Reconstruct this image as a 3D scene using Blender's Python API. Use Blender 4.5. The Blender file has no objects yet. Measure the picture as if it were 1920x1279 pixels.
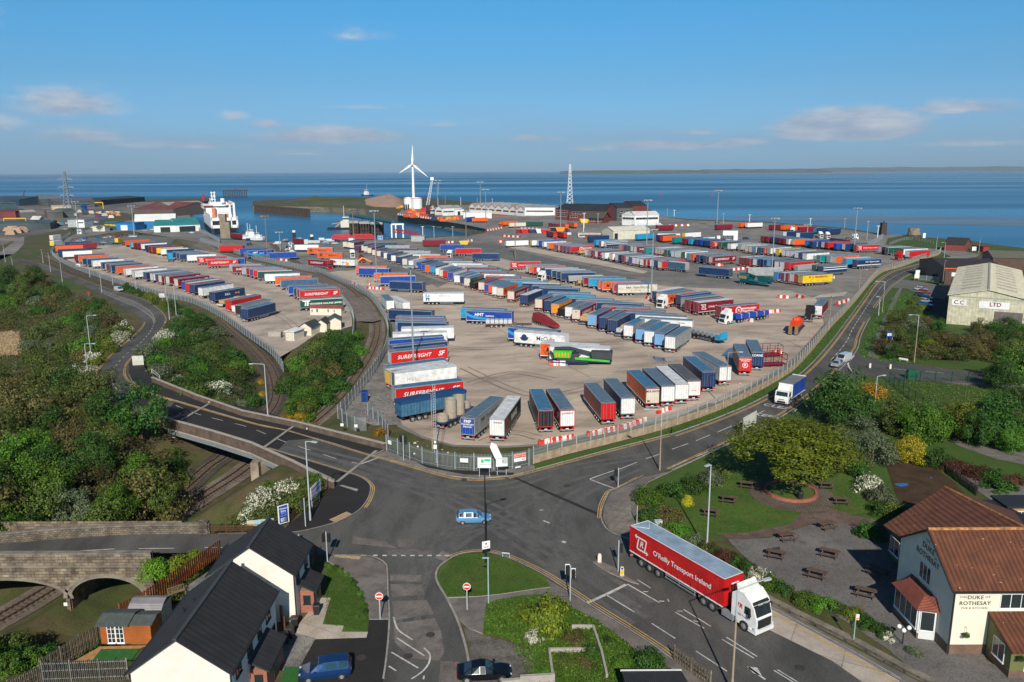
import bpy,bmesh,math as mt,random
import numpy as np
eN=enumerate
rg_=range
from mathutils import Vector as Vc,Matrix
from mathutils.geometry import tessellate_polygon
rnd=random.Random(7)
S=bpy.context.scene
def Q_(s):return[tuple(map(float,p.split(',')))for p in s.split()]
def D(s,v):s.default_value=v
def K(t,a,b):t.links.new(a,b)
COL=S.collection
R=mt.radians
# ---- camera, sky, sun, exposure ----
FPX,CX,CY,HC=1493,960,639.5,41.5
PITCH=mt.atan((CY-321.5)/FPX);ROLL=R(.27)
def rY(x,y):
 u,v=x-CX,y-CY
 u2=u*mt.cos(ROLL)-v*mt.sin(ROLL);v2=u*mt.sin(ROLL)+v*mt.cos(ROLL)
 return Vc((u2,FPX*mt.cos(PITCH)-v2*mt.sin(PITCH),-FPX*mt.sin(PITCH)-v2*mt.cos(PITCH)))
cam=bpy.data.objects.new('camera',bpy.data.cameras.new('camera'));COL.objects.link(cam)
cam.data.lens=FPX/1920*36;cam.data.sensor_width=36;cam.data.clip_end=120000;cam.data.clip_start=.5
_b=-rY(CX,CY).normalized()
_r=(rY(CX+100,CY)-rY(CX,CY)).normalized();_u=_b.cross(_r).normalized()
cam.matrix_world=Matrix(((_r.x,_u.x,_b.x,0),(_r.y,_u.y,_b.y,0),(_r.z,_u.z,_b.z,HC),(0,0,0,1)))
S.camera=cam
SUN_EL,SUN_AZ=R(33),R(-1.5)
W=bpy.data.worlds.new("World");S.world=W;W.use_nodes=True
nt=W.node_tree;nt.nodes.clear()
def N(t,tree=None,**k):
 n=(tree or nt).nodes.new(t)
 for a,b in k.items():
  if a.startswith('i_'):
   n.inputs[a[2:].replace('_',' ')].default_value=b
  else:setattr(n,a,b)
 return n
sky=N('ShaderNodeTexSky',sky_type='NISHITA',sun_disc=False,sun_elevation=SUN_EL,sun_rotation=mt.pi+SUN_AZ,altitude=20,air_density=1,dust_density=.6,ozone_density=2.2)
bgn=N('ShaderNodeBackground');D(bgn.inputs['Strength'],.075)
out=N('ShaderNodeOutputWorld')
hsv=N('ShaderNodeHueSaturation');D(hsv.inputs['Saturation'],1);D(hsv.inputs['Value'],1)
tint=N('ShaderNodeMix',data_type='RGBA',blend_type='MULTIPLY');D(tint.inputs[0],1)
K(nt,sky.outputs[0],hsv.inputs['Color'])
geo=N('ShaderNodeNewGeometry');sep=N('ShaderNodeSeparateXYZ');tc=N('ShaderNodeTexCoord')
K(nt,tc.outputs['Generated'],sep.inputs[0])
def M(op,a,b=None,c=None,tree=None,clamp=False):
 t=tree or nt
 n=t.nodes.new('ShaderNodeMath');n.operation=op;n.use_clamp=clamp
 for i,v in eN((a,b,c)):
  if v is None:continue
  if isinstance(v,(int,float)):D(n.inputs[i],v)
  else:K(t,v,n.inputs[i])
 return n.outputs[0]
az=M('ARCTAN2',sep.outputs[0],sep.outputs[1]);el=M('ARCSINE',sep.outputs[2])
cv=N('ShaderNodeCombineXYZ');K(nt,M('MULTIPLY',az,9),cv.inputs[0]);K(nt,M('MULTIPLY',el,30),cv.inputs[1])
nz=N('ShaderNodeTexNoise',noise_dimensions='3D');D(nz.inputs['Scale'],2.2);D(nz.inputs['Detail'],8);D(nz.inputs['Roughness'],.62)
K(nt,cv.outputs[0],nz.inputs['Vector'])
cv2=N('ShaderNodeCombineXYZ');K(nt,M('MULTIPLY',az,2.2),cv2.inputs[0]);K(nt,M('MULTIPLY',el,16),cv2.inputs[1])
nz2=N('ShaderNodeTexNoise');D(nz2.inputs['Scale'],1.6);D(nz2.inputs['Detail'],5)
K(nt,cv2.outputs[0],nz2.inputs['Vector'])
def blob(a0,e0,wa,we,flat=2.2):
 dx=M('DIVIDE',M('SUBTRACT',az,R(a0)),R(wa));dy=M('DIVIDE',M('SUBTRACT',el,R(e0)),R(we))
 below=M('LESS_THAN',dy,0);dy2=M('MULTIPLY',dy,M('ADD',1,M('MULTIPLY',below,flat-1)))
 d=M('SQRT',M('ADD',M('MULTIPLY',dx,dx),M('MULTIPLY',dy2,dy2)))
 return M('SUBTRACT',1,d,clamp=True)
blobs=[(22.3,2.5,6.4,2,1.1),(28.5,3.6,5,.9,.62),(29.5,1.5,5,.5,.45),(10.5,1.6,8,.7,.62),(15.5,1.8,3.5,.6,.5),(1.5,2.2,3.5,.5,.5),(12.6,2.5,2.5,.4,.45),(-12.5,2.3,7.5,1.2,.72),(-18.5,3.6,1.6,.8,.4),(-16.5,3.1,2,.6,.55),(-28.2,4,4.4,1.9,.65),(-27.6,2.2,5,1,.5),(-33,8.6,3.6,1.2,.45),(-10.5,8.8,4,1.1,.33),(-22,1.7,8,.6,.45),(-5.5,3.2,6,.5,.28),(-33,2.8,4,1.4,.5),(-10,4.3,5,.4,.32),(5,1.5,3,.4,.4),(-15,1.2,6,.45,.35)]
acc=None
for(a0,e0,wa,we,s)in blobs:
 b_=M('MULTIPLY',blob(a0,e0,wa,we),s)
 acc=b_ if acc is None else M('MAXIMUM',acc,b_)
dens=M('MULTIPLY',M('SUBTRACT',M('ADD',M('MULTIPLY',acc,1.7),M('MULTIPLY',nz.outputs[0],1.7)),1),2.2,clamp=True)
dens=M('MULTIPLY',dens,M('MINIMUM',M('MULTIPLY',acc,3),1),clamp=True)
veil=M('MULTIPLY',M('SUBTRACT',nz2.outputs[0],.44,clamp=True),1.5)
veilband=M('MULTIPLY',M('SUBTRACT',1,M('DIVIDE',M('ABSOLUTE',M('SUBTRACT',el,R(2.2))),R(4.2)),clamp=True),1.5)
veil=M('MULTIPLY',veil,veilband,clamp=True)
lit=M('MULTIPLY',M('SUBTRACT',nz.outputs[0],.30,clamp=True),2,clamp=True)
rmp=N('ShaderNodeValToRGB');K(nt,M('MULTIPLY',el,1.5),rmp.inputs[0]);E_=rmp.color_ramp.elements
for p_,c_ in((0,(.27,.53,1)),(.16,(.18,.47,.70)),(.32,(.12,.55,.77)),(.5,(.12,.40,.60)),(.75,(.10,.22,.32))):
 e_=E_[0]if p_==0 else E_.new(p_);e_.position=p_;e_.color=(*c_,1)
E_[len(E_)-1].color=(.10,.17,.24,1)
K(nt,hsv.outputs[0],tint.inputs[6]);K(nt,rmp.outputs[0],tint.inputs[7]);dbl=N('ShaderNodeVectorMath',operation='SCALE');D(dbl.inputs['Scale'],2);K(nt,tint.outputs[2],dbl.inputs[0])
ccol=N('ShaderNodeMix',data_type='RGBA');K(nt,lit,ccol.inputs[0])
D(ccol.inputs[6],(4,5.6,8,1));D(ccol.inputs[7],(11,11.3,11.8,1))
mxv=N('ShaderNodeMix',data_type='RGBA');K(nt,M('MULTIPLY',veil,.8,clamp=True),mxv.inputs[0])
K(nt,dbl.outputs[0],mxv.inputs[6]);D(mxv.inputs[7],(3.6,5.4,8.2,1))
mxc=N('ShaderNodeMix',data_type='RGBA');K(nt,M('MULTIPLY',dens,M('ADD',.5,M('MULTIPLY',acc,.9)),clamp=True),mxc.inputs[0])
K(nt,mxv.outputs[2],mxc.inputs[6]);K(nt,ccol.outputs[2],mxc.inputs[7])
K(nt,mxc.outputs[2],bgn.inputs['Color']);K(nt,bgn.outputs[0],out.inputs[0])
sun=bpy.data.objects.new('sun',bpy.data.lights.new('sun','SUN'));COL.objects.link(sun)
sun.data.energy=5;sun.data.angle=R(.5);sun.data.color=(1,.93,.82)
sun.rotation_euler=Vc((mt.sin(SUN_AZ)*mt.cos(SUN_EL),mt.cos(SUN_AZ)*mt.cos(SUN_EL),-mt.sin(SUN_EL))).to_track_quat('-Z','Y').to_euler()
S.view_settings.view_transform='Standard';S.view_settings.look='None';S.view_settings.gamma=1;S.view_settings.exposure=0
# ---- projection helpers (pixel of the survey photograph -> ground point) ----
def Tn(x):
 return-2*(1-min(1,max(0,(x+10)/50)))
def P(px,py,z=0):
 d=rY(px,py);t=(HC-z)/-d.z
 return Vc((d.x*t,d.y*t,z))
def PT(px,py,off=0):
 z=-1
 for _ in rg_(8):z=Tn(P(px,py,z+off).x)
 p=P(px,py,z+off);return p
def PY(px,py,y):
 d=rY(px,py);t=y/d.y
 return Vc((d.x*t,y,HC+d.z*t))
def hgt(base,top):
 d=rY(*top);t=base.y/d.y
 return HC+d.z*t-base.z
# ---- materials ----
MATS={}
def mat(name,col,rough=.7,metal=0,var=.12,vs=.6,bump=0,bs=20,col2=None,spec=.5,fac=(.35,.65),detail=4,island=0,coat=0,streak=None):
 if name in MATS:return MATS[name]
 m=bpy.data.materials.new(name);m.use_nodes=True;t=m.node_tree;b=t.nodes['Principled BSDF']
 D(b.inputs['Roughness'],rough);D(b.inputs['Metallic'],metal);D(b.inputs['Specular IOR Level'],spec)
 if coat:D(b.inputs['Coat Weight'],coat);D(b.inputs['Coat Roughness'],.05)
 g=N('ShaderNodeNewGeometry',t);v=g.outputs['Position']
 if streak:
  mp=N('ShaderNodeMapping',t);D(mp.inputs['Scale'],streak);K(t,v,mp.inputs[0]);v=mp.outputs[0]
 n=N('ShaderNodeTexNoise',t);D(n.inputs['Scale'],vs);D(n.inputs['Detail'],detail);D(n.inputs['Roughness'],.65)
 K(t,v,n.inputs['Vector'])
 mr=N('ShaderNodeMapRange',t);D(mr.inputs[1],fac[0]);D(mr.inputs[2],fac[1]);K(t,n.outputs[0],mr.inputs[0])
 mx=N('ShaderNodeMix',t,data_type='RGBA');K(t,mr.outputs[0],mx.inputs[0])
 c2=col2 or tuple(min(1,c*(1+var))for c in col)
 c1=col if col2 else tuple(c*(1-var)for c in col)
 D(mx.inputs[6],(*c1,1));D(mx.inputs[7],(*c2,1))
 o=mx.outputs[2]
 if island:
  hv=N('ShaderNodeHueSaturation',t);K(t,o,hv.inputs['Color'])
  r1=N('ShaderNodeMapRange',t);K(t,g.outputs['Random Per Island'],r1.inputs[0]);D(r1.inputs[3],1-island);D(r1.inputs[4],1+island)
  oi=N('ShaderNodeObjectInfo',t);r2=N('ShaderNodeMapRange',t);K(t,oi.outputs['Random'],r2.inputs[0]);D(r2.inputs[3],.72);D(r2.inputs[4],1.3)
  K(t,M('MULTIPLY',r1.outputs[0],r2.outputs[0],tree=t),hv.inputs['Value'])
  r3=N('ShaderNodeMapRange',t);K(t,oi.outputs['Random'],r3.inputs[0]);D(r3.inputs[3],.485);D(r3.inputs[4],.515);K(t,r3.outputs[0],hv.inputs['Hue'])
  o=hv.outputs[0]
 K(t,o,b.inputs['Base Color'])
 if bump:
  n2=N('ShaderNodeTexNoise',t);D(n2.inputs['Scale'],bs);D(n2.inputs['Detail'],3);K(t,g.outputs['Position'],n2.inputs['Vector'])
  bp=N('ShaderNodeBump',t);D(bp.inputs['Strength'],bump);D(bp.inputs['Distance'],.05)
  K(t,n2.outputs[0],bp.inputs['Height']);K(t,bp.outputs[0],b.inputs['Normal'])
 MATS[name]=m;return m
def gM(name,base,dark,light,sB=0,fine=.25,rough=.9,s1=.05,s2=.5,streak=None,joint=.5):
 if name in MATS:return MATS[name]
 m=bpy.data.materials.new(name);m.use_nodes=True;t=m.node_tree;b=t.nodes['Principled BSDF']
 D(b.inputs['Roughness'],rough);D(b.inputs['Specular IOR Level'],.3)
 g=N('ShaderNodeNewGeometry',t);v=g.outputs['Position'];v0=v
 if streak:
  mp=N('ShaderNodeMapping',t);D(mp.inputs['Scale'],streak[:3]);D(mp.inputs['Rotation'],(0,0,streak[3]));K(t,v,mp.inputs[0]);v=mp.outputs[0]
 def nse(sc,vec,det=5,ro=.6):
  n=N('ShaderNodeTexNoise',t);D(n.inputs['Scale'],sc);D(n.inputs['Detail'],det);D(n.inputs['Roughness'],ro);K(t,vec,n.inputs['Vector']);return n.outputs[0]
 def rng(x,a,c_,lo=0,hi=1):
  r_=N('ShaderNodeMapRange',t);D(r_.inputs[1],a);D(r_.inputs[2],c_);D(r_.inputs[3],lo);D(r_.inputs[4],hi);K(t,x,r_.inputs[0]);return r_.outputs[0]
 def mix(f,a,c_):
  x=N('ShaderNodeMix',t,data_type='RGBA');K(t,f,x.inputs[0])
  for i,q in((6,a),(7,c_)):
   if isinstance(q,tuple):D(x.inputs[i],(*q,1))
   else:K(t,q,x.inputs[i])
  return x.outputs[2]
 o=mix(rng(nse(s1,v),.4,.62),base,light)
 o=mix(rng(nse(s2,v,6),.46,.72,0,.8),o,dark)
 f=rng(nse(9,v0,2,.5),.3,.7,1-fine,1+fine)
 x=N('ShaderNodeHueSaturation',t);K(t,o,x.inputs['Color']);K(t,f,x.inputs['Value']);o=x.outputs[0]
 if sB:
  br=N('ShaderNodeTexBrick',t);br.offset=0;D(br.inputs['Scale'],1);D(br.inputs['Brick Width'],sB);D(br.inputs['Row Height'],sB)
  D(br.inputs['Mortar Size'],.05);D(br.inputs['Color1'],(.92,.92,.92,1));D(br.inputs['Color2'],(1.08,1.08,1.08,1));D(br.inputs['Mortar'],(joint,joint,joint,1));D(br.inputs['Bias'],-.2)
  mp=N('ShaderNodeMapping',t);D(mp.inputs['Rotation'],(0,0,.5));K(t,v0,mp.inputs[0]);K(t,mp.outputs[0],br.inputs['Vector'])
  y=N('ShaderNodeMix',t,data_type='RGBA',blend_type='MULTIPLY');D(y.inputs[0],1);K(t,o,y.inputs[6]);K(t,br.outputs[0],y.inputs[7]);o=y.outputs[2]
 K(t,o,b.inputs['Base Color'])
 bp=N('ShaderNodeBump',t);D(bp.inputs['Strength'],.35);D(bp.inputs['Distance'],.03);K(t,nse(14,v0,3),bp.inputs['Height']);K(t,bp.outputs[0],b.inputs['Normal'])
 MATS[name]=m;return m
def bM(name,c1,c2,mortar,w=.45,h=.15,rough=.9,rot=(0,0,0),ms=.012,var=.5):
 if name in MATS:return MATS[name]
 m=bpy.data.materials.new(name);m.use_nodes=True;t=m.node_tree;b=t.nodes['Principled BSDF'];D(b.inputs['Roughness'],rough)
 g=N('ShaderNodeNewGeometry',t);sp=N('ShaderNodeSeparateXYZ',t);K(t,g.outputs['Position'],sp.inputs[0])
 cb=N('ShaderNodeCombineXYZ',t);K(t,M('ADD',sp.outputs[0],sp.outputs[1],tree=t),cb.inputs[0]);K(t,sp.outputs[2],cb.inputs[1])
 br=N('ShaderNodeTexBrick',t);D(br.inputs['Scale'],1);D(br.inputs['Brick Width'],w);D(br.inputs['Row Height'],h);D(br.inputs['Mortar Size'],ms)
 D(br.inputs['Color1'],(*c1,1));D(br.inputs['Color2'],(*c2,1));D(br.inputs['Mortar'],(*mortar,1));K(t,cb.outputs[0],br.inputs['Vector'])
 n=N('ShaderNodeTexNoise',t);D(n.inputs['Scale'],.8);D(n.inputs['Detail'],6);K(t,g.outputs['Position'],n.inputs['Vector'])
 r_=N('ShaderNodeMapRange',t);D(r_.inputs[1],.3);D(r_.inputs[2],.7);D(r_.inputs[3],1-var);D(r_.inputs[4],1+var);K(t,n.outputs[0],r_.inputs[0])
 x=N('ShaderNodeHueSaturation',t);K(t,br.outputs[0],x.inputs['Color']);K(t,r_.outputs[0],x.inputs['Value'])
 K(t,x.outputs[0],b.inputs['Base Color']);MATS[name]=m;return m
def wM(name,c1,c2,scale,axis='X',rough=.6,pf='SAW',dist=0,obj=True,spots=None,metal=0,width=None):
 if name in MATS:return MATS[name]
 m=bpy.data.materials.new(name);m.use_nodes=True;t=m.node_tree;b=t.nodes['Principled BSDF'];D(b.inputs['Roughness'],rough);D(b.inputs['Metallic'],metal)
 g=N('ShaderNodeNewGeometry',t);tcn=N('ShaderNodeTexCoord',t);vec=tcn.outputs['Object']if obj else g.outputs['Position']
 w_=N('ShaderNodeTexWave',t,wave_type='BANDS',bands_direction=axis,wave_profile=pf);D(w_.inputs['Scale'],scale);D(w_.inputs['Distortion'],dist);K(t,vec,w_.inputs['Vector'])
 n=N('ShaderNodeTexNoise',t);D(n.inputs['Scale'],.9);D(n.inputs['Detail'],5);K(t,g.outputs['Position'],n.inputs['Vector'])
 f=w_.outputs[1]
 if width:f=M('LESS_THAN',f,width,tree=t)
 mx=N('ShaderNodeMix',t,data_type='RGBA');K(t,f,mx.inputs[0]);D(mx.inputs[6],(*c1,1));D(mx.inputs[7],(*c2,1))
 r_=N('ShaderNodeMapRange',t);D(r_.inputs[1],.3);D(r_.inputs[2],.7);D(r_.inputs[3],.75);D(r_.inputs[4],1.2);K(t,n.outputs[0],r_.inputs[0])
 x=N('ShaderNodeHueSaturation',t);K(t,mx.outputs[2],x.inputs['Color']);K(t,r_.outputs[0],x.inputs['Value']);o=x.outputs[0]
 if spots:
  n3=N('ShaderNodeTexNoise',t);D(n3.inputs['Scale'],spots[1]);D(n3.inputs['Detail'],2);K(t,g.outputs['Position'],n3.inputs['Vector'])
  y=N('ShaderNodeMix',t,data_type='RGBA');K(t,M('GREATER_THAN',n3.outputs[0],spots[2],tree=t),y.inputs[0]);K(t,o,y.inputs[6]);D(y.inputs[7],(*spots[0],1));o=y.outputs[2]
 K(t,o,b.inputs['Base Color'])
 bp=N('ShaderNodeBump',t);D(bp.inputs['Strength'],.5);D(bp.inputs['Distance'],.04);K(t,w_.outputs[1],bp.inputs['Height']);K(t,bp.outputs[0],b.inputs['Normal'])
 MATS[name]=m;return m
PAL={'R':('maroon',(.20,.008,.018)),'r':('bright red',(.52,.012,.012)),'B':('navy',(.010,.035,.11)),'b':('royal blue',(.010,.055,.33)),'c':('light blue',(.02,.28,.50)),'W':('white',(.74,.74,.72)),'w':('cream',(.62,.57,.47)),'O':('orange',(.72,.10,.008)),'g':('dark green',(.008,.07,.045)),'l':('lime green',(.18,.5,.06)),'t':('teal',(.0,.22,.23)),'Y':('yellow',(.78,.48,.01)),'K':('black',(.015,.015,.018)),'N':('grey',(.33,.34,.34)),'S':('slate blue',(.045,.11,.19)),'A':('amber',(.75,.28,.01)),'V':('violet',(.12,.03,.16)),'P':('pale blue',(.16,.36,.62))}
def pN(c,rough=.42):return mat('paint_'+PAL[c][0].replace(' ','_'),PAL[c][1],rough,var=.1,vs=1.3,spec=.4)
tyre=mat('tyre_rubber',(.018,.018,.018),.85);rimm=mat('wheel_rim',(.45,.45,.44),.4,.6);sT=mat('galvanised_steel',(.33,.37,.39),.5,.4,vs=3)
dM=mat('dark_steel',(.03,.03,.035),.6,.3);wP=mat('white_paint',(.78,.78,.76),.5);gL=mat('dark_glass',(.02,.03,.035),.06,spec=.9)
rL_=mat('red_lens',(.5,.01,.01),.3);amberl=mat('amber_lens',(.8,.3,.02),.3);concm=mat('concrete',(.34,.31,.27),.9,var=.2,vs=1.5,bump=.4)
bK=mat('black_plastic',(.02,.02,.022),.5);woodm=mat('weathered_wood',(.20,.13,.085),.85,var=.3,vs=2)
# ---- mesh builder and object helpers ----
class MB:
 def __init__(s):s.v,s.f,s.m=[],[],[]
 def add(s,vs,fs,mi=0):
  o=len(s.v);s.v+=[tuple(v)for v in vs];s.f+=[tuple(i+o for i in f)for f in fs];s.m+=[mi]*len(fs);return s
 def bx(s,x0,x1,y0,y1,z0,z1,mi=0):
  return s.add([(x0,y0,z0),(x1,y0,z0),(x1,y1,z0),(x0,y1,z0),(x0,y0,z1),(x1,y0,z1),(x1,y1,z1),(x0,y1,z1)],[(0,3,2,1),(4,5,6,7),(0,1,5,4),(1,2,6,5),(2,3,7,6),(3,0,4,7)],mi)
 def be(s,a,b,w,h=None,mi=0):
  a,b=Vc(a),Vc(b);h=h or w;d=(b-a).normalized()
  sd=d.cross(Vc((0,0,1)));
  if sd.length<1e-4:sd=Vc((1,0,0))
  sd.normalize();up=sd.cross(d);vs=[]
  for q in(a,b):
   for(i,j)in((-1,-1),(1,-1),(1,1),(-1,1)):vs.append(q+sd*i*w/2+up*j*h/2)
  return s.add(vs,[(0,1,2,3),(7,6,5,4),(0,4,5,1),(1,5,6,2),(2,6,7,3),(3,7,4,0)],mi)
 def cyl(s,a,b,r0,r1=None,n=10,mi=0,cap=True):
  a,b=Vc(a),Vc(b);r1=r0 if r1 is None else r1;d=(b-a).normalized()
  sd=d.cross(Vc((0,0,1)));
  if sd.length<1e-4:sd=Vc((1,0,0))
  sd.normalize();up=sd.cross(d);vs=[]
  for q,r_ in((a,r0),(b,r1)):
   for i in rg_(n):
    t=2*mt.pi*i/n;vs.append(q+sd*r_*mt.cos(t)+up*r_*mt.sin(t))
  fs=[(i,(i+1)%n,n+(i+1)%n,n+i)for i in rg_(n)]
  if cap:fs+=[tuple(rg_(n))[::-1],tuple(rg_(n,2*n))]
  return s.add(vs,fs,mi)
 def tube(s,pts,r,n=7,mi=0):
  for a,b in zip(pts,pts[1:]):s.cyl(a,b,r,r,n,mi)
  return s
 def ps(s,pts,z0,z1,mi=0,mt=None):
  n=len(pts);o=[(p[0],p[1],z0)for p in pts]+[(p[0],p[1],z1)for p in pts]
  s.add(o,[(i,(i+1)%n,n+(i+1)%n,n+i)for i in rg_(n)],mi)
  tr=tessellate_polygon([[Vc((p[0],p[1],0))for p in pts]])
  return s.add([(p[0],p[1],z1)for p in pts],[orient(pts,t)for t in tr],mi if mt is None else mt)
 def pf(s,pts,y0,y1,mi=0):
  n=len(pts);o=[(p[0],y0,p[1])for p in pts]+[(p[0],y1,p[1])for p in pts]
  s.add(o,[(i,(i+1)%n,n+(i+1)%n,n+i)for i in rg_(n)],mi)
  tr=tessellate_polygon([[Vc((p[0],p[1],0))for p in pts]])
  s.add([(p[0],y0,p[1])for p in pts],[tuple(t)for t in tr],mi)
  return s.add([(p[0],y1,p[1])for p in pts],[tuple(t)for t in tr],mi)
 def quad(s,a,b,c,d,mi=0):return s.add([a,b,c,d],[(0,1,2,3)],mi)
 def sp_(s,c,r,mi=0,n=10,k=6,sz=1):
  vs=[(c[0],c[1],c[2]+r*sz)];fs=[]
  for j in rg_(1,k):
   for i in rg_(n):
    a=mt.pi*j/k;t=2*mt.pi*i/n;vs.append((c[0]+r*mt.sin(a)*mt.cos(t),c[1]+r*mt.sin(a)*mt.sin(t),c[2]+r*sz*mt.cos(a)))
  vs.append((c[0],c[1],c[2]-r*sz))
  for i in rg_(n):fs.append((0,1+i,1+(i+1)%n))
  for j in rg_(k-2):
   for i in rg_(n):
    a=1+j*n+i;b_=1+j*n+(i+1)%n;fs.append((a,a+n,b_+n,b_))
  l=len(vs)-1;q=1+(k-2)*n
  for i in rg_(n):fs.append((l,q+(i+1)%n,q+i))
  return s.add(vs,fs,mi)
 def wheel(s,x,y,r,w,side,z=None,mi=0,mr=1):
  z=r if z is None else z
  s.cyl((x,y-w/2,z),(x,y+w/2,z),r,r,14,mi)
  yo=y+side*(w/2+.005)
  s.cyl((x,yo-side*.02,z),(x,yo,z),r*.6,r*.55,12,mr);s.cyl((x,yo,z),(x,yo+side*.05,z),r*.2,r*.18,8,mr)
  return s
 def mesh(s,name,mats,smooth=False):
  me=bpy.data.meshes.new(name);me.from_pydata(s.v,[],s.f)
  for m in(mats if isinstance(mats,(list,tuple))else[mats]):me.materials.append(m)
  me.polygons.foreach_set('material_index',s.m)
  if smooth:me.polygons.foreach_set('use_smooth',[True]*len(s.f))
  me.update();return me
 def bd(s,name,mats,parent=None,smooth=False,**k):return pL(name,s.mesh(name,mats,smooth),parent,**k)
def orient(pts,t):
 a,b,c=(pts[i]for i in t)
 return tuple(t)if(b[0]-a[0])*(c[1]-a[1])-(b[1]-a[1])*(c[0]-a[0])>0 else tuple(t)[::-1]
def pL(name,me,parent=None,loc=None,rz=None,label=None,cat=None,group=None,kind=None,scale=None):
 o=bpy.data.objects.new(name,me);COL.objects.link(o)
 if parent is not None:o.parent=parent
 if loc is not None:o.location=loc
 if rz is not None:o.rotation_euler=(0,0,rz)
 if scale is not None:o.scale=scale
 return tag(o,label,cat,group,kind)
def tag(o,label=None,cat=None,group=None,kind=None):
 for k,v in(('label',label),('category',cat),('group',group),('kind',kind)):
  if v:o[k]=v
 return o
def tG(name,label,cat,loc=(0,0,0),rz=0,group=None):return pL(name,None,None,loc,rz,label,cat,group)
def copy_tree(o,parent=None):
 c=o.copy();COL.objects.link(c);c.parent=parent
 for ch in list(KIDS.get(o.name,[]))or list(o.children):copy_tree(ch,c)
 return c
KIDS={}
def crom(pts,n=4):
 pts=[Vc(p)for p in pts];o=[]
 for i in rg_(len(pts)-1):
  p0,p1,p2,p3=pts[max(0,i-1)],pts[i],pts[i+1],pts[min(len(pts)-1,i+2)]
  for j in rg_(n):
   t=j/n;o.append(.5*((2*p1)+(p2-p0)*t+(2*p0-5*p1+4*p2-p3)*t*t+(3*p1-p0-3*p2+p3)*t**3))
 o.append(pts[-1]);return o
def rS2(pts,step):
 o=[pts[0].copy()];rest=step
 for a,b in zip(pts,pts[1:]):
  L=(b-a).length;d=rest
  while d<=L:o.append(a.lerp(b,d/L));d+=step
  rest=d-L
 return o
def offs(pts,d):
 o=[]
 for i,p in eN(pts):
  t=(pts[min(i+1,len(pts)-1)]-pts[max(i-1,0)]);t.z=0;t.normalize();o.append(p+Vc((-t.y,t.x,0))*d)
 return o
def rB(a,b,mb,mi=0,dz=0):
 for i in rg_(len(a)-1):
  q=[a[i],b[i],b[i+1],a[i+1]];q=[Vc((v.x,v.y,v.z+dz))for v in q]
  nrm=(q[1]-q[0]).cross(q[2]-q[0])
  if nrm.z<0:q=q[::-1]
  mb.quad(*q,mi)
def sR(name,mb,m,**k):return mb.bd(name,m,kind='structure',**k)
def text_mesh(txt,size=1,shear=0,bold=0,key={},sp=1):
 k=(txt,size,shear,bold)
 cu=bpy.data.curves.new('lettering','FONT');cu.body=txt;cu.size=size;cu.shear=shear;cu.offset=bold*size;cu.extrude=0;cu.align_x='CENTER';cu.align_y='CENTER';cu.resolution_u=3;cu.space_character=sp
 o=bpy.data.objects.new('lettering',cu);me=bpy.data.meshes.new_from_object(o);bpy.data.objects.remove(o);bpy.data.curves.remove(cu)
 return[tuple(v.co)for v in me.vertices],[tuple(p.vertices)for p in me.polygons]
TX={}
def pX(mb,txt,size,org,right,up,mi=0,shear=0,bold=.015,off=.012,sp=1):
 k=(txt,shear,bold,sp)
 if k not in TX:TX[k]=text_mesh(txt,1,shear,bold,sp=sp)
 vs,fs=TX[k];right,up,org=Vc(right),Vc(up),Vc(org);nn=right.cross(up)*off
 mb.add([org+right*v[0]*size+up*v[1]*size+nn for v in vs],fs,mi)
# ---- ground, roads, water ----
m1=gM('grass',(.040,.085,.012),(.075,.095,.028),(.055,.11,.015),fine=.35,s1=.12,s2=.6)
m_lawn=gM('mown_lawn',(.050,.105,.012),(.10,.115,.03),(.075,.135,.018),fine=.3,s1=.2,s2=.35)
m_rough=gM('rough_ground',(.12,.092,.045),(.045,.04,.018),(.065,.085,.022),fine=.4,s1=.08,s2=.4)
m_asph=gM('asphalt',(.072,.071,.068),(.048,.047,.046),(.118,.115,.108),fine=.25,s1=.09,s2=.4,streak=(1,.35,1,.6))
m2_=gM('fresh_asphalt',(.022,.021,.021),(.03,.028,.027),(.032,.03,.029),fine=.25)
m3=gM('worn_tarmac',(.15,.132,.118),(.085,.076,.07),(.20,.18,.165),fine=.25,s1=.3,s2=.7)
m_pave=gM('footway',(.19,.165,.14),(.10,.088,.076),(.27,.245,.21),sB=.9,fine=.2,s1=.3,s2=.6,joint=.7)
m_port=gM('port_asphalt',(.19,.18,.168),(.10,.095,.09),(.27,.25,.225),fine=.2,s1=.02,s2=.12)
m_conc=gM('yard_concrete',(.45,.37,.30),(.20,.165,.135),(.56,.46,.37),sB=7.5,fine=.16,s1=.03,s2=.11,joint=.72,streak=(.6,1.6,1,.15))
m_lane=gM('dark_lane',(.135,.14,.132),(.10,.10,.095),(.17,.17,.16),fine=.15,s1=.03,s2=.2)
m_pale=gM('pale_concrete',(.46,.40,.33),(.33,.28,.23),(.54,.475,.40),sB=5,fine=.15,s1=.06,s2=.4,joint=.75)
m_ball=gM('ballast',(.15,.12,.10),(.07,.055,.047),(.22,.185,.16),fine=.5,s1=.1,s2=.8)
m_soil=gM('stained_soil',(.055,.033,.018),(.022,.014,.01),(.075,.045,.022),fine=.35,s1=.15,s2=.5)
m_gravel=gM('grey_gravel',(.17,.16,.15),(.08,.075,.07),(.27,.255,.235),fine=.5,s1=.2,s2=1.5)
m_reed=gM('dry_reeds',(.36,.26,.14),(.2,.14,.07),(.42,.31,.18),fine=.35,s1=.2,s2=1)
m_white=gM('road_white',(.52,.51,.47),(.2,.195,.18),(.62,.61,.57),fine=.12,s1=.5,s2=1.5)
m_yell=gM('road_yellow',(.50,.31,.10),(.25,.18,.09),(.58,.38,.14),fine=.12,s1=.5,s2=1.5)
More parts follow.
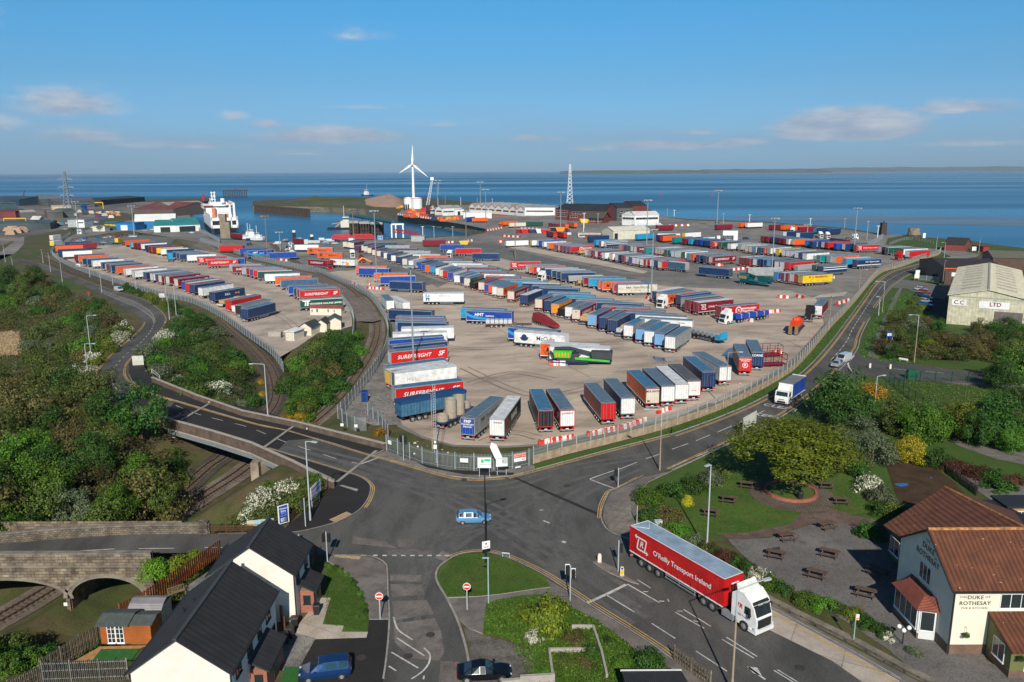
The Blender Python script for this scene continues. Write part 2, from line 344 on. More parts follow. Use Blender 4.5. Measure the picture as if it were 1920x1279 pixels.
m_kerb=gM('kerb_stone',(.29,.27,.24),(.17,.155,.14),(.36,.34,.31),fine=.15,s1=.5,s2=1.5)
m_tact=gM('tactile_paving',(.55,.40,.22),(.4,.3,.18),(.6,.45,.26),sB=.4,fine=.15)
m_bay=gM('layby_concrete',(.42,.36,.30),(.30,.26,.22),(.48,.42,.36),sB=4.5,fine=.12,s1=.1,s2=.6,joint=.6)
RA=[Vc(p)for p in((-150,500,-1.9),(-112,405,-1.9),(-82,345,-1.9))]+[P(652,537,-1.93),P(680,562,-2.15),P(701,590,-2.4),P(707,620,-2.7),P(698,655,-3.2),P(672,700,-4),P(640,742,-4.7),P(592,787,-5.3),P(475,868,-6),P(430,900,-6),P(300,980,-6.3),Vc((-53.5,90,-6.5)),Vc((-57,80,-6.8)),Vc((-62,70,-7)),Vc((-72,55,-7))]
RB=[P(330,560,-2.4),P(397,588,-2.6),P(440,622,-2.9),P(475,652,-3.3),P(503,685,-3.9),P(516,720,-4.6),P(509,765,-5.3),P(425,850,-6),P(385,880,-6),P(275,980,-6.3)]
RC=[P(70,480,-1.93),P(90,489,-1.93),P(130,506,-1.93),P(170,520,-1.93),P(215,536,-1.95),P(250,548,-2)]
RD=[Vc((-44.3,74,-6.2)),Vc((-44.3,93,-6.2))]
RAs,RBs,RCs=crom(RA,5),crom(RB,5),crom(RC,5)
pairs=[((12,487),(40,487),-2),((60,500),(80,495),-2),((99,511),(107,505),-2),((130,524),(142,519),-2),((160,537),(186,535),-2),((187,551),(221,547),-2),((217,568),(267,560),-2),((246,584),(294,575),-2),((262,594),(308,587),-2),((267,605),(315,601),-2),((260,617),(306,620),-2),((240,636),(286,644),-2),((220,652),(263,662),-2),((200,670),(246,678),-1.9),((184,688),(240,692),-1.7),((176,705),(241,705),-1.3),((183,727),(251,718),-.9),((205,748),(266,729),-.5),((245,772),(290,739),-.2),((293,794),(330,751),0)]
rL=crom([P(*a,z)for a,b,z in pairs],4);rR=crom([P(*b,z)for a,b,z in pairs],4)
rC=[(a+b)/2 for a,b in zip(rL,rR)]
NBX=[-76,-55,-35.5,-19.7,-11.6,-6.2,-.5,7.4,26.4,63];NBY=[160.5,138.6,126.8,115.8,108.7,106.9,107.2,112.5,126,170]
def pdist(X,Y,line):
 best=np.full(X.shape,1e9);zz=np.zeros(X.shape)
 for a,b in zip(line,line[1:]):
  dx,dy=b.x-a.x,b.y-a.y;L2=dx*dx+dy*dy+1e-9
  t=np.clip(((X-a.x)*dx+(Y-a.y)*dy)/L2,0,1);d=np.hypot(X-a.x-t*dx,Y-a.y-t*dy);m=d<best
  best=np.where(m,d,best);zz=np.where(m,a.z+t*(b.z-a.z),zz)
 return best,zz
def HF(X,Y):
 X=np.asarray(X,float);Y=np.asarray(Y,float)
 nb=np.interp(X,NBX,NBY);tn=-2*(1-np.clip((X+10)/50,0,1))
 s=np.clip((Y-nb-.6)/3.5,0,1);base=np.where(X>63,0,tn*s)
 base=np.where((X>-76)&(X<-60)&(Y<nb),-2.5*np.clip((-60-X)/10,0,1),base)
 base=np.where(X<=-76,-2,base)
 w=np.clip(1-(np.abs(Y-84)-4.2)/4,0,1)*(X<-61);base=base*(1-w)
 d,z=pdist(X,Y,rC);w=np.clip(1-(d-8)/5,0,1);base=base*(1-w)+(z-.08)*w
 for ln in(RAs,RBs,RCs,RD):
  d,z=pdist(X,Y,ln);base=np.minimum(base,z-.12+np.maximum(0,d-3.2)*.62)
 return base
def hz(x,y):
 if-210<x<110 and 24<y<244:return float(HF(np.array([x]),np.array([y]))[0])
 return Tn(x)
gx=np.arange(-210,111,2);gy=np.arange(24,245,2);GX,GY=np.meshgrid(gx,gy);GZ=HF(GX,GY)
GZ[-1,:]=[Tn(x)for x in gx];GZ[:,0]=-2;GZ[:,-1]=0
nx_,ny_=len(gx),len(gy);mb=MB();mb.v=[(float(a),float(b),float(c))for a,b,c in zip(GX.ravel(),GY.ravel(),GZ.ravel())]
mb.f=[(j*nx_+i,j*nx_+i+1,(j+1)*nx_+i+1,(j+1)*nx_+i)for j in rg_(ny_-1)for i in rg_(nx_-1)];mb.m=[0]*len(mb.f)
sR('ground',mb,m_rough,smooth=True)
def dR(name,loops,m,off=0,zfun=None,kind='structure',cuts=(-10,40),**kw):
 tr=tessellate_polygon([[Vc((p[0],p[1],0))for p in l]for l in loops]);pts=[p for l in loops for p in l]
 me=bpy.data.meshes.new(name);me.from_pydata([(p[0],p[1],0)for p in pts],[],[orient(pts,t)for t in tr])
 bm=bmesh.new();bm.from_mesh(me)
 for c in cuts:bmesh.ops.bisect_plane(bm,geom=bm.verts[:]+bm.edges[:]+bm.faces[:],plane_co=(c,0,0),plane_no=(1,0,0))
 for v in bm.verts:v.co.z=(zfun or(lambda x,y:Tn(x)))(v.co.x,v.co.y)+off
 bm.to_mesh(me);bm.free();me.materials.append(m)
 return pL(name,me,kind=kind,**kw)
coast=Q_('-400,371 -100,373 0,374 100,372 267,374.5 330,372.5 395,371.5 396,376 345,383 349,393 363,409 378,426 396,447 460,449 490,452 610,452 705,448 770,446 835,442 875,441 905,436 921,431 870,420 807,410 744,402 735,400 685,392 610,388 474,386 473,377 500,375 552,373 640,371.5 757,370 800,372 880,378 1040,385 1210,387 1237,405 1287,411 1440,416 1580,427 1665,440 1690,441 1735,445 1815,450 1850,457 1919,465 2150,482')
cw=[PT(*p)for p in coast]
outer=[Vc((-3200,-150,0))]+cw+[Vc((900,380,0)),Vc((900,-150,0))]
hole=[Vc((-210,24,0)),Vc((-210,244,0)),Vc((110,244,0)),Vc((110,24,0))]
dR('ground',[outer,hole],m_rough)
mb=MB()
for a,b in zip(cw,cw[1:]):mb.quad(Vc((a.x,a.y,-13)),Vc((b.x,b.y,-13)),Vc((b.x,b.y,Tn(b.x))),Vc((a.x,a.y,Tn(a.x))))
m_quay=bM('quay_masonry',(.22,.18,.13),(.15,.135,.085),(.07,.06,.05),3.5,1.2,ms=.12,var=.6)
sR('quay_wall',mb,m_quay)
m=bpy.data.materials.new('sea_water');m.use_nodes=True;t=m.node_tree;b=t.nodes['Principled BSDF'];MATS['sea']=m
g=N('ShaderNodeNewGeometry',t)
def seanoise(sx,sy,sc,det,ro=.55):
 mp=N('ShaderNodeMapping',t);D(mp.inputs['Scale'],(sx,sy,1));D(mp.inputs['Rotation'],(0,0,.06));K(t,g.outputs['Position'],mp.inputs[0])
 n=N('ShaderNodeTexNoise',t);D(n.inputs['Scale'],sc);D(n.inputs['Detail'],det);D(n.inputs['Roughness'],ro);K(t,mp.outputs[0],n.inputs['Vector']);return n.outputs[0]
bands=seanoise(.06,.55,.0034,5,.5)
mx=N('ShaderNodeMix',t,data_type='RGBA');mr=N('ShaderNodeMapRange',t);D(mr.inputs[1],.42);D(mr.inputs[2],.58);K(t,bands,mr.inputs[0]);K(t,mr.outputs[0],mx.inputs[0])
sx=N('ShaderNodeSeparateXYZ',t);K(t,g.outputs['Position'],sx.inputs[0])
D(mx.inputs[6],(.004,.075,.17,1));D(mx.inputs[7],(.02,.15,.28,1));sheen_x=N('ShaderNodeMapRange',t);K(t,sx.outputs[0],sheen_x.inputs[0]);D(sheen_x.inputs[1],-300);D(sheen_x.inputs[2],2600);D(sheen_x.inputs[4],.75)
mxs=N('ShaderNodeMix',t,data_type='RGBA');K(t,sheen_x.outputs[0],mxs.inputs[0]);K(t,mx.outputs[2],mxs.inputs[6]);D(mxs.inputs[7],(.09,.22,.34,1));K(t,mxs.outputs[2],b.inputs['Base Color'])  # reflection and haze painted into the water's base colour, paler towards +x
mr2=N('ShaderNodeMapRange',t);D(mr2.inputs[1],.35);D(mr2.inputs[2],.65);D(mr2.inputs[3],.42);D(mr2.inputs[4],.2);K(t,bands,mr2.inputs[0]);K(t,mr2.outputs[0],b.inputs['Roughness'])
D(b.inputs['Specular IOR Level'],.42)
bp=N('ShaderNodeBump',t);D(bp.inputs['Strength'],.5);D(bp.inputs['Distance'],.6);K(t,seanoise(.5,1,.22,6),bp.inputs['Height']);K(t,bp.outputs[0],b.inputs['Normal'])
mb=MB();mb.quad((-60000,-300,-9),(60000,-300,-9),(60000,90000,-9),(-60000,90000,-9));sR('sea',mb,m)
m_sand=gM('wet_sand',(.11,.16,.21),(.06,.10,.15),(.16,.20,.24),fine=.15,s1=.008,s2=.03,rough=.35,streak=(.15,1,1,.05))
def seapoly(pts,z=-8.97):return[P(px,py,z)for px,py in pts]
dR('mud_flat',[seapoly(Q_('1250,412 1420,405.5 1620,404 1919,408 2200,413 2200,440 1919,425 1700,420 1500,415'))],m_sand,off=-8.93,zfun=lambda x,y:0)
dR('sandbank',[seapoly(Q_('1500,327.3 1640,326.8 1642,327.8 1500,328.1'))],gM('far_sand',(.20,.16,.16),(.15,.12,.12),(.22,.18,.18)),off=-8.9,zfun=lambda x,y:0)
mb=MB();rng=random.Random(3)
m_far=mat('far_hillside',(.075,.105,.075),1,var=.5,vs=.002)
def hills(pts,depth,name='hills'):
 mb=MB();n=len(pts)
 top=[];
 for(px,py,Y)in pts:
  d=rY(px,py);tt=Y/d.y;top.append(Vc((d.x*tt,Y,HC+d.z*tt)))
 for a,b in zip(top,top[1:]):
  fa=Vc((a.x*.9,a.y*.9,-9));fb=Vc((b.x*.9,b.y*.9,-9));ba=Vc((a.x*1.2,a.y*1.2,-9));bb=Vc((b.x*1.2,b.y*1.2,-9))
  mb.quad(fa,fb,b,a);mb.quad(a,b,bb,ba)
 sR(name,mb,m_far)
def ridge(x0,x1,y0,y1,Y,n,amp,seed):
 r_=random.Random(seed);o=[];k=0
 for i in rg_(n+1):
  f=i/n;k=.75*k+r_.uniform(-amp,amp);e=min(1,min(f,1-f)*8+.05)if x0>900 else 1
  yb=321.6 if x0<1700 else 320.8
  o.append((x0+(x1-x0)*f,yb-(yb-(y0+(y1-y0)*f+k))*e,Y))
 return o
hills(ridge(1290,1560,318.2,316,17000,40,.35,4),0)
hills(ridge(1480,2100,315.2,310.8,24000,50,.5,9),0)
hills(ridge(1050,1330,320,318.6,15000,30,.25,2),0)
fence_s=Q_('725,845 765,860 810,874 880,882 955,880 1000,871 1055,855 1155,830 1260,801 1362,764 1455,716 1502,681 1560,612 1600,570 1648,515 1690,501 1725,488 1758,479 1764,472')
apron=Q_('100,473 125,445 180,425 250,412 300,393 348,396 362,412 377,430 395,449 460,451 490,454 610,454 705,450 770,448 835,444 875,443 905,438 923,432 873,421.5 808,411.5 744,403.5 757,390 880,384 1040,391 1230,404 1287,413 1440,418 1580,429 1660,443 1655,452 1640,462 1755,472 1752,477 1722,486 1686,499 1645,513 1597,568 1556,609 1500,674 1453,708 1362,755 1260,790 1180,800 1100,818 1020,836 950,840 850,838 790,822 745,800 730,760 735,700 742,650 735,610 700,558 662,534 612,517 545,502 480,488 405,463 380,455 240,432 135,448 112,468')
dR('port_apron',[[PT(*p)for p in apron]],m_port,off=.04)
dR('yard_concrete',[[PT(*p)for p in[(755,797),(790,818),(850,835),(950,837),(1020,833),(1100,815),(1180,797),(1260,786),(1362,750),(1440,705),(1490,670),(1545,608),(1530,560),(1480,545),(1300,540),(1180,532),(1080,528),(1000,522),(930,512),(900,500),(820,540),(790,520),(735,500),(700,500),(640,510),(625,515),(668,534),(705,556),(742,606),(750,650),(744,700),(740,760)]]],m_conc,off=.08)
dR('yard_concrete',[[PT(*p)for p in[(104,476),(150,500),(200,517),(250,533),(305,549),(360,560),(410,583),(460,618),(505,653),(525,670),(560,650),(600,622),(640,618),(660,612),(660,596),(650,568),(630,548),(595,530),(540,510),(480,495),(405,474),(330,462),(170,460)]]],gM('west_yard_concrete',(.42,.355,.295),(.22,.185,.155),(.52,.44,.37),sB=6,fine=.15,s1=.03,s2=.15,joint=.82),off=.08)
dR('car_park',[[PT(*p)for p in[(116,463),(140,448),(240,440),(330,446),(320,458),(170,459)]]],m_lane,off=.08)
for q in(Q_('880,455 935,458 1000,478 1195,522 1160,527 1075,515 1000,500 880,474'),Q_('690,500 745,500 830,530 790,537 735,522'),Q_('790,460 830,452 880,455 880,474 850,500 830,480')):
 dR('traffic_lane',[[PT(*p)for p in q]],m_lane,off=.11)
for q in(Q_('905,476 985,496 1200,545 1170,545 960,508 890,490'),Q_('700,512 725,527 705,545 668,533 610,512 640,508'),Q_('1540,553 1590,548 1580,556 1520,560'),Q_('960,459 1100,483 1215,510 1205,514 1090,492 950,464')):
 dR('concrete_patch',[[PT(*p)for p in q]],m_pale,off=.14)
dR('puddle',[[PT(*p)for p in[(1395,646),(1365,655),(1352,668),(1372,672),(1385,660)]]],mat('wet_concrete',(.10,.085,.08),.12,var=.2),off=.12)
dR('puddle',[[PT(*p)for p in[(1218,668),(1240,671),(1266,675),(1262,679),(1228,676)]]],MATS['wet_concrete'],off=.12)
m_skid=mat('tyre_marks',(.25,.20,.16),.9,var=.3)
for(a,b,c,w_)in(((905,830),(960,812),(1010,822),.25),((760,640),(900,655),(1040,640),.3),((880,720),(960,700),(1040,712),.3),((1060,560),(1180,590),(1330,612),.3),((1330,560),(1400,600),(1500,602),.3),((870,690),(1000,742),(1130,720),.35),((440,560),(520,590),(560,620),.25),((330,505),(430,530),(500,545),.3)):
 mb=MB();c_=crom([PT(*a),PT(*b),PT(*c)],10)
 for k in(-1,1):rB(offs(c_,k*1+w_/2),offs(c_,k*1-w_/2),mb,dz=.13)
 sR('tyre_marks',mb,m_skid)
mb=MB();m_trk=gM('polished_asphalt',(.10,.099,.096),(.07,.069,.067),(.125,.123,.118),fine=.3,s1=.2,s2=.5);m_faint=mat('faded_line',(.42,.39,.35),.9,var=.2)
def line(mb,a,b,w,dz,mi=0):
 a=Vc(a);b=Vc(b);d=(b-a);d.z=0;d.normalize();s=Vc((-d.y,d.x,0))*w/2;z=Vc((0,0,dz));mb.quad(a-s+z,b-s+z,b+s+z,a+s+z,mi)
for a,b in(((800,545),(1110,710)),((700,545),(735,566)),((1090,590),(1110,600)),((1250,670),(1252,680)),((905,454),(948,462))):line(mb,PT(*a),PT(*b),.16,.15)
for i in rg_(16):a=PT(1255+i*15,532+i*3.3);line(mb,a,a+Vc((3,6,0)),.15,.12)
for i in rg_(10):a=PT(1075+i*16,596+i*7.5);line(mb,a,a+Vc((-1.2,-4,0)),.15,.15)
for i in rg_(12):
 a=PT(372+i*5,452+i*2.2);line(mb,a,a+Vc((-28,26,0)),.4,.1)
sR('bay_lines',mb,m_faint)
jn=Q_('622,902 685,902 660,842 695,849 725,862 780,877 842,894 892,899 955,895 1005,882 1105,855 1205,829 1260,815 1260,881 1200,896 1162,915 1147,921 1140,929 1131,950 1127,973 1142,997 1180,1012 1225,1030 1300,1066 1447,1141 1600,1225 1700,1281 1760,1320 1400,1330 1260,1238 1215,1205 1100,1132 1070,1112 1025,1082 987,1062 950,1046 910,1036 867,1039 847,1047 825,1062 817,1080 822,1097 837,1122 856,1160 868,1200 877,1232 890,1330 715,1330 720,1279 725,1230 730,1162 727,1105 726,1072 722,1057 700,1045 677,1043 600,1041 375,1037 265,1038 52,1042 -40,1047 -300,1075 -300,1050 -40,1024 0,1020 125,1010 250,1003 395,1001 480,998 535,1000 575,995 600,930')
dR('road',[[P(*p)for p in jn]],m_asph,off=.03,zfun=lambda x,y:0,cuts=())
ne1=crom([P(*p)for p in[(1258,816),(1355,781),(1440,742),(1505,699),(1552,650),(1590,600),(1616,565),(1640,532),(1665,513),(1690,504),(1720,496),(1760,487),(1785,482)]],4)
ne2=crom([P(*p)for p in[(1258,882),(1315,856),(1390,820),(1450,790),(1527,736),(1602,662),(1614,627),(1640,578),(1657,556),(1671,538),(1690,524),(1710,513),(1742,500),(1770,493),(1792,487)]],4)
ne1=rS2(ne1,2);
def eV(l,n):
 L=[0]
 for a,b in zip(l,l[1:]):L.append(L[-1]+(b-a).length)
 o=[];k=0
 for i in rg_(n):
  t=L[-1]*i/(n-1)
  while k<len(L)-2 and L[k+1]<t:k+=1
  o.append(l[k].lerp(l[k+1],(t-L[k])/max(1e-6,L[k+1]-L[k])))
 return o
e1,e2=eV(ne1,90),eV(ne2,90)
mb=MB();rB(e1,e2,mb,dz=.036);sR('road',mb,m_asph)
def rS(name,pts,m,off,z=0):return dR(name,[[P(*p)for p in pts]],m,off=off,zfun=lambda x,y:z,cuts=())
rS('road',Q_('1602,655 1612,668 1652,675 1690,681 1765,691 1840,699 1960,712 1960,735 1850,724 1720,714 1640,707 1612,700 1560,730 1540,722 1560,690'),m_asph,.042)
rS('road',Q_('1670,540 1690,524 1730,530 1780,536 1800,548 1770,560 1735,556 1700,541'),m_lane,.042)
rS('road',Q_('1757,484 1795,488 1830,482 1840,476 1800,470 1757,467 1700,462 1660,459 1665,447 1700,441 1680,440 1655,441 1630,458 1640,464 1750,474'),m_port,.05)
mb=MB();rB(rL,rR,mb,dz=.03);sR('road',mb,m_asph)
SB=Q_('-61.5,131.8 -58.6,128.9 -48,121.9 -40.2,116.3 -31.5,108.1 -24,100.2')
NB=Q_('-19.4,115.4 -27.6,120.9 -35.6,126.4 -47,133 -59.2,143.4 -66,149.8 -73,156.4')
mb=MB();mb.ps([(p[0],p[1])for p in SB+[(-19.2,104),]+NB+[(-75,150),(-70,140)]][::1],-1.15,-.05,0)
def dS(line_,on,offl,w,mb,dz=.06,start=0):
 pts=rS2(line_,.5);i=int(start/.5);n_on,n_off=int(on/.5),int(offl/.5)
 while i+1<len(pts):
  seg=pts[i:i+n_on+1]
  if len(seg)>1:rB(offs(seg,w/2),offs(seg,-w/2),mb,dz=dz)
  i+=n_on+n_off
def sL(line_,w,mb,dz=.06,o=0):l=offs(line_,o)if o else line_;rB(offs(l,w/2),offs(l,-w/2),mb,dz=dz)
def ppl(pts,z=0,n=4):return rS2(crom([P(p[0],p[1],z)for p in pts],n),.5)
wm=MB()
dS(ppl([(330,785-24),(371,777),(425,791),(470,803),(534,829),(595,849),(635,862),(676,871)]),3.2,3,.13,wm)
l1=ppl([(676,871),(712,858)]);sL(l1,.25,wm)
cc=[(a+b)/2 for a,b in zip(e1,e2)]
for px in([(1165,879),(1195,867)],[(1211,861),(1240,851)],[(1260,843),(1294,831)],[(1305,827),(1334,815)],[(1345,811),(1373,799)],[(1382,795),(1400,787)],[(1414,780),(1434,770)]):sL(ppl(px),.16,wm)
sL(ppl(Q_('1165,879 1145,885 1105,899 1128,908 1156,918'),n=1),.2,wm,.062)
dS(rS2(cc,.5),3,2.2,.17,wm,start=76)
for px in([(1260,876),(1292,862)],[(1305,857),(1345,841)]):sL(ppl(px),.15,wm)
dS(ppl(Q_('1602,667 1590,683 1600,700'),n=3),8,.5,.3,wm)
sL(ppl([(1675,692),(1720,696)]),.2,wm);sL(ppl([(1735,697),(1775,701)]),.2,wm)
za=[rC[i]for i in rg_(len(rC))]
q1=crom([P(x,y,-2)for x,y in[(185,541),(215,553),(250,565),(278,581),(288,594),(291,604)]],5);q2=crom([P(x,y,-2)for x,y in[(195,551),(230,566),(255,576),(275,588),(285,597),(289,606)]],5)
dS(rS2(q1,.5),1,1,.2,wm);dS(rS2(q2,.5),1,1,.2,wm);dS(rS2(crom([P(x,y,-2)for x,y in[(289,606),(282,622),(262,645)]],5),.5),2,2,.16,wm)
dS(rS2(crom([P(259,647,-2),P(237,665,-2),P(221,682,-1.9),P(211,697,-1.5),P(209,715,-1.1),P(222,735,-.7)],5),.5),2.2,2.6,.14,wm,dz=.12)
mb2=MB();rB(q1,[q2[min(len(q2)-1,i)]for i in rg_(len(q1))],mb2,dz=.05);sR('hatched_lane',mb2,m3)
sL(ppl(Q_('1102,1131 1140,1114 1176,1096'),n=1),.35,wm);sL(ppl([(1176,1096),(1238,1132)],n=1),.16,wm);sL(ppl([(1136,1116),(1195,1152)],n=1),.14,wm)
for px in([(1222,1170),(1272,1202)],[(1305,1222),(1365,1261)],[(1195,1088),(1222,1105)],[(1266,1149),(1325,1182)],[(1282,1144),(1335,1177)],[(1354,1200),(1420,1239)],[(1362,1196),(1424,1235)],[(1451,1258),(1490,1282)],[(1458,1257),(1497,1281)],[(1195,1088),(1201,1089)],[(1206,1110),(1219,1111)],[(1236,1128),(1254,1129)],[(1254,1129),(1251,1123)],[(1270,1147),(1284,1147)],[(1300,1165),(1315,1168)]):sL(ppl(px,n=1),.13,wm)
for px in([(677,1042),(690,1042.5)],[(700,1042),(711,1042.5)],[(717,1042.5),(729,1042.5)],[(735,1042.5),(746,1042.5)],[(752,1042.5),(763,1042.5)],[(769,1042.5),(780,1042.5)],[(785,1042.5),(796,1042.5)],[(801,1042.5),(812,1042.5)],[(818,1042.5),(829,1042.5)],[(834,1042.5),(845,1042.5)]):sL(ppl(px,n=1),.28,wm)
for px in([(32,1041),(107,1036)],[(145,1034),(217,1030)],[(260,1029.5),(327,1029)],[(384,1027.5),(421,1027.5)],[(557,1010),(561,1001)]):sL(ppl(px,n=1),.14,wm)
sL(ppl(Q_('738,1158 745,1180 760,1192 776,1202')),.16,wm);sL(ppl(Q_('795,1216 806,1228 804,1245 790,1262 765,1278')),.16,wm)
for px in([(744,1197),(802,1235)],[(734,1224),(788,1256)],[(729,1250),(757,1268)],[(795,1268),(793,1284)]):dS(ppl(px,n=1),1,.3,.15,wm)
sL(ppl(Q_('1402,1251 1422,1266 1440,1279')),.2,wm);wm.add([P(1402,1250,.06),P(1420,1252,.06),P(1429,1268,.06),P(1412,1262,.06)],[(0,3,2,1)])
sL(ppl([(1019,957),(1007,958)],n=1),.2,wm);sL(ppl([(1019,977),(1036,984)],n=1),.25,wm);sL(ppl([(1054,1016),(1066,1020)],n=1),.4,wm)
kc,kl=P(1437,782),P(1467,772);rr=(P(1448,783)-P(1432,781));rgt=(P(1478,757)-P(1455,770)).normalized();upv=Vc((-rgt.y,rgt.x,0))
pX(wm,'KEEP',2.1,P(1437,780,.05),-upv,rgt,0,off=.02);pX(wm,'CLEAR',2.1,P(1463,764,.05),-upv,rgt,0,off=.02)
sR('road_markings',wm,m_white)
ym=MB()
def yl(px,z=0,o=(.25,),w=.1,n=4,dz=.065):
 l=rS2(crom([P(p[0],p[1],z)for p in px],n),.8)
 for k in o:sL(l,w,ym,dz,k)
yl(Q_('277,737 350,760 480,797 537,808 630,836 695,856 725,864 780,880 842,897 892,902 955,898'),o=(0,.28),w=.16)
yl(Q_('955,898 1005,885 1105,858 1205,832 1260,818'),o=(0,.26),w=.14)
l=offs(e1,-.7);sL(l,.16,ym,.07);sL(offs(e1,-1),.16,ym,.07);sL(offs(e2[:38],.5),.16,ym,.07);sL(offs(e2[:38],.8),.14,ym,.07);sL(offs(e2[44:],.5),.16,ym,.07)
yl(Q_('500,842 575,865 660,891 685,903 695,916 689,938 676,957'),o=(.25,.5),w=.13)
yl(Q_('847,1049 867,1041 910,1037 950,1047 987,1063 1025,1083 1070,1113 1100,1133 1215,1206 1260,1239'),o=(.45,.75),w=.11)
yl(Q_('1200,897 1162,917 1147,922 1140,930 1131,950 1129,975'),o=(-.3,-.55),w=.12)
yl(Q_('1445,1143 1600,1228 1700,1284'),o=(-.35,-.6),w=.11)
sL(offs(rR,-.5),.16,ym,.11);sL(offs(rR[36:],-.8),.16,ym,.11);sL(offs(rL[36:],.5),.16,ym,.11);sL(offs(rL[36:],.8),.14,ym,.11)
sR('yellow_lines',ym,m_yell)
rS('road',Q_('540,826 600,822 700,850 735,868 700,905 685,902 660,890 575,864 520,846'),m_asph,.028)
dR('ballast_ground',[[PT(*p)for p in[(380,452),(405,466),(455,483),(500,495),(545,505),(590,514),(625,528),(662,544),(690,560),(704,578),(714,600),(700,604),(664,602),(660,588),(650,572),(633,557),(600,540),(545,515),(480,499),(405,477),(360,460)]]],m_ball,off=.035)
dR('dirt_ground',[[PT(*p)for p in[(84,478),(100,482),(112,494),(150,511),(200,528),(250,545),(290,556),(262,556),(230,545),(186,531),(142,515),(105,500),(80,490)]]],gM('dry_verge',(.20,.145,.085),(.10,.08,.045),(.13,.12,.045),fine=.4,s1=.1,s2=.5),off=.02)
for q in(Q_('661,1006 720,1015 745,1029 700,1024 661,1020'),Q_('726,1034 765,1030 812,1035 810,1040 728,1041'),Q_('815,1046 830,1033 848,1042 836,1055'),Q_('731,1077 789,1079 790,1092 731,1090'),Q_('732,1096 790,1097 797,1116 735,1120'),Q_('735,1128 800,1126 814,1152 740,1164'),Q_('738,1170 815,1160 827,1185 833,1225 823,1240 770,1235 740,1205'),Q_('826,1240 860,1242 870,1300 820,1300'),Q_('745,1012 777,1012 776,1020 765,1028 746,1026')):
 rS('road_patch',q,m3,.05)
for q in([(880,1210/1),(868,1175),(905,1190),(950,1203),(1000,1222),(1010,1300),(885,1310)],):rS('driveway',q,gM('old_tarmac',(.11,.10,.092),(.05,.045,.042),(.16,.145,.13),fine=.4,s1=.25,s2=.8),.035)
for wi,q in eN((Q_('560,850 700,890 860,950 1010,1040 1200,1165'),Q_('540,835 690,872 860,925 1010,1000 1120,1075'),Q_('1210,870 1080,930 1040,1000 1110,1070 1220,1140'),Q_('1230,852 1060,880 930,915 760,905 650,868'),Q_('830,1035 900,990 1010,930 1130,890'),Q_('760,1200 780,1100 830,1010 960,985 1080,1040'))):
 l=rS2(crom([P(*p)for p in q],8),.8);mb=MB();[rB(offs(l,k+.35),offs(l,k-.35),mb,dz=.0322+wi*.0022)for k in(-.85,.85)];sR('wheel_tracks',mb,m_trk)
rS('trench_repair',Q_('960,896 966,895 1131,966 1127,970'),m2_,.048)
rS('layby',Q_('1445,1143 1600,1228 1705,1288 1660,1310 1560,1240 1430,1176'),m_bay,.05)
m_iron=mat('cast_iron',(.05,.04,.035),.7)
for(x,y)in((1063,911),(807,1190),(845,1047.5),(1500,1252),(765,1230),(677,1233),(870,900),(985,884),(940,883)):
 c=P(x,y,.07);mb=MB();mb.cyl(c-Vc((0,0,.02)),c+Vc((0,0,.01)),.42,n=12);sR('manhole_cover',mb,m_iron)
def sB(name,pts,m,h=.11,z=0,mside=None):
 mb=MB();w=[P(p[0],p[1],z)for p in pts];mb.ps([(v.x,v.y)for v in w],z-.3,z+h,0,1);return sR(name,mb,[mside or m_kerb,m])
def kB(px,z=0,w=.16,h=.125,closed=False):
 l=rS2(crom([P(p[0],p[1],z)for p in px],4),.9);mb=MB();a,b=offs(l,w/2),offs(l,-w/2)
 for i in rg_(len(l)-1):
  q=[a[i],b[i],b[i+1],a[i+1]];lo=[Vc((v.x,v.y,v.z-.1))for v in q];hi=[Vc((v.x,v.y,v.z+h))for v in q]
  mb.add(lo+hi,[(4,5,6,7),(0,1,5,4),(2,3,7,6)])
 sR('kerb',mb,m_kerb)
sB('footway',Q_('501,841 575,864 660,890 680,898 692,907 695,918 690,936 676,955 660,966 625,982 575,995 540,1000 535,990 585,950 622,912 628,900 560,868'),m2_)
kB(Q_('501,841 575,864 660,890 680,898 692,907 695,918 690,936 676,955 660,966 625,982 575,995 535,1000 395,1002'))
rS('tactile_paving',Q_('617,976 650,961 659,965 630,982'),m_tact,.13);rS('tactile_paving',Q_('636,912 642,911 672,919 669,923'),m_kerb,.13)
sB('footway',Q_('295,741 350,757 480,795 537,807 630,833 695,854 723,843 640,812 560,792 480,768 393,750 330,728 287,712 272,690 262,665 244,683 241,700 247,713 262,726 280,736'),m2_,.1)
sB('footway',Q_('695,853 725,861 780,876 842,893 892,898 955,894 1004,881 1000,873 955,881 880,884 810,876 765,862 726,846'),m_pave)
kB(Q_('537,807 695,854 725,862 780,877 842,894 892,899 955,895 1005,882 1105,855 1205,829 1260,815'))
rS('tarmac_strip',Q_('780,868 840,882 935,887 964,888 962,892 930,893 870,891 800,878'),m2_,.125)
sB('verge',Q_('1000,873 1055,857 1155,832 1260,803 1260,813 1205,827 1105,853 1005,880'),m1,.1)
fl=eV([P(*p)for p in fence_s[8:]],90);fz0=eV(e1,90)
mb=MB();rB([a+Vc((0,0,.1))for a in fl],[b+Vc((0,0,.1))for b in offs(fz0,.25)],mb);sR('verge',mb,m1)
for l_,s_ in((e1,1),(e2[:40],-1),(e2[44:],-1)):
 a=offs(l_,s_*.05);b=offs(l_,s_*.25);mb=MB()
 for i in rg_(len(a)-1):
  q=[a[i],b[i],b[i+1],a[i+1]];lo=[Vc((v.x,v.y,-.1))for v in q];hi=[Vc((v.x,v.y,.12))for v in q];mb.add(lo+hi,[(4,5,6,7),(0,3,7,4),(1,2,6,5)])
 sR('kerb',mb,m_kerb)
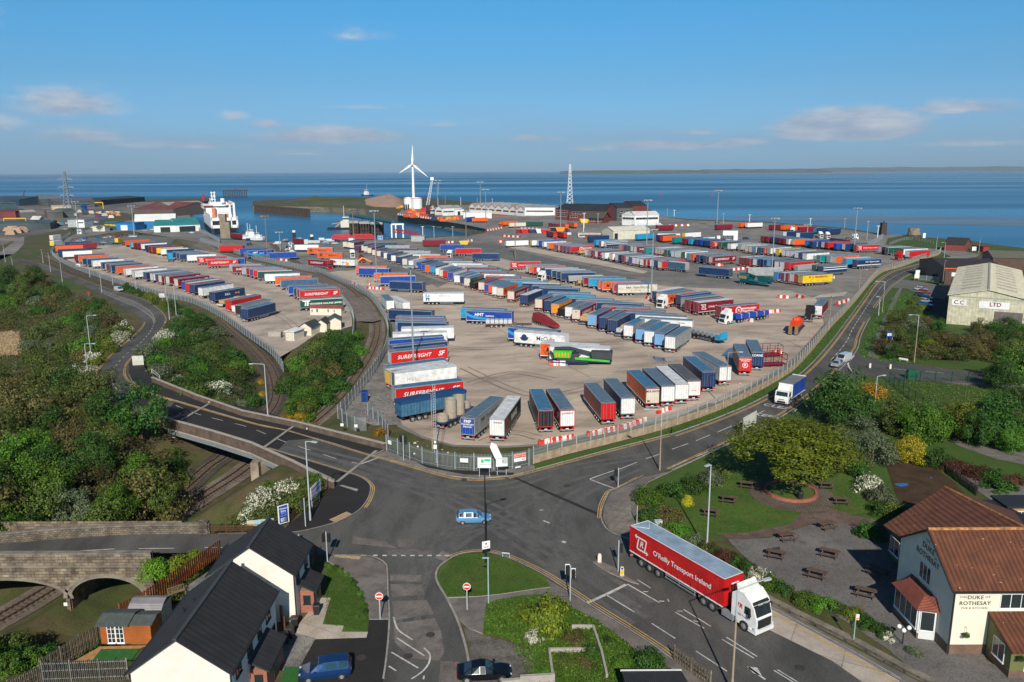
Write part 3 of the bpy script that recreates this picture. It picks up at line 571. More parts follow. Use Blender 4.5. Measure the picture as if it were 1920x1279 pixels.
sB('footway',Q_('608,1051 625,1043 677,1044 700,1047 721,1059 724,1072 725,1105 728,1162 692,1163 690,1140 676,1108 655,1080 630,1062'),m3)
rS('tactile_paving',Q_('626,1046 628,1042 677,1045 674,1051'),m_tact,.125)
kB(Q_('625,1042 677,1043 700,1045 722,1057 726,1072 727,1105 730,1162 725,1230 717,1285'))
kB(Q_('847,1047 825,1062 817,1080 822,1097 837,1122 856,1160 868,1195 877,1232 884,1285'),w=.22)
kB(Q_('847,1047 867,1039 910,1036 950,1046 987,1062 1025,1082 1070,1112 1100,1132 1215,1204 1260,1237 1330,1282'))
kB(Q_('1205,893 1162,914 1147,919 1140,927 1130,950 1127,973 1142,997 1180,1012 1225,1030 1300,1066 1447,1141 1600,1224 1702,1282'))
sB('verge',Q_('848,1050 867,1042 910,1039 950,1049 987,1065 1023,1085 1033,1102 995,1107 935,1116 895,1120 837,1122 822,1097 820,1080 827,1063'),m_lawn,.12)
sB('footway',Q_('837,1124 895,1121 935,1117 995,1108 1033,1103 1023,1086 1070,1114 1100,1134 1215,1206 1262,1240 1330,1285 1290,1300 1170,1205 1110,1160 1070,1141 1010,1120 975,1122 912,1134 916,1160 907,1190 880,1180 858,1160'),m3,.11)
rS('verge',Q_('912,1132 975,1119 1010,1117 1072,1140 1110,1160 1175,1207 1290,1300 1005,1300 1000,1215 955,1202 905,1192'),m_lawn,.14)
sB('footway',Q_('1146,922 1162,917 1205,896 1260,884 1215,905 1190,940 1200,990 1250,1035 1310,1062 1452,1138 1607,1220 1760,1300 1700,1282 1447,1144 1225,1033 1180,1014 1144,997 1130,973 1133,950'),m3,.11)
rS('pale_paving',Q_('1137,968 1150,945 1180,930 1185,970 1190,990 1170,1000 1146,995'),m_pave,.125)
sB('traffic_island',Q_('1112,1056 1120,1052 1150,1064 1178,1085 1198,1097 1180,1092 1140,1074'),m_pave,.13)
rS('field',Q_('1260,884 1315,858 1390,822 1450,792 1527,738 1560,731 1612,704 1720,716 1850,726 1960,737 2100,760 2100,900 1919,900 1650,980 1480,1010 1310,1010 1220,960 1212,905'),m1,.02)
rS('field',Q_('1606,655 1618,627 1643,578 1660,556 1674,540 1700,542 1735,557 1770,560 1800,548 2100,560 2100,725 1840,697 1765,689 1690,680 1652,674 1615,667'),m1,.02)
rS('footpath',Q_('1625,668 1640,640 1655,600 1680,550 1688,538 1692,540 1686,555 1664,600 1650,640 1640,662 1650,673 1635,671'),m3,.06)
rS('verge',Q_('1694,520 1715,512 1745,501 1772,494 1762,505 1760,535 1780,534 1730,528'),m1,.06)
rS('field',Q_('1665,461 1700,447 1740,449 1815,454 1850,462 1919,470 2150,490 2150,500 1919,488 1830,476 1800,468 1757,465'),m1,.09)
rS('car_park',Q_('1735,556 1770,562 1800,553 1780,600 1722,575 1728,560'),m2_,.05)
rS('dirt_bank',Q_('1765,716 1800,714 1960,720 1960,728 1800,722'),m_ball,.06)
rS('lawn',Q_('1235,990 1300,905 1400,870 1560,850 1640,900 1640,960 1600,965 1560,960 1502,965 1480,985 1400,1000 1340,1001 1290,990'),m_lawn,.05)
rS('red_path',Q_('1340,1001 1400,1000 1480,985 1502,965 1490,955 1530,948 1560,955 1605,968 1640,975 1660,990 1560,985 1515,985 1440,1008 1370,1012'),gM('red_gravel',(.13,.085,.07),(.07,.045,.04),(.17,.12,.10),fine=.35,s1=.3,s2=.8),.07)
rS('patio',Q_('1364,1012 1440,1010 1515,986 1560,977 1610,990 1680,990 1780,1090 1850,1240 1960,1290 1960,1340 1800,1330 1660,1215 1560,1150 1480,1110 1420,1070'),gM('patio_tarmac',(.135,.125,.12),(.085,.08,.078),(.18,.17,.16),fine=.35,s1=.15,s2=.6),.055)
rS('old_lot',Q_('1660,868 1735,866 1790,905 1830,950 1700,960 1680,930'),m_soil,.06)
rS('car_park',Q_('1765,872 1810,876 1840,895 1870,905 1960,920 1960,935 1860,940 1820,912'),gM('pub_tarmac',(.15,.145,.14),(.09,.088,.085),(.19,.18,.175),fine=.3,s1=.2,s2=.7),.06)
rS('road',Q_('1775,822 1830,832 1960,858 1960,880 1870,862 1800,838'),m3,.06)
rS('tarpaulin',Q_('1677,908 1700,907 1704,911 1690,914 1680,911'),mat('blue_tarpaulin',(.02,.16,.42),.5),.09);
rS('tarpaulin',Q_('1743,896 1748,896 1748,899 1744,898'),MATS['blue_tarpaulin'],.09)
c=P(1484,928);mb=MB();pts=[(c.x+5.4*mt.cos(a/24*mt.tau),c.y+5.4*mt.sin(a/24*mt.tau))for a in rg_(24)];mb.ps(pts,0,.1);sR('paved_ring',mb,gM('brick_paving',(.15,.11,.09),(.09,.065,.055),(.19,.15,.125),sB=.3,fine=.2,joint=.6))
rS('lawn',Q_('610,1066 628,1066 655,1085 680,1120 690,1160 690,1185 642,1187 605,1172'),m_lawn,.06)
rS('paving',Q_('600,1122 620,1122 605,1172 645,1174 641,1186 690,1186 687,1197 592,1200 555,1190 560,1172'),m_pale,.075)
rS('driveway',Q_('587,1198 690,1190 692,1163 728,1163 724,1230 716,1300 540,1310'),m2_,.065)
rS('paving',Q_('540,1185 592,1198 560,1255 545,1251 530,1260 520,1240'),m_gravel,.08)
rS('artificial_grass',Q_('534,1252 562,1252 556,1300 520,1300'),mat('bright_turf',(.02,.12,.02),.9,var=.2,vs=4),.085)
rS('paving',Q_('350,1100 392,1072 395,1090 360,1130 345,1125'),m_gravel,.08)
rS('artificial_grass',Q_('190,1219 262,1218 245,1243 172,1242'),MATS['bright_turf'],.07)
rS('decking',Q_('188,1214 278,1212 262,1218 190,1219 172,1242 138,1242'),mat('new_timber',(.42,.22,.09),.8,var=.2,vs=3),.1)
rS('reed_bed',Q_('-60,618 -20,608 6,613 20,608 36,618 32,630 44,640 30,646 34,654 8,652 -10,662 -60,660'),m_reed,.3,z=-2)
rS('meadow',Q_('100,520 117,513 156,532 140,535 112,530'),m1,.05,z=-2)
rS('meadow',Q_('-40,474 20,470 30,476 0,482 -40,484'),m1,.05,z=-2);rS('meadow',Q_('28,466 40,463 42,472 34,474'),m1,.05,z=-2);rS('meadow',Q_('56,464 72,466 76,476 66,477'),m1,.05,z=-2)
rS('road',Q_('-40,470 0,466 30,444 45,438 44,452 28,468 0,480 -40,486'),m_port,.05,z=-2)
rS('works_yard',Q_('-60,462 0,455 45,440 100,430 230,400 300,390 345,394 380,378 260,376 -60,378'),gM('works_ground',(.10,.10,.10),(.03,.035,.04),(.26,.22,.19),fine=.3,s1=.012,s2=.06),.04,z=-2)
def mD(name,px,z0,hts,m,seed):
 r_=random.Random(seed);mb=MB();base=[PT(*p)for p in px];n=len(base)//2;A=base[:n];B=base[n:][::-1];K=7;rows=[]
 for i in rg_(n):
  row=[]
  for k in rg_(K+1):
   f=k/K;q=A[i].lerp(B[i],f);hgt_=hts[i]*mt.sin(mt.pi*f)**.7*r_.uniform(.8,1.2)if 0<k<K else 0
   row.append((q.x+r_.uniform(-2,2),q.y,Tn(q.x)+.05+hgt_))
  rows.append(row)
 mb.v=[v for r2 in rows for v in r2];mb.f=[(i*(K+1)+k,i*(K+1)+k+1,(i+1)*(K+1)+k+1,(i+1)*(K+1)+k)for i in rg_(n-1)for k in rg_(K)];mb.m=[0]*len(mb.f)
 sR(name,mb,m,smooth=True)
mD('terrain',Q_('535,384 560,385 590,386 620,387 650,388 680,389 700,390 700,376 680,375 650,374 620,374 590,374 560,374 535,375'),0,[0,5,9,6,8,5,0],gM('dune_grass',(.09,.10,.045),(.17,.11,.05),(.05,.075,.03),s1=.02,s2=.06),1)
mD('gravel_heap',Q_('672,386 690,387 710,388 730,389 748,389 757,389 757,376 748,376 730,375.5 710,375.5 690,375.5 672,376'),0,[1,6,9,12,8,0],gM('pink_gravel',(.38,.24,.17),(.28,.18,.13),(.42,.28,.21),s1=.03,s2=.2),2)
mb=MB();mb.bx(-26000,26000,-60,30000,-14,1250)
m=bpy.data.materials.new('haze_air');m.use_nodes=True;t=m.node_tree;t.nodes.clear();o=N('ShaderNodeOutputMaterial',t);v=N('ShaderNodeVolumePrincipled',t);D(v.inputs['Color'],(.62,.78,.95,1));D(v.inputs['Density'],3.2e-5);K(t,v.outputs[0],o.inputs['Volume'])
HZ=mb.bd('haze',m,kind='stuff',label='thin blue haze over the bay',cat='haze')
# ---- trailers and lorries ----
ORD=['first','second','third','fourth','fifth','sixth','seventh','eighth','ninth','tenth','eleventh','twelfth','thirteenth','fourteenth','fifteenth','sixteenth','seventeenth','eighteenth','nineteenth','twentieth']
def ordn(i):
 if i<20:return ORD[i]
 t=['twenty','thirty','forty','fifty','sixty','seventy','eighty','ninety'][(i+1)//10-2];r_=(i+1)%10
 return(t+'-'+ORD[r_-1])if r_ else{'twenty':'twentieth','thirty':'thirtieth','forty':'fortieth','fifty':'fiftieth','sixty':'sixtieth','seventy':'seventieth','eighty':'eightieth','ninety':'ninetieth'}[t]
roofS=wM('roof_sheet',(.085,.125,.16),(.12,.165,.205),1.1,'X',.35,'SIN');roofW=wM('white_roof',(.60,.61,.60),(.70,.70,.69),1.1,'X',.4,'SIN');roofB=wM('blue_roof',(.03,.10,.18),(.06,.16,.26),.6,'X',.3,'SIN')
roofK=wM('brown_roof',(.09,.08,.075),(.12,.105,.10),1.1,'X',.5,'SIN')
ROOF={'S':roofS,'W':roofW,'B':roofB,'K':roofK}
L_,W_,ZB,ZT=13.6,2.55,1.18,4
def curtain(c):
 k='curtain_'+c
 if k in MATS:return MATS[k]
 col=PAL[c][1];return wM(k,tuple(x*.93 for x in col),tuple(min(1,x*1.06)for x in col),1.35,'X',.42,'SIN')
def m_body(c,mi=0):
 mb=MB();mb.bx(.06,L_-.06,-W_/2+.01,W_/2-.01,ZB,ZT,0)
 for y in(-W_/2,W_/2):
  y0,y1=(y-.015,y+.02)if y<0 else(y-.02,y+.015)
  mb.bx(0,L_,y0,y1,ZB-.06,ZB+.07,1);mb.bx(0,L_,y0,y1,ZT-.09,ZT+.02,2);mb.bx(0,.1,y0,y1,ZB+.07,ZT-.09,2);mb.bx(L_-.1,L_,y0,y1,ZB+.07,ZT-.09,2)
 mb.bx(L_-.06,L_+.03,-1.2,1.2,ZB,ZT-.02,3)
 return mb
def m_roof():
 mb=MB();mb.bx(.02,L_,-1.255,1.255,ZT,ZT+.045,0)
 for y in(-1.24,1.19):mb.bx(0,L_+.02,y,y+.05,ZT+.045,ZT+.07,1)
 for x in(0,L_-.06):mb.bx(x,x+.06,-1.19,1.19,ZT+.045,ZT+.07,1)
 mb.be((.3,-1.1,ZT+.055),(1.6,0,ZT+.055),.04,.02,1);mb.be((.3,1.1,ZT+.055),(1.6,0,ZT+.055),.04,.02,1)
 return mb
def m_door():
 mb=MB();mb.bx(-.045,.06,-1.16,1.16,ZB+.12,ZT-.12,0);mb.bx(-.06,.0,-.012,.012,ZB+.12,ZT-.12,2)
 for y0,y1,z0,z1 in((-1.275,1.275,ZT-.12,ZT),(-1.275,1.275,ZB-.04,ZB+.12),(-1.275,-1.16,ZB,ZT),(1.16,1.275,ZB,ZT)):mb.bx(-.05,.05,y0,y1,z0,z1,1)
 for y in(-.85,-.35,.35,.85):mb.cyl((-.07,y,ZB+.15),(-.07,y,ZT-.15),.02,n=5,mi=3)
 for y in(-1,.75):mb.bx(-.075,-.05,y,y+.28,ZT-.09,ZT-.03,2)
 return mb
def m_chassis(wheels=False):
 mb=MB()
 for y in(-.5,.5):mb.bx(.3,13.2,y-.07,y+.07,.95,ZB-.06,0)
 mb.bx(-.02,.12,-1.2,1.2,.5,.68,1);mb.bx(.0,.14,-1.2,-.8,.7,.95,2);mb.bx(.0,.14,.8,1.2,.7,.95,2);mb.bx(.02,.1,-.25,.25,.72,.84,3)
 for y in(-.9,.9):
  mb.bx(10.5,10.7,y-.08,y+.08,.12,ZB-.06,0);mb.bx(10.4,10.8,y-.15,y+.15,.02,.12,0)
 for y in(-1.2,1.2):
  for z in(.55,.85):mb.bx(5.6,10,y-.02,y+.02,z,z+.1,1)
  for x in(5.7,7.6,9.8):mb.bx(x,x+.06,y-.02,y+.02,.5,ZB-.06,1)
 mb.bx(7.2,9,-.35,.35,.5,.95,0)
 for x in(1.9,3.22,4.54):mb.cyl((x,-1,.52),(x,1,.52),.09,n=6,mi=0)
 mb.bx(1.2,5.2,-1.2,-.75,1.06,1.1,0);mb.bx(1.2,5.2,.75,1.2,1.06,1.1,0)
 if wheels:
  for x in(1.9,3.22,4.54):
   for s_ in(-1,1):mb.wheel(x,s_*1.07,.52,.36,s_,mi=4,mr=5)
 return mb
mw=MB();mw.wheel(0,0,.52,.36,1);WHEEL_R=mw.mesh('wheel',[tyre,rimm]);mw=MB();mw.wheel(0,0,.52,.36,-1);WHEEL_L=mw.mesh('wheel',[tyre,rimm])
MC={}
def cH(k,f):
 if k not in MC:MC[k]=f()
 return MC[k]
fR=mat('frame_red',(.35,.02,.02),.5)
chn=lambda w:cH(('ch',w),lambda:m_chassis(w).mesh('chassis',[dM,sT,rL_,wP,tyre,rimm]))
def frame_of(c):return{'R':fR,'r':fR,'B':pN('B'),'K':fR}.get(c,sT)
TXT={'s':[('SUREFREIGHT',1.2,.40,2.62,.3,.012,'W',1.08),('SF',1.5,.87,2.66,.3,.02,'W',1)],'o':[("O'Reilly Transport Ireland",.78,.58,2.5,0,.012,'W',1),('LOGO',1.5,.14,2.6,0,0,'W',1)],'h':[('HMT',1.25,.28,2.95,.2,.03,'W',1),('SHIPPING',.6,.52,2.62,.1,.02,'W',1),('SWOOSH',1,.5,2,0,0,'c',1)],'p':[('PMP TRANSPORT',.95,.5,2.9,0,.008,'K',1.15),('IRELAND',.5,.5,2.05,0,.004,'K',1.2)],'q':[('McCulla',1.5,.62,2.6,0,.005,'B',1),('GLOBE',1,.2,2.7,0,0,'B',1)],'c':[('mcculla',1,.6,2.6,0,.008,'K',1),('DISC',.6,.2,2.65,0,0,'r',1)],'m':[('McCULLA',1,.6,2.6,.1,.02,'K',1),('MRING',1,.14,2.6,0,0,'K',1)],'a':[('M&S',1,.27,2.35,0,0,'N',1.2)],'x':[('HANNON',.75,.52,3.1,0,.0,'N',1.1),('UN',1,.1,2.6,0,.0,'c',1)],'t':[('Poundland',1.35,.45,2.6,0,.03,'W',1)],'w':[('WOODSIDE HAULAGE LIMITED',.72,.6,2.3,0,.03,'W',1),('TT',1,.15,2.55,0,0,'W',1)],'y':[('W. S. DENNISON',1,.5,3.2,0,.03,'R',1.1)],'g':[('MONTGOMERY',.75,.72,2.95,0,.03,'W',1),('TRANSPORT',.75,.70,2.15,0,.03,'W',1),('RING',1.1,.45,2.6,0,0,'W',1)],'e':[('E.B.A.',1,.42,2.7,0,.03,'W',1),('HORN',1,.72,2.7,0,0,'A',1)],'d':[('T. DOBSON & SONS',.9,.5,2.8,0,.02,'W',1)],'j':[('RANGE',1.4,.55,2.7,0,.02,'W',1),('RING',1.1,.12,2.7,0,0,'r',1)],'k':[('LINEHAUL',1,.3,2.2,0,.01,'c',1)],'n':[('RINGWOOD',.9,.5,3.2,0,.0,'N',1.1)],'v':[('STRIPE',1,.5,2.6,0,0,'W',1)],'z':[('H.M.T. Shipping Limited',.8,.62,3,.15,.02,'W',1),('STRIPE',1,.5,1.7,0,0,'W',1)],'u':[('mari',1.7,.42,2.6,0,.03,'W',1)],'G':[('krone',.6,.8,3.3,0,.01,'B',1)]}
DTX={'P':[('PMP',.72,0,3.45,.03,'W'),('TRANSPORT',.40,0,2.95,.025,'W'),('IRELAND',.38,0,2.55,.02,'W')],'M':[('MULGREW',.5,0,3.45,.02,'K'),('M',.6,-.75,1.65,.04,'K')],'L':[('LOANE',.66,0,3.45,.03,'W')],'R':[('RANGE',.42,.15,3.4,.01,'B')],'S':[('SUREFREIGHT',.33,0,3.45,.015,'R')],'T':[('MONTGOMERY',.34,0,3.65,.02,'W'),('TRANSPORT',.34,0,3.3,.02,'W'),('RING',.75,0,2.4,0,'W')],'s':[('SF',.6,0,3.3,.02,'r')],'c':[('SUREFREIGHT',.2,0,2.2,.01,'r')],'m':[('M',.6,0,2.2,.04,'K')]}
def ringm(mb,c,rt,up,r0,r1,n=20,a0=0,a1=mt.tau,mi=0,off=.015):
 c,rt,up=Vc(c),Vc(rt),Vc(up);nn=rt.cross(up)*off;vs=[]
 for i in rg_(n+1):
  a=a0+(a1-a0)*i/n
  for r_ in(r0,r1):vs.append(c+nn+(rt*mt.cos(a)+up*mt.sin(a))*r_)
 mb.add(vs,[(2*i,2*i+1,2*i+3,2*i+2)for i in rg_(n)],mi)
def marks(key,both=True,ref=(L_,W_/2+.012)):
 mats_,idx=[],{}
 mb=MB();Lx,yy=ref
 for side in((-1,1)if both else(-1,)):
  rt=Vc((1,0,0))if side<0 else Vc((-1,0,0));up=Vc((0,0,1));y=side*yy
  for(tx,sz,fx,z,sh,bo,c,sp)in TXT[key]:
   if c not in idx:idx[c]=len(mats_);mats_.append(mat('lettering_'+c,tuple(min(1,v*1.05)for v in PAL[c][1]),.5,var=.03))
   i=idx[c];x=Lx*fx if side<0 else Lx*(1-fx);org=Vc((x,y,z));Pn=lambda a,b:org+rt*a+up*b+Vc((0,side*.012,0))
   def pg(pts,j=i):
    q=[Pn(*p)for p in pts];tr=tessellate_polygon([[Vc((p[0],p[1],0))for p in pts]]);mb.add(q,[orient(pts,t_)for t_ in tr],j)
   if tx=='LOGO':
    for q in(Q_('-.95,.75 .72,.75 .85,.6 .68,.58 -.95,.58'),Q_('.85,.6 .62,-.55 .44,-.55 .68,.6'),Q_('.95,-.75 -.60,-.75 -.78,-.6 -.6,-.58 .95,-.58'),Q_('-.78,-.6 -.56,.5 -.38,.5 -.6,-.6'),Q_('-1.1,.67 -.8,.95 -.8,.4'),Q_('1.1,-.67 .8,-.4 .8,-.95')):pg(q)
    pX(mb,'R',.95,org,rt,up,i,.2,.02)
   elif tx=='SWOOSH':
    n=16;xa,xb=-Lx*.49,Lx*.40
    top=[(xa+(xb-xa)*k/n,.95*mt.exp(-4.2*k/n)*2-.42+.25*mt.sin(3*k/n))for k in rg_(n+1)];bot=[(p[0],p[1]-.85*(1-k/n)**.8-.01)for k,p in eN(top)]
    pg([(a,max(-.7,b))for a,b in bot]+top[::-1])
   elif tx=='GLOBE':
    ringm(mb,org,rt,up,.0,.75,20,mi=i if 'r' not in idx else idx['r']);ringm(mb,org+up*.25,rt,up,.85,1.2,16,mt.pi*1.1,mt.pi*1.95,i,.03)
   elif tx in('DISC',):ringm(mb,org,rt,up,0,sz,mi=i)
   elif tx=='RING':ringm(mb,org,rt,up,sz*.75,sz,mi=i);pX(mb,'X',sz*.9,org,rt,up,i,0,.03)
   elif tx=='MRING':ringm(mb,org,rt,up,1.05,1.15,mi=i);pX(mb,'M',1.5,org,rt,up,i,.2,.04)
   elif tx=='UN':
    pg(Q_('-.55,1.15 -.2,1.15 -.1,.45 .45,.3 .45,1.1 .8,1 .8,.1 -.4,.2'));idx.setdefault('B',len(mats_));
    if idx['B']==len(mats_):mats_.append(pN('B'))
    pg(Q_('-.4,.0 .8,-.15 .65,-1.15 .35,-1.1 .35,-.45 -.05,-.35 -.15,-1.15 -.5,-1.2'),idx['B'])
   elif tx=='TT':pg(Q_('-1.2,.95 1.2,.95 1.2,.6 .8,.6 .6,-.8 .1,-.8 .1,.6 -.1,.6 -.1,-.8 -.6,-.8 -.4,.6 -1.2,.6'));pg(Q_('-1.8,1.05 11.5,1.05 11.5,1.2 -1.8,1.2'))
   elif tx=='HORN':pg(Q_('-.9,-.2 .6,-.1 1.1,-.5 1.1,.5 .6,.1 -.9,.1'));pg(Q_('-.5,.1 .1,.5 .2,.45 -.2,.1'))
   elif tx=='STRIPE':pg([(-Lx*.48,-.12),(Lx*.48,-.12),(Lx*.48,.18),(-Lx*.48,.18)]);pg([(-Lx*.48,.75),(Lx*.48,.75),(Lx*.48,1),(-Lx*.48,1)])if key=='v' else 0
   else:pX(mb,tx,sz,org,rt,up,i,sh,bo,.012,sp)
 return mb.mesh('lettering',mats_)
def door_marks(key):
 mats_,idx=[],{};mb=MB()
 for(tx,sz,y,z,bo,c)in DTX[key]:
  if c not in idx:idx[c]=len(mats_);mats_.append(mat('lettering_'+c,PAL[c][1],.5,var=.03))
  if tx=='RING':ringm(mb,(-.06,y,z),(0,-1,0),(0,0,1),sz*.6,sz*.75,mi=idx[c]);pX(mb,'R',sz,(-.06,y,z),(0,-1,0),(0,0,1),idx[c],0,.03,.03);continue
  pX(mb,tx,sz,(-.05,-y,z),(0,-1,0),(0,0,1),idx[c],0,bo,.03)
 return mb.mesh('lettering',mats_)
roof_choice=lambda r_:r_.choices('SSSSSWBK',k=1)[0]
SPECS=[]
def spec(pos,ang,code,label,group,kind='box',roof=None,L=None,dt=None,st=None,level=None,mid=False):
 SPECS.append(dict(pos=pos,ang=ang,code=code,label=label,group=group,kind=kind,roof=roof,dt=dt,st=st))
def words(lab):
 w=lab.split();return ' '.join(w[:16])
def row(where,s,h0,h1,anchor='near',plan='from the left'):
 items=[q.split(',')for q in s.split()]
 def ang(h):a,b=PT(*h[0],4),PT(*h[1],4);return mt.atan2(b.y-a.y,b.x-a.x)
 a0,a1=ang(h0),ang(h1);n=len(items)
 for i,(x,y,code)in eN(items):
  f=i/max(1,n-1);a=a0+(a1-a0)*f+rnd.uniform(-.008,.008);d=Vc((mt.cos(a),mt.sin(a),0));lf=Vc((-d.y,d.x,0))
  if anchor=='near':p=PT(float(x),float(y),1.12)
  else:
   p=PT(float(x),float(y),4.04)-d*L_;p+=lf*(1.25 if lf.y>0 else-1.25)
  p.z=Tn(p.x)
  c=code.split(':');k={'F':'flat','T':'tank','K':'tipper'}.get(c[1]if len(c)>1 and c[1]in 'FTK' else '','box');ex=c[1]if len(c)>1 and k=='box' else ''
  side,door=c[0][0],(c[0][1]if len(c[0])>1 else c[0][0])
  SPECS.append(dict(pos=p,ang=a,side=side,door=door,kind=k,st=ex[:1]or None,dt=None,where=where,i=i,n=n,roof=None,group='trailers parked in '+where))
GC={'box':'curtain trailer','flat':'flatbed trailer','tank':'tanker trailer','tipper':'tipper trailer'}
row('the fence row of the west lot','123,463,B 133,466,Rw 105,471,Ol 109,478,Bl 118,482,Wt 140,489,RR 148,491,OO 155,496,Bw 164,497,B 173,500,Ww 191,504,BB 199,507,Rw 206,509,B 219,512,OO 234,516,Ww 250,520,Ww 272,524,B 285,526,Ww 295,528,BB 301,530,Rw 315,532,Rw:s 331,537,Rw:s 345,543,Bb 352,546,rr 361,549,BB 377,555,WW 398,564,BB:e 412,571,wA:F 429,580,rr 441,585,WO:K 448,590,NK 458,598,B',((106,464),(155,462.3)),((462,582),(514,569)))
row('the back row of the west lot','236,460,OO 245,464,Nc 252,465,RR 258,466,RR 266,467,WW 273,470,BB 279,472,RR 285,473,RO 293,475,YR 302,477,WW 313,479,BN 324,483,BB 331,485,BB 337,487,BB 351,489,WW 370,493,rr:o 389,499,rr:s',((236,450),(276,447.5)),((388,486),(440,484)))
row('the middle row of the west lot','405,496,bb 432,508,NN 437,511,RR:s 455,514,Nb 463,515,RR:s 469,517,VB 476,519,rr 484,522,gg:d 497,527,WW 517,533,Or 527,539,SW 541,551,bb 551,555,Br 557,557,RN 562,560,rr:s 562,577,gg:w',((437,495),(500,494)),((561,547.5),(632.5,543.7)))
row('the long middle row of the main yard','647,463,Rw 655,464,Rw 660,465,Rw 669,471,KB 678,470,Bw 686,472,Ow 693,475,Rw 702,479,Bw 711,481,Rw 718,483,WB 724,485,WW 730,487,BB 738,490,NW 748,493,BB 759,497,Nw 771,501,WW 786,504,Bb 795,507,bb 802,510,NO 812,512,Bc 822,516,WW 829,519,Rw 836,521,Rr 845,524,Wb 857,530,WW 868,532,WB 876,536,gw 886,540,KK:K 903,544,Rw:s 914,548,bb 922,550,RO 929,553,WW 938,555,Ow:m 958,562,Rw:s 982,570,BB 1010,578,Rw:s 1027,582,BB 1041,588,AA 1053,591,KK:K 1067,594,NW 1080,599,Rw:s 1093,603,BB:F 1110,610,VP 1131,616,BB 1147,621,BB 1161,625,BB:F 1178,631,NW 1200,638,BP 1217,643,NW 1236,648,BP 1256,654,NW',((673.7,460),(695,455.6)),((1265,631),(1284,618)))
row('the rear rank behind the long middle row','742,456,gg 755,459,BB 768,461,NR 782,466,RR 795,470,NR 807,472,NN 825,477,WW 840,480,OO 850,484,Rw 867,487,BB 877,490,Rw 886,491,NN 904,494,WW 915,498,NB 931,502,RR 940,506,cc 951,509,RR 965,512,WW 975,517,rr:s 1009,522,cc 1026,526,cc 1049,530,BB 1070,535,BB 1085,539,BB 1105,547,cB 1115,552,cc 1150,559,BB 1164,563,rr 1205,567,BB 1217,574,rr:s 1246,581,RR:u 1268,588,BB 1288,593,WW 1299,600,WW:G',((703,456),(743,456)),((1198,594),(1288,597)),'far')
row('the short row by the tall mast','956,503,rr:o 986,509,NW 992,511,OK 999,512,rw 1006,513,WW:T 1013,515,Bb 1022,517,BB 1034,520,BW 1043,522,BB 1051,525,BB 1066,527,NN:K 1079,531,Bb:F 1093,534,Rr 1103,536,cc 1121,541,Ow 1128,543,Ow:m 1149,547,rW 1157,549,wB:p',((988,495.6),(1037.5,493)),((1155,531),(1220,529)))
row('the short row east of the tall mast','1228,563,SB 1236,567,Ow 1245,569,Ow:m 1272,571,BB 1282,577,NN 1289,581,RR 1304,585,RR:o',((1240,551),(1300,541)),((1307.5,568),(1374,561)))
row('the front row of the east yard','948,461,WW 996,460,WY 1008,461,bw 1018,463,WW 1027,466,Ow 1041,469,RV 1048,470,Rw 1054,471,RR 1061,472,bb 1068,473,rr:g 1082,475,AA:F 1099,479,WW 1105,480,RN 1111,481,RR 1118,482,RW:s 1131,485,WW 1145,487,Ww 1156,489,Bw 1168,491,RR 1176,492,Rw 1182,494,bb 1189,495,BW 1196,496,RW 1203,498,RW 1210,498,rw:s 1222,500,NW 1229,501,BB 1237,503,rw',((1072,461),(1107,458.5)),((1240.6,489),(1282,485.6)))
row('the second row of the east yard','1103,452,BB 1115,460,cc 1125,462,Wr 1135,463,BW:v 1163,468,NN 1169,469,OO 1173,470,BB 1179,471,gg 1185,472,RW 1191,473,RW:s 1210,475,tt:t 1224,475,BN 1231,476,Rw 1237,477,Rw 1242,478,Rw 1248,480,gg 1254,480,cc 1261,482,NW 1268,483,NW 1281,484,Wg 1290,487,Nc 1297,488,OO 1308,490,BB 1321,492,BB 1332,493,Rw:s 1389,495,RR 1396,496,RR 1402,497,RR 1415,498,BW 1427,499,BB 1441,500,BP 1456,503,RW 1466,504,RW 1476,505,rr 1492,507,NN:K 1526,510,gg 1538,513,BB:v',((1250,461),(1290,459)),((1465,494),(1520,490)))
row('the third row of the east yard','1232,450,BB 1240,452,Or 1262,455,tt:t 1281,457,RR 1293,458,cc 1304,459,BB 1314,460,bb 1322,461,BB 1334,463,rr:o 1350,464,gg 1367,467,WW 1386,468,NN 1400,472,Rw 1407,473,Rw 1414,474,Wc 1423,475,BB 1431,475,OO 1441,476,WN 1457,478,YY 1469,480,rW 1477,481,WW 1485,482,WW 1493,484,BW 1499,484,BB 1508,487,WW 1526,487,NN:K 1534,491,tt:t 1553,492,NN 1563,493,Ow 1583,497,cc 1602,500,BB:z',((1262,445),(1297,443)),((1585,483),(1640,480)))
row('the back row of the east yard','1428,452,RR 1437,453,RR 1447,454,BB 1454,455,BB 1461,456,RR 1468,457,RR 1476,458,wW 1486,459,Ow 1511,461,bc 1520,463,BB 1530,463,BW 1542,464,rW 1549,465,rr 1565,467,bb 1581,468,BW 1603,470,rr:o 1649,473,KW 1662,475,gg 1690,478,Wg',((1430,441),(1465,440)),((1602,458),(1640,457)))
row('the short row with the yellow trailer','1454,525,bc 1466,526,NR 1474,527,RR 1482,528,NW 1490,529,rr 1500,531,YY:y',((1496,516),(1545,513)),((1496,517),(1546,514)))
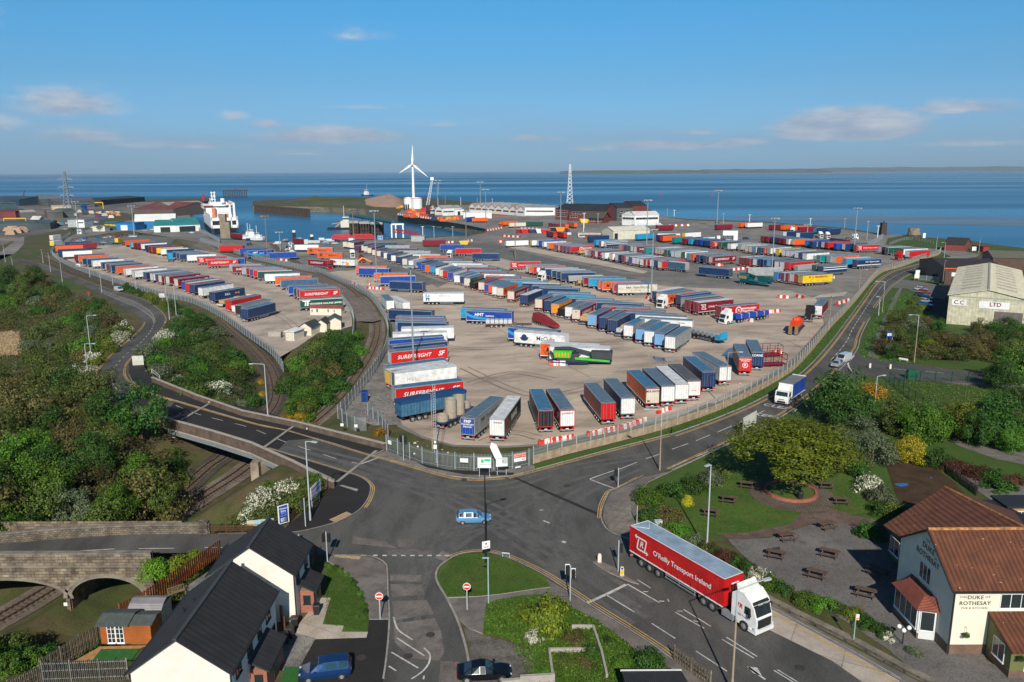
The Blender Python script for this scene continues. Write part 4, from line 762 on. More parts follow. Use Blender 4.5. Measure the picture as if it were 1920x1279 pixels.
def edge(pa,pb,side,door,label,st=None,dt=None,kind='box',roof=None,rear='a',body='beyond',vs='r',Lh=L_):
 a,b=PT(*pa,4.03),PT(*pb,4.03);d=(b-a);d.z=0;d.normalize();mid=a.copy()
 lf=Vc((-d.y,d.x,0))
 if body=='beyond':o=lf if lf.y>0 else-lf
 else:o=lf if(lf.x>0)==(body=='right')else-lf
 if rear=='a':p,ang=a+o*1.27,mt.atan2(d.y,d.x)
 elif rear=='b':p,ang=b+o*1.27,mt.atan2(-d.y,-d.x)
 elif rear=='A':p,ang=a+o*1.27+d*L_,mt.atan2(-d.y,-d.x)
 p.z=Tn(p.x);SPECS.append(dict(pos=p,ang=ang,side=side,door=door,kind=kind,st=st,dt=dt,roof=roof,label=label,group='lone trailers'))
E_=edge
E_((741,581),(809,584),'B','B','navy curtain trailer at the top of the stack beside the rail fence',rear='b')
E_((742,594),(824,595),'r','O','red trailer with orange front, second from the top of the fence stack')
E_((742,600),(826,600),'b','b','blue trailer with a pale wave, third from the top of the fence stack',st='h')
E_((752,604),(837,606),'B','B','navy trailer with light blue letters, fourth from the top of the fence stack',st='k',rear='b')
E_((752,616),(846,614),'W','W','long plain white box trailer in the middle of the fence stack',roof='W')
E_((736,626),(832,623),'W','W','white roofed trailer squeezed behind the plain white one in the fence stack',roof='W')
E_((729,638),(830,631),'b','b','blue roofed trailer above two navy ones in the fence stack')
E_((736,650),(835,640),'B','B','navy trailer directly above the upper red lettered trailer in the fence stack')
E_((732.5,660.6),(841,650),'r','W','red trailer with big white lettering crossed by the shadow of the mast',st='s')
E_((727,689),(837,675),'B','N','navy trailer directly below the red one crossed by the mast shadow',roof='B')
E_((732,697),(845,679),'W','Y','white trailer with a yellow rear end in the fence stack',roof='W')
E_((739,700),(857,686),'W','K','white trailer with thin grey initials on its side in the fence stack',st='a',roof='W')
E_((741,729),(862,715),'r','N','lower red trailer with big white lettering, partly behind the blue tipper',st='s')
E_((890,785),(940,745),'N','b','grey trailer with blue lettered doors beside the concrete rings',st='p',dt='P',body='left')
E_((946,786),(974,746),'K','W','dark trailer with white rear poster, second from the concrete rings',st='j',dt='R',body='left',roof='W')
E_((1009.5,771),(993,732.5),'K','K','black trailer with red framed black doors and blue roof',roof='B',body='right')
E_((1050,770),(1024,731),'R','W','maroon trailer with white doors beside the black trailer',dt='S',st='s',body='right')
E_((1127.5,757),(1096.5,721),'R','r','maroon trailer with bright red doors standing apart at the front',body='right')
E_((1164.5,747.5),(1132,711),'B','W','navy trailer with white doors, right of the red doored trailer',body='right')
E_((1211,729),(1177.5,697),'O','w','orange trailer with cream doors and blue ribbed roof',dt='M',roof='B',body='right')
E_((1240,725),(1206,693),'B','W','navy trailer with white doors, right of the orange trailer',body='right')
E_((1266,721),(1232,690.5),'W','W','white roofed trailer with white doors in the front fan',roof='W',body='right')
E_((1289,715),(1254,684),'R','W','brown roofed maroon trailer with white doors in the front fan',roof='K',dt='c',body='right')
E_((1317.5,699),(1282,670),'B','B','dark blue trailer with orange tail markers in the front fan',roof='B',body='right')
E_((1349,688),(1305,664),'W','W','white trailer with grey roof at the right end of the front fan',body='right')
E_((1386,670),(1376,647),'R','r','maroon trailer with round badge on red doors near the kerb fence',dt='T',body='right')
E_((1409,661),(1399,637.5),'B','B','navy trailer with white name on its doors beside the steel frames',dt='L',body='right')
E_((724,564),(715,554),'W','W','white refrigerated trailer with dark window end beside the rail fence',body='right')
E_((754,567),(739,560),'W','W','white ribbed box trailer right of the refrigerated one by the rail fence',roof='W',body='right')
E_((793,550),(860,550),'W','W','long white trailer with blue and cyan emblem alone in the yard',st='x',roof='W')
E_((863,577.5),(944,579),'c','c','light blue trailer just behind the blue shipping trailer')
E_((874,582.5),(952.5,583),'b','c','blue shipping trailer with cyan wave and white letters',st='h')
E_((952,614),(1042,618),'b','b','blue waved trailer behind the white trailer with a globe',st='h')
E_((964,621),(1057.5,625),'W','W','white trailer with globe emblem and blue name in mid yard',st='q',roof='W')
E_((1013,644),(1117,645),'O','O','orange trailer behind the green crusher',st='m')
E_((1030,650),(1139,649),'W','W','white trailer directly behind the green crusher',roof='W')
E_((667,499),(720,499),'O','O','orange trailer nearest the yellow excavator')
E_((672,502.5),(727.5,504),'b','O','blue trailer in front of the orange one by the excavator')
E_((701,512),(755,512),'O','O','orange trailer beside the red and white barriers')
E_((712.5,519),(774,517.5),'b','B','royal blue trailer in front of the orange one by the barriers')
E_((736,527.5),(792,530),'B','B','navy blue trailer standing lowest of the blue and orange group',rear='b')
E_((618,485),(666,487),'W','W','white lettered trailer behind the yellow excavator',st='c')
E_((581,465),(623,465),'O','K','orange lettered trailer below the long white lorry',st='m',rear='b')
E_((599,473),(641,474),'O','O','second orange lettered trailer, lower one beside the white lorry',st='m',rear='b')
E_((410,461),(454,461),'r','W','red trailer with white post badge beside the ferry ramp fence')
E_((449,466.5),(492,466),'b','W','blue trailer beside the west fence, above the waved one')
E_((464,471),(502,469),'b','B','blue trailer with pale wave beside the west fence',st='h')
E_((504,474),(540,473),'b','N','blue trailer hitched to a white cab near the brown mast')
E_((552,459),(599,459),'W','W','long white trailer behind a white cab on the quay road',roof='W')
E_((577,486),(606,488),'R','R','maroon lettered trailer behind the red cab',st='s')
E_((792,450.5),(832,450.5),'R','R','red trailer with white round emblem alone near the dock',st='o')
E_((825,459),(873,459),'b','W','blue trailer with white rear end below the dock corner')
E_((854,466),(904,466),'r','W','bright red trailer right of the blue one below the dock corner')
E_((885,475),(933,475),'B','W','navy trailer with faint emblem, lowest below the dock corner')
E_((1352.5,575.6),(1417,570),'r','R','red lettered trailer behind the white and blue lorry',st='g')
E_((1322,501),(1368,505),'B','B','navy trailer with orange tail lamps alone in the east lane',rear='b')
E_((1244,489),(1285,493.5),'S','N','steel blue tipper body trailer at the end of the front east row',rear='b')
E_((1403,503),(1445,503),'N','N','grey ribbed trailer behind the teal screening machine')
E_((1344,421.5),(1374,420.5),'R','R','maroon lettered trailer near the sea wall mast',st='s')
E_((1389,418),(1417,416.5),'O','O','orange trailer at the sea wall behind the white one')
E_((1402,418.5),(1430,417.5),'W','W','white lettered trailer at the sea wall')
E_((1447,422),(1480,420),'R','R','maroon container trailer at the left of the sea wall group')
E_((1470,423),(1496,421),'O','O','orange container trailer, left of the sea wall group')
E_((1488,424),(1512,423),'O','W','orange trailer behind a white cab in the sea wall group')
E_((1500,426),(1530,425),'R','R','maroon trailer right of the orange ones at the sea wall')
E_((1531,428),(1558,427),'B','c','navy trailer at the right of the sea wall group')
E_((1554,430),(1581,428),'B','B','dark navy trailer at the far right of the sea wall group')
E_((1475,435),(1504,433),'B','W','navy trailer with white end below the orange sea wall trailers')
E_((1500,437),(1529,435),'B','W','navy trailer hitched to a white cab below the sea wall group')
E_((1555,446),(1592,450),'R','W','maroon lettered trailer beside the entrance cabins',st='s')
E_((1233,423),(1262,422),'R','R','maroon trailer beside the white flat roofed office')
E_((1233,438),(1250,438),'W','r','white and red trailer behind the orange and teal ones')
E_((1285,437),(1301,436),'W','Y','white trailer with a yellow badge above the teal one')
E_((1303,446),(1352,444),'W','c','long white trailer beside the white cabin tower')
E_((1196,440),(1227,438),'c','c','light blue container trailer beside the cream shed')
E_((1706,471),(1748,468.5),'r','W','bright red lettered trailer behind a red cab by the gate')
E_((886,409),(912,408.5),'O','W','orange lettered trailer beside the white quay shed')
E_((876,408),(886,407),'b','b','blue trailer peeping out behind the orange one at the quay shed')
E_((955,418),(978,416.5),'w','Y','cream lettered trailer near the long sawtooth building')
E_((985,416),(1015,415),'g','W','dark green lettered trailer near the sawtooth building',st='d')
E_((943,415),(970,413),'O','O','orange trailer behind an orange cab near the sawtooth building')
E_((1028,418),(1046,420),'R','R','maroon trailer, left of the group beside the brick offices')
E_((1048,419),(1062,421),'O','r','orange trailer in the middle of the group beside the brick offices')
E_((1063,416.5),(1080,419),'O','w','orange trailer with cream end, right of the group beside the brick offices')
E_((1024,433),(1036,435),'R','R','maroon trailer coupled to a red cab on the quay road')
E_((1042,434),(1055,436),'r','r','red trailer beside the maroon lorry on the quay road')
E_((551,447),(570,449),'R','W','maroon trailer with white doors beside the brown mast',rear='b')
E_((432,437),(447,439),'R','R','maroon trailer driving out of the ferry stern door')
def build_specs():
 for s in SPECS:
  s['d']=mt.hypot(s['pos'].x,s['pos'].y);
  if 'label' not in s or not s['label']:
   cs,cd=PAL[s['side']][0],PAL[s['door']][0];nm=GC[s['kind']]
   body=f"{cs} {nm}"+(f" with {cd} end" if cd!=cs and s['kind']=='box' else '')
   if s['st']=='s':body='lettered '+body
   s['label']=f"{body}, {ordn(s['i'])} from left in {s['where']}"
 o=sorted(SPECS,key=lambda q:q['d']);near,far=o[:300],o[300:]
 for s in near:make_trailer(s)
 if far:
  mb=MB();mats_=[]
  for s in far:
   for c in(s['side'],s['door']):
    if c not in mats_:mats_.append(c)
  ml=[pN(c)for c in mats_]+[roofS,dM];k=len(mats_)
  for s in far:
   q=MB();q.bx(.05,L_,-1.26,1.26,ZB,ZT,mats_.index(s['side']));q.bx(0,.05,-1.27,1.27,ZB,ZT,mats_.index(s['door']));q.bx(0,L_,-1.27,1.27,ZT,ZT+.05,k);q.bx(.5,13,-1.1,1.1,.3,ZB-.05,k+1)
   c,n_=mt.cos(s['ang']),mt.sin(s['ang']);p=s['pos']
   q.v=[(p.x+x*c-y*n_,p.y+x*n_+y*c,p.z+z)for x,y,z in q.v];mb.add(q.v,q.f,0);mb.m[-len(q.m):]=q.m
  mb.bd('distant_trailers',ml,kind='stuff',label='mass of parked trailers too far off to tell apart',cat='trailers')
def make_trailer(s):
 k,side,door=s['kind'],s['side'],s['door'];near=s['d']<235;mid_=s['d']<330
 r_=random.Random(int(s['pos'].x*10));rf=s['roof']or(roof_choice(r_)if k=='box' else 'S')
 if k=='box' and not mid_:
  me=cH(('far',side,door,rf),lambda:far_mesh(side,door,rf))
  o=pL('semi_trailer',me,None,s['pos'],s['ang'],words(s['label']),'trailer',s['group'])
  if s['st']and s['st']in TXT and s['d']<470:pL('lettering',cH(('tx',s['st']),lambda:marks(s['st'])),o)
  return o
 t=tG({'box':'semi_trailer','flat':'flatbed_trailer','tank':'tanker_trailer','tipper':'tipper_trailer'}[k],words(s['label']),'trailer',s['pos'],s['ang'],s['group'])
 pL('chassis',chn(not near),t)
 if near:
  for x in(1.9,3.22,4.54):
   for sd in(-1,1):pL('wheel',WHEEL_R if sd>0 else WHEEL_L,t,(x,sd*1.07,0))
 if k=='box':
  fr=frame_of(side)if door not in 'WwN' else(fR if side in 'RO' else sT)
  pL('curtain_body',cH(('b',side),lambda:m_body(side).mesh('curtain_body',[curtain(side),wP if side in 'rROb' else sT,sT,pN(side)])),t)
  pL('roof',cH(('r',rf),lambda:m_roof().mesh('roof',[ROOF[rf],mat('roof_rail',(.42,.44,.45),.5)])),t)
  pL('rear_door',cH(('d',door,fr.name),lambda:m_door().mesh('rear_door',[pN(door),fr,rL_,sT])),t)
  if s['st']and s['st']in TXT:pL('lettering',cH(('tx',s['st']),lambda:marks(s['st'])),t)
  if s['dt']:pL('lettering',cH(('dt',s['dt']),lambda:door_marks(s['dt'])),t)
  elif door in 'Ww' and side=='R' and near:pL('lettering',cH(('dt','s'),lambda:door_marks('s')),t)
  elif door in 'w' and side=='O' and near:pL('lettering',cH(('dt','m'),lambda:door_marks('m')),t)
 elif k=='flat':
  mb=MB();mb.bx(0,L_,-1.27,1.27,ZB-.05,ZB+.1,0);mb.bx(L_-.1,L_,-1.25,1.25,ZB,ZB+1.5,1);mb.bx(-.05,.1,-1.27,1.27,.8,ZB+.1,1)
  mb.bd('deck',[woodm,pN(side if side!='A' else 'B')],t)
  q=MB();x=.8
  while x<11:w_=r_.uniform(1.5,2.4);q.bx(x,x+w_,-1.1,1.1,ZB+.1,ZB+.1+r_.uniform(.8,1.4),r_.choice((0,1,0)));x+=w_+.15
  q.bd('timber_load' if side in 'Aw' else 'pallet_load',[mat('sawn_timber',(.48,.30,.13),.8,var=.2,vs=3),mat('wrapped_pallet',(.5,.5,.47),.5,var=.2,vs=2)],t)
 elif k=='tank':
  mb=MB();mb.cyl((.3,0,2.4),(13,0,2.4),1.2,n=18);mb.cyl((.3,0,2.4),(0,0,2.4),1.2,.7,18);mb.cyl((13,0,2.4),(13.3,0,2.4),1.2,.7,18)
  for x in(2,5,8,11):mb.cyl((x,0,3.55),(x,0,3.75),.3,n=10)
  mb.bd('tank',wP,t,smooth=False)
 else:
  mb=MB();m_=pN(side)
  mb.add([(0,-1.1,ZB),(13,-1.1,ZB),(13,1.1,ZB),(0,1.1,ZB),(-.2,-1.27,3),(13.4,-1.27,3.2),(13.4,1.27,3.2),(-.2,1.27,3),(0,-1.15,3),(13.2,-1.15,3.2),(13.2,1.15,3.2),(0,1.15,3),(0,-1.1,2.7),(13.2,-1.1,2.8),(13.2,1.1,2.8),(0,1.1,2.7)],[(0,3,2,1),(0,1,5,4),(1,2,6,5),(2,3,7,6),(3,0,4,7),(4,5,9,8),(5,6,10,9),(6,7,11,10),(7,4,8,11),(8,9,13,12),(9,10,14,13),(10,11,15,14),(11,8,12,15)])
  mb.add([(0,-1.1,2.72),(13.2,-1.1,2.82),(13.2,1.1,2.82),(0,1.1,2.72)],[(0,1,2,3)],1)
  for x in rg_(1,13):
   for y in(-1.24,1.24):mb.bx(x,x+.12,y-.05,y+.05,ZB,3.1,0)
  mb.bd('tipper_body',[m_,mat('scrap_load',(.12,.08,.05),.9,var=.5,vs=2)],t)
 return t
def far_mesh(side,door,rf):
 mb=m_body(side);o=len(mb.v)
 def cat(q,d):
  n=len(mb.v);mb.v+=q.v;mb.f+=[tuple(i+n for i in f)for f in q.f];mb.m+=[m+d for m in q.m]
 cat(m_roof(),4);cat(m_door(),6);cat(m_chassis(True),10)
 return mb.mesh('semi_trailer',[curtain(side),sT,sT,pN(side),ROOF[rf],mat('roof_rail',(.42,.44,.45),.5),pN(door),frame_of(side),rL_,sT,dM,sT,rL_,wP,tyre,rimm])
build_specs()
# ---- tractor units ----
def cab(c,c2=None,tall=True):
 H=3.75 if tall else 3;col=pN(c)
 def f():
  mb=MB()
  pr=[(3.55,.55),(5.75,.45),(5.85,1.1),(5.78,1.75),(5.45,2.75),(5.2,3.1),(4.4,H-.05),(3.6,H),(3.5,H-.1)]
  n=len(pr);Y=1.23;ys=[]
  def yw(x):return Y-max(0,x-5)*.22
  vs=[(x,-yw(x),z)for x,z in pr]+[(x,yw(x),z)for x,z in pr]
  mb.add(vs,[(i,(i+1)%n,n+(i+1)%n,n+i)for i in rg_(n)])
  tr=tessellate_polygon([[Vc((p[0],p[1],0))for p in pr]]);mb.add(vs[:n],[tuple(t)[::-1]for t in tr]);mb.add(vs[n:],[tuple(t)for t in tr])
  if tall:mb.add([(3.55,-1.15,H-.05),(3.55,1.15,H-.05),(3.45,1.2,H+.55),(3.45,-1.2,H+.55),(4.6,-.8,H-.08),(4.6,.8,H-.08)],[(0,3,2,1),(4,5,2,3),(0,4,3),(1,2,5)])
  for y in(-1.2,1.2):mb.add([(3.55,y,1),(3,y*1.02,1),(3,y*1.02,H-.5),(3.55,y,H-.1)],[(0,1,2,3)])
  mb.bx(5,5.95,-1.2,1.2,.28,.62);return mb.mesh('cab',col)
 def g():
  mb=MB();w=lambda x:1.23-max(0,x-5)*.22
  mb.quad((5.80,-w(5.7)+.12,1.85),(5.80,w(5.7)-.12,1.85),(5.49,w(5.4)-.14,2.72),(5.49,-w(5.4)+.14,2.72))
  for s in(-1,1):mb.quad((4.55,s*1.245,1.85),(5.35,s*1.20,1.8),(5.22,s*1.22,2.6),(4.6,s*1.245,2.6))
  if tall:mb.quad((4.3,-.4,H+.0),(4.3,.4,H+.0),(3.8,.4,H+.01),(3.8,-.4,H+.01))
  return mb.mesh('window',gL)
 def ch():
  mb=MB()
  for y in(-.45,.45):mb.bx(-1.2,5.3,y-.08,y+.08,.7,.95)
  mb.bx(-.9,.9,-.6,.6,.95,1.12)
  for y in(-1.05,1.05):mb.bx(1.9,3.3,y-.25,y+.2,.4,.95,1);mb.bx(-1,.9,y-.2,y+.2,1.08,1.14,0)
  mb.bx(-1.35,-1.2,-1.1,1.1,.55,.7,1);mb.bx(-1.38,-1.2,-1.1,-.7,.72,.86,2);mb.bx(-1.38,-1.2,.7,1.1,.72,.86,2)
  return mb.mesh('chassis',[dM,sT,rL_])
 t=bpy.data.objects.new('lorry_cab',None);COL.objects.link(t)
 pL('cab',cH(('cab',c,tall),f),t);pL('window',cH(('cw',tall),g),t);pL('chassis',cH('cch',ch),t)
 mb=MB();mb.bx(5.86,5.92,-.85,.85,.75,1.6,0)
 for k in rg_(5):mb.bx(5.92,5.94,-.8,.8,.82+k*.15,.87+k*.15,1)
 mb.bd('grille',[bK,dM],t)
 for s_ in(-1,1):
  MB().bx(5.72,5.9,s_*1.12-.14,s_*1.12+.08,.68,.92).bd('headlight',mat('headlight_glass',(.6,.62,.65),.1),t)
  MB().bx(5.2,5.4,s_*1.42-.06,s_*1.42+.06,1.75,2.55).be((5.25,s_*1.2,2.5),(5.3,s_*1.42,2.5),.05).bd('mirror',bK,t)
 MB().bx(5.42,5.62,-1.05,1.05,2.74,2.84).bd('sun_visor',col if c!='W' else bK,t)
 for x in(4.55,.6,-.55)if tall else(4.55,.2):
  for s_ in(-1,1):pL('wheel',WHEEL_R if s_>0 else WHEEL_L,t,(x,s_*1.05,0))
 return t
def place_cab(pos,ang,label,c,tall=True,group='lorry cabs about the port'):
 t=cab(c,tall=tall);t.location=pos;t.rotation_euler=(0,0,ang);return tag(t,label,'lorry',group)
a=P(1182,987,4);b=P(1364,1091,4);d=(b-a);d.z=0;d.normalize();lf=Vc((-d.y,d.x,0));ang=mt.atan2(d.y,d.x)
art=tG('articulated_lorry','red curtain articulated lorry with white cab driving on the main road','lorry',(0,0,0));org=a+lf*1.27;org.z=.03
art.location=org;art.rotation_euler=(0,0,ang);art['group']='lorries on the roads'
pL('chassis',chn(False),art)
for x in(1.9,3.22,4.54):
 for sd in(-1,1):pL('wheel',WHEEL_R if sd>0 else WHEEL_L,art,(x,sd*1.07,0))
pL('curtain_body',m_body('r').mesh('curtain_body',[curtain('r'),wP,pN('r'),pN('r')]),art);pL('roof',m_roof().mesh('roof',[wM('pale_roof_sheet',(.25,.33,.42),(.31,.39,.48),1.1,'X',.35,'SIN'),wP]),art)
pL('rear_door',m_door().mesh('rear_door',[pN('r'),fR,rL_,sT]),art);pL('lettering',marks('o'),art)
mb=MB()
for x in[1+.92*k for k in rg_(14)]:
 for y in(-1.285,1.285):mb.bx(x,x+.05,y-.01,y+.01,ZB+.05,ZB+.4)
mb.bd('curtain_strap',mat('dark_strap',(.09,.01,.012),.7),art)
mb=MB();pX(mb,'TR',.95,(L_+.04,.15,3),(0,1,0),(0,0,1),0,.2,.03);mb.bd('lettering',wP,art)
cb=cab('W');cx_=L_-2
for ch in list(cb.children):
 o=ch;loc=o.location.copy();o.parent=art;o.location=(loc.x+cx_,loc.y,loc.z)
bpy.data.objects.remove(cb)
mb=MB()
for s_ in(-1,1):
 rt=Vc((1,0,0))if s_<0 else Vc((-1,0,0))
 pX(mb,'TR',.6,(cx_+3.95,s_*1.245,2.35),rt,(0,0,1),0,.2,.03);pX(mb,"O'Reilly Transport",.24,(cx_+4.4,s_*1.245,1.5),rt,(0,0,1),0,0,.01)
pX(mb,"O'Reilly Transport",.2,(cx_+5.6,0,2.98),(0,1,0),(-.45,0,.89),1,0,.01,off=.08)
mb.bd('lettering',[pN('r'),wP],art)
MB().quad((cx_+5.42,-1.05,2.88),(cx_+5.42,1.05,2.88),(cx_+5.22,1,3.1),(cx_+5.22,-1,3.1)).bd('header_panel',bK,art)
def rigid(pos,ang,label):
 t=tG('box_lorry',label,'lorry',pos,ang,'lorries on the roads')
 mb=MB();mb.bx(0,7.4,-1.25,1.25,1.05,3.6,0);mb.bx(7.4,7.5,-1.27,1.27,1,3.65,1)
 for y in(-1.26,1.26):mb.bx(0,7.4,y-.01,y+.01,1,1.12,1)
 mb.bd('box_body',[curtain('b'),wP],t)
 MB().bx(0,7.45,-1.26,1.26,3.6,3.66,0).bx(-.05,.15,-1.26,1.26,3.66,3.74,1).bd('roof',[wM('grey_roof_sheet',(.17,.18,.17),(.21,.21,.2),1,'X',.5,'SIN'),wP],t)
 mb=MB();pr=Q_('7.7,.5 9.45,.45 9.5,1.2 9.4,1.65 9.15,2.6 7.7,2.65');mb.pf(pr,-1.2,1.2);mb.add([(7.6,-1.15,2.65),(7.6,1.15,2.65),(7.55,1.15,3.6),(7.55,-1.15,3.6),(8.9,-1,2.66),(8.9,1,2.66)],[(0,1,2,3),(4,3,2,5),(0,4,3),(1,2,5)]);mb.bd('cab',wP,t)
 mb=MB();mb.quad((9.42,-1.05,1.75),(9.42,1.05,1.75),(9.2,1,2.5),(9.2,-1,2.5))
 for s_ in(-1,1):mb.quad((8.1,s_*1.21,1.7),(9.1,s_*1.21,1.7),(9,s_*1.21,2.45),(8.1,s_*1.21,2.45))
 mb.bd('window',gL,t);MB().bx(9.5,9.55,-.7,.7,.55,.85).bx(9.5,9.53,-.5,.5,1.1,1.2).bd('grille',bK,t)
 mb=MB()
 for y in(-.45,.45):mb.bx(.3,8.5,y-.08,y+.08,.75,1)
 mb.bd('chassis',dM,t)
 for x in(8.55,2):
  for s_ in(-1,1):pL('wheel',WHEEL_R if s_>0 else WHEEL_L,t,(x,s_*1.03,0))
 for s_ in(-1,1):MB().bx(9,9.15,s_*1.4-.05,s_*1.4+.05,1.8,2.4).be((9.05,s_*1.2,2.3),(9.1,s_*1.4,2.3),.04).bd('mirror',bK,t)
 for s_ in(-1,1):MB().bx(9.42,9.55,s_*.95-.2,s_*.95+.2,.6,.8).bd('headlight',MATS['headlight_glass'],t)
f0,f1=P(1480,758,0),P(1530,727,0);d=(f0-f1).normalized();pr_=P(1487,722,3.62);pl_=P(1515,704,3.62);d=(pr_-pl_);d.z=0;d.normalize();lf=Vc((-d.y,d.x,0))
pos=pr_-d*7.45-lf*(-1.26 if lf.x>0 else 1.26)*-1;pos=pr_-d*7.45+(lf if lf.x<0 else-lf)*1.26;pos.z=.04
rigid(pos,mt.atan2(d.y,d.x),'white fronted box lorry with royal blue sides on the right-hand road')
def cab_at(px,py,dirpx,label,c,tall=True):
 p=PT(px,py);q=PT(px+dirpx[0],py+dirpx[1]);place_cab(p,mt.atan2(q.y-p.y,q.x-p.x),label,c,tall)
cab_at(320,491,(-2,-10),'pale turquoise lorry cab driving alone in the west lot','c')
KC=[(612,503,(9,3),'bright red lorry cab pulling the maroon lettered trailer','r'),(540,484,(9,1),'white lorry cab on the blue trailer near the brown mast','W'),(556,470,(-9,0),'white lorry cab at the left end of the long white trailer','W'),(659,482,(5,4),'white lorry cab beside the grey poles load','W'),(662,493,(8,0),'dark red lorry cab behind the yellow excavator','R'),(1028,526,(-9,2),'low white and blue shunter cab in front of the short row','W'),(1256,575,(-9,2),'white shunting tractor beside the orange and navy trailers','W'),(1694,487,(-9,1),'red lorry cab coupled to the red trailer by the gate','r'),(1490,438,(-6,1),'white lorry cab in front of the orange sea wall trailer','W'),(1532,446,(6,1),'white lorry cab right of the navy trailers','W'),(1545,447,(6,1),'second white lorry cab beside the cabins','W'),(1590,449,(6,0),'third white lorry cab beside the cabins','W'),(848,483,(-6,2),'white shunter cab under the blue dock trailer','W'),(1040,447,(3,3),'red lorry cab on the maroon quay road trailer','r'),(943,426,(-5,1),'orange lorry cab near the sawtooth building','O'),(467,459,(-2,2),'dark lorry cab with white roof coming from the ferry','B')]
for x,y,dd,lb,c in KC:cab_at(x,y,dd,lb,c)
p0,p1=PT(1372,603),PT(1350,606);d=(p1-p0);d.z=0;d.normalize();p=PT(1372,606);place_cab(p+d*-2,mt.atan2(d.y,d.x),'white lorry cab with blue swirls pulling the blue sheeted load','W')
t=tG('flatbed_trailer','flatbed trailer with a long blue sheeted load strapped down','trailer',p-d*11.5,mt.atan2(d.y,d.x),'lone trailers');pL('chassis',chn(True),t,(-2,0,0))
mb=MB();mb.cyl((-1.8,-.55,1.9),(11.2,-.55,1.9),.66,n=12);mb.cyl((-1.8,.55,1.9),(11.2,.55,1.9),.66,n=12);mb.bx(-1.8,11.2,-1.2,1.2,1.2,1.9)
mb.bd('sheeted_load',pN('b'),t,smooth=False);mb=MB()
for x in(0,3,6,9):mb.bx(x,x+.12,-1.24,1.24,1.2,2.62)
mb.bd('strap',pN('Y'),t)
# ---- vegetation ----
LEAF={'dark':((.018,.055,.006),(.042,.10,.012)),'fresh':((.035,.10,.006),(.085,.18,.014)),'olive':((.04,.065,.010),(.095,.12,.022)),'brown':((.06,.055,.015),(.115,.10,.03)),'grey':((.06,.085,.04),(.13,.16,.085)),'yellow':((.22,.20,.01),(.42,.36,.02)),'gorse':((.10,.075,.01),(.42,.22,.01)),'blossom':((.06,.10,.02),(.62,.60,.48)),'copper':((.05,.02,.012),(.10,.04,.022)),'golden':((.06,.095,.006),(.155,.18,.012)),'bright':((.07,.18,.008),(.14,.30,.02))}
LM={}
for k,(a_,b_)in LEAF.items():
 LM[k]=mat('leaves_'+k,a_,.6,col2=b_,vs=1.1 if k!='blossom' else 2.2,fac=(.35,.65)if k!='blossom' else(.46,.52),island=.38,spec=.25,detail=5)
bark=mat('bark',(.085,.065,.045),.95,var=.3,vs=3,bump=.5)
def qM(name,C,Nn,S_,m,up=.25,seed=0):
 r_=np.random.default_rng(seed);n=len(C);Nn=Nn+r_.normal(0,.55,(n,3))+np.array([0,0,up]);Nn/=np.linalg.norm(Nn,axis=1)[:,None]
 A=np.cross(Nn,r_.normal(0,1,(n,3)));A/=np.linalg.norm(A,axis=1)[:,None];B=np.cross(Nn,A)
 A*=S_[:,None];B*=S_[:,None]*.7
 V=np.stack([C-A,C-B*.9,C+A,C+B*.9],1).reshape(-1,3)
 me=bpy.data.meshes.new(name);me.vertices.add(4*n);me.vertices.foreach_set('co',V.ravel());me.loops.add(4*n);me.loops.foreach_set('vertex_index',np.arange(4*n,dtype=np.int32));me.polygons.add(n);me.polygons.foreach_set('loop_start',np.arange(0,4*n,4,dtype=np.int32));me.polygons.foreach_set('loop_total',np.full(n,4,dtype=np.int32))
 me.materials.append(m);me.update(calc_edges=True);return me
def crown_pts(seed,nclump,per,flat=.8,rc=(.25,.42),tall=1,dome=False):
 r_=np.random.default_rng(seed);Cs,Ns=[],[]
 u=r_.normal(0,1,(nclump,3));u/=np.linalg.norm(u,axis=1)[:,None];rad=r_.uniform(.25,.80,nclump)**.6
 cen=u*rad[:,None];cen[:,2]*=flat
 if dome:cen[:,2]=np.abs(cen[:,2])*1
 for c in cen:
  rr=r_.uniform(*rc);k=per
  d=r_.normal(0,1,(k,3));d/=np.linalg.norm(d,axis=1)[:,None];rj=rr*r_.uniform(.55,1.08,k)**.7
  p=c+d*rj[:,None]*np.array([1,1,.75]);Cs.append(p);Ns.append(d*.7+c*.8)
 return np.concatenate(Cs),np.concatenate(Ns)
CROWN={}
def cW(kind,var,style):
 k=(kind,var,style)
 if k not in CROWN:
  nc,per,fl,rc,s,dome={'tree':(42,170,.85,(.2,.36),.034,False),'bush':(24,150,.75,(.26,.42),.045,True),'wild':(34,150,.8,(.22,.38),.034,False),'small':(12,120,.8,(.35,.5),.075,True)}[style]
  C,Nn=crown_pts(hash(style)%7*0+var*13+len(kind),nc,per,fl,rc,dome=dome);r_=np.random.default_rng(var)
  CROWN[k]=qM('crown',C,Nn,r_.uniform(.7,1.35,len(C))*s,LM[kind],seed=var)
 return CROWN[k]
def trunk_mesh(seed,h=1,cr=1,r=.05,z1=1):
 r_=random.Random(seed);mb=MB();top=Vc((r_.uniform(-.05,.05),r_.uniform(-.05,.05),z1*.62));mb.cyl((0,0,-.05),top,r,r*.62,8)
 for i in rg_(6):
  a=i*1.05+r_.uniform(-.3,.3);b0=Vc((0,0,0)).lerp(top,r_.uniform(.55,1));e=Vc((mt.cos(a)*r_.uniform(.35,.6),mt.sin(a)*r_.uniform(.35,.6),z1*r_.uniform(.85,1.15)));m_=b0.lerp(e,.5)+Vc((0,0,.06))
  mb.cyl(b0,m_,r*.42,r*.28,6);mb.cyl(m_,e,r*.28,r*.08,5)
 return mb.mesh('trunk',bark)
TRK={}
VEG=[]
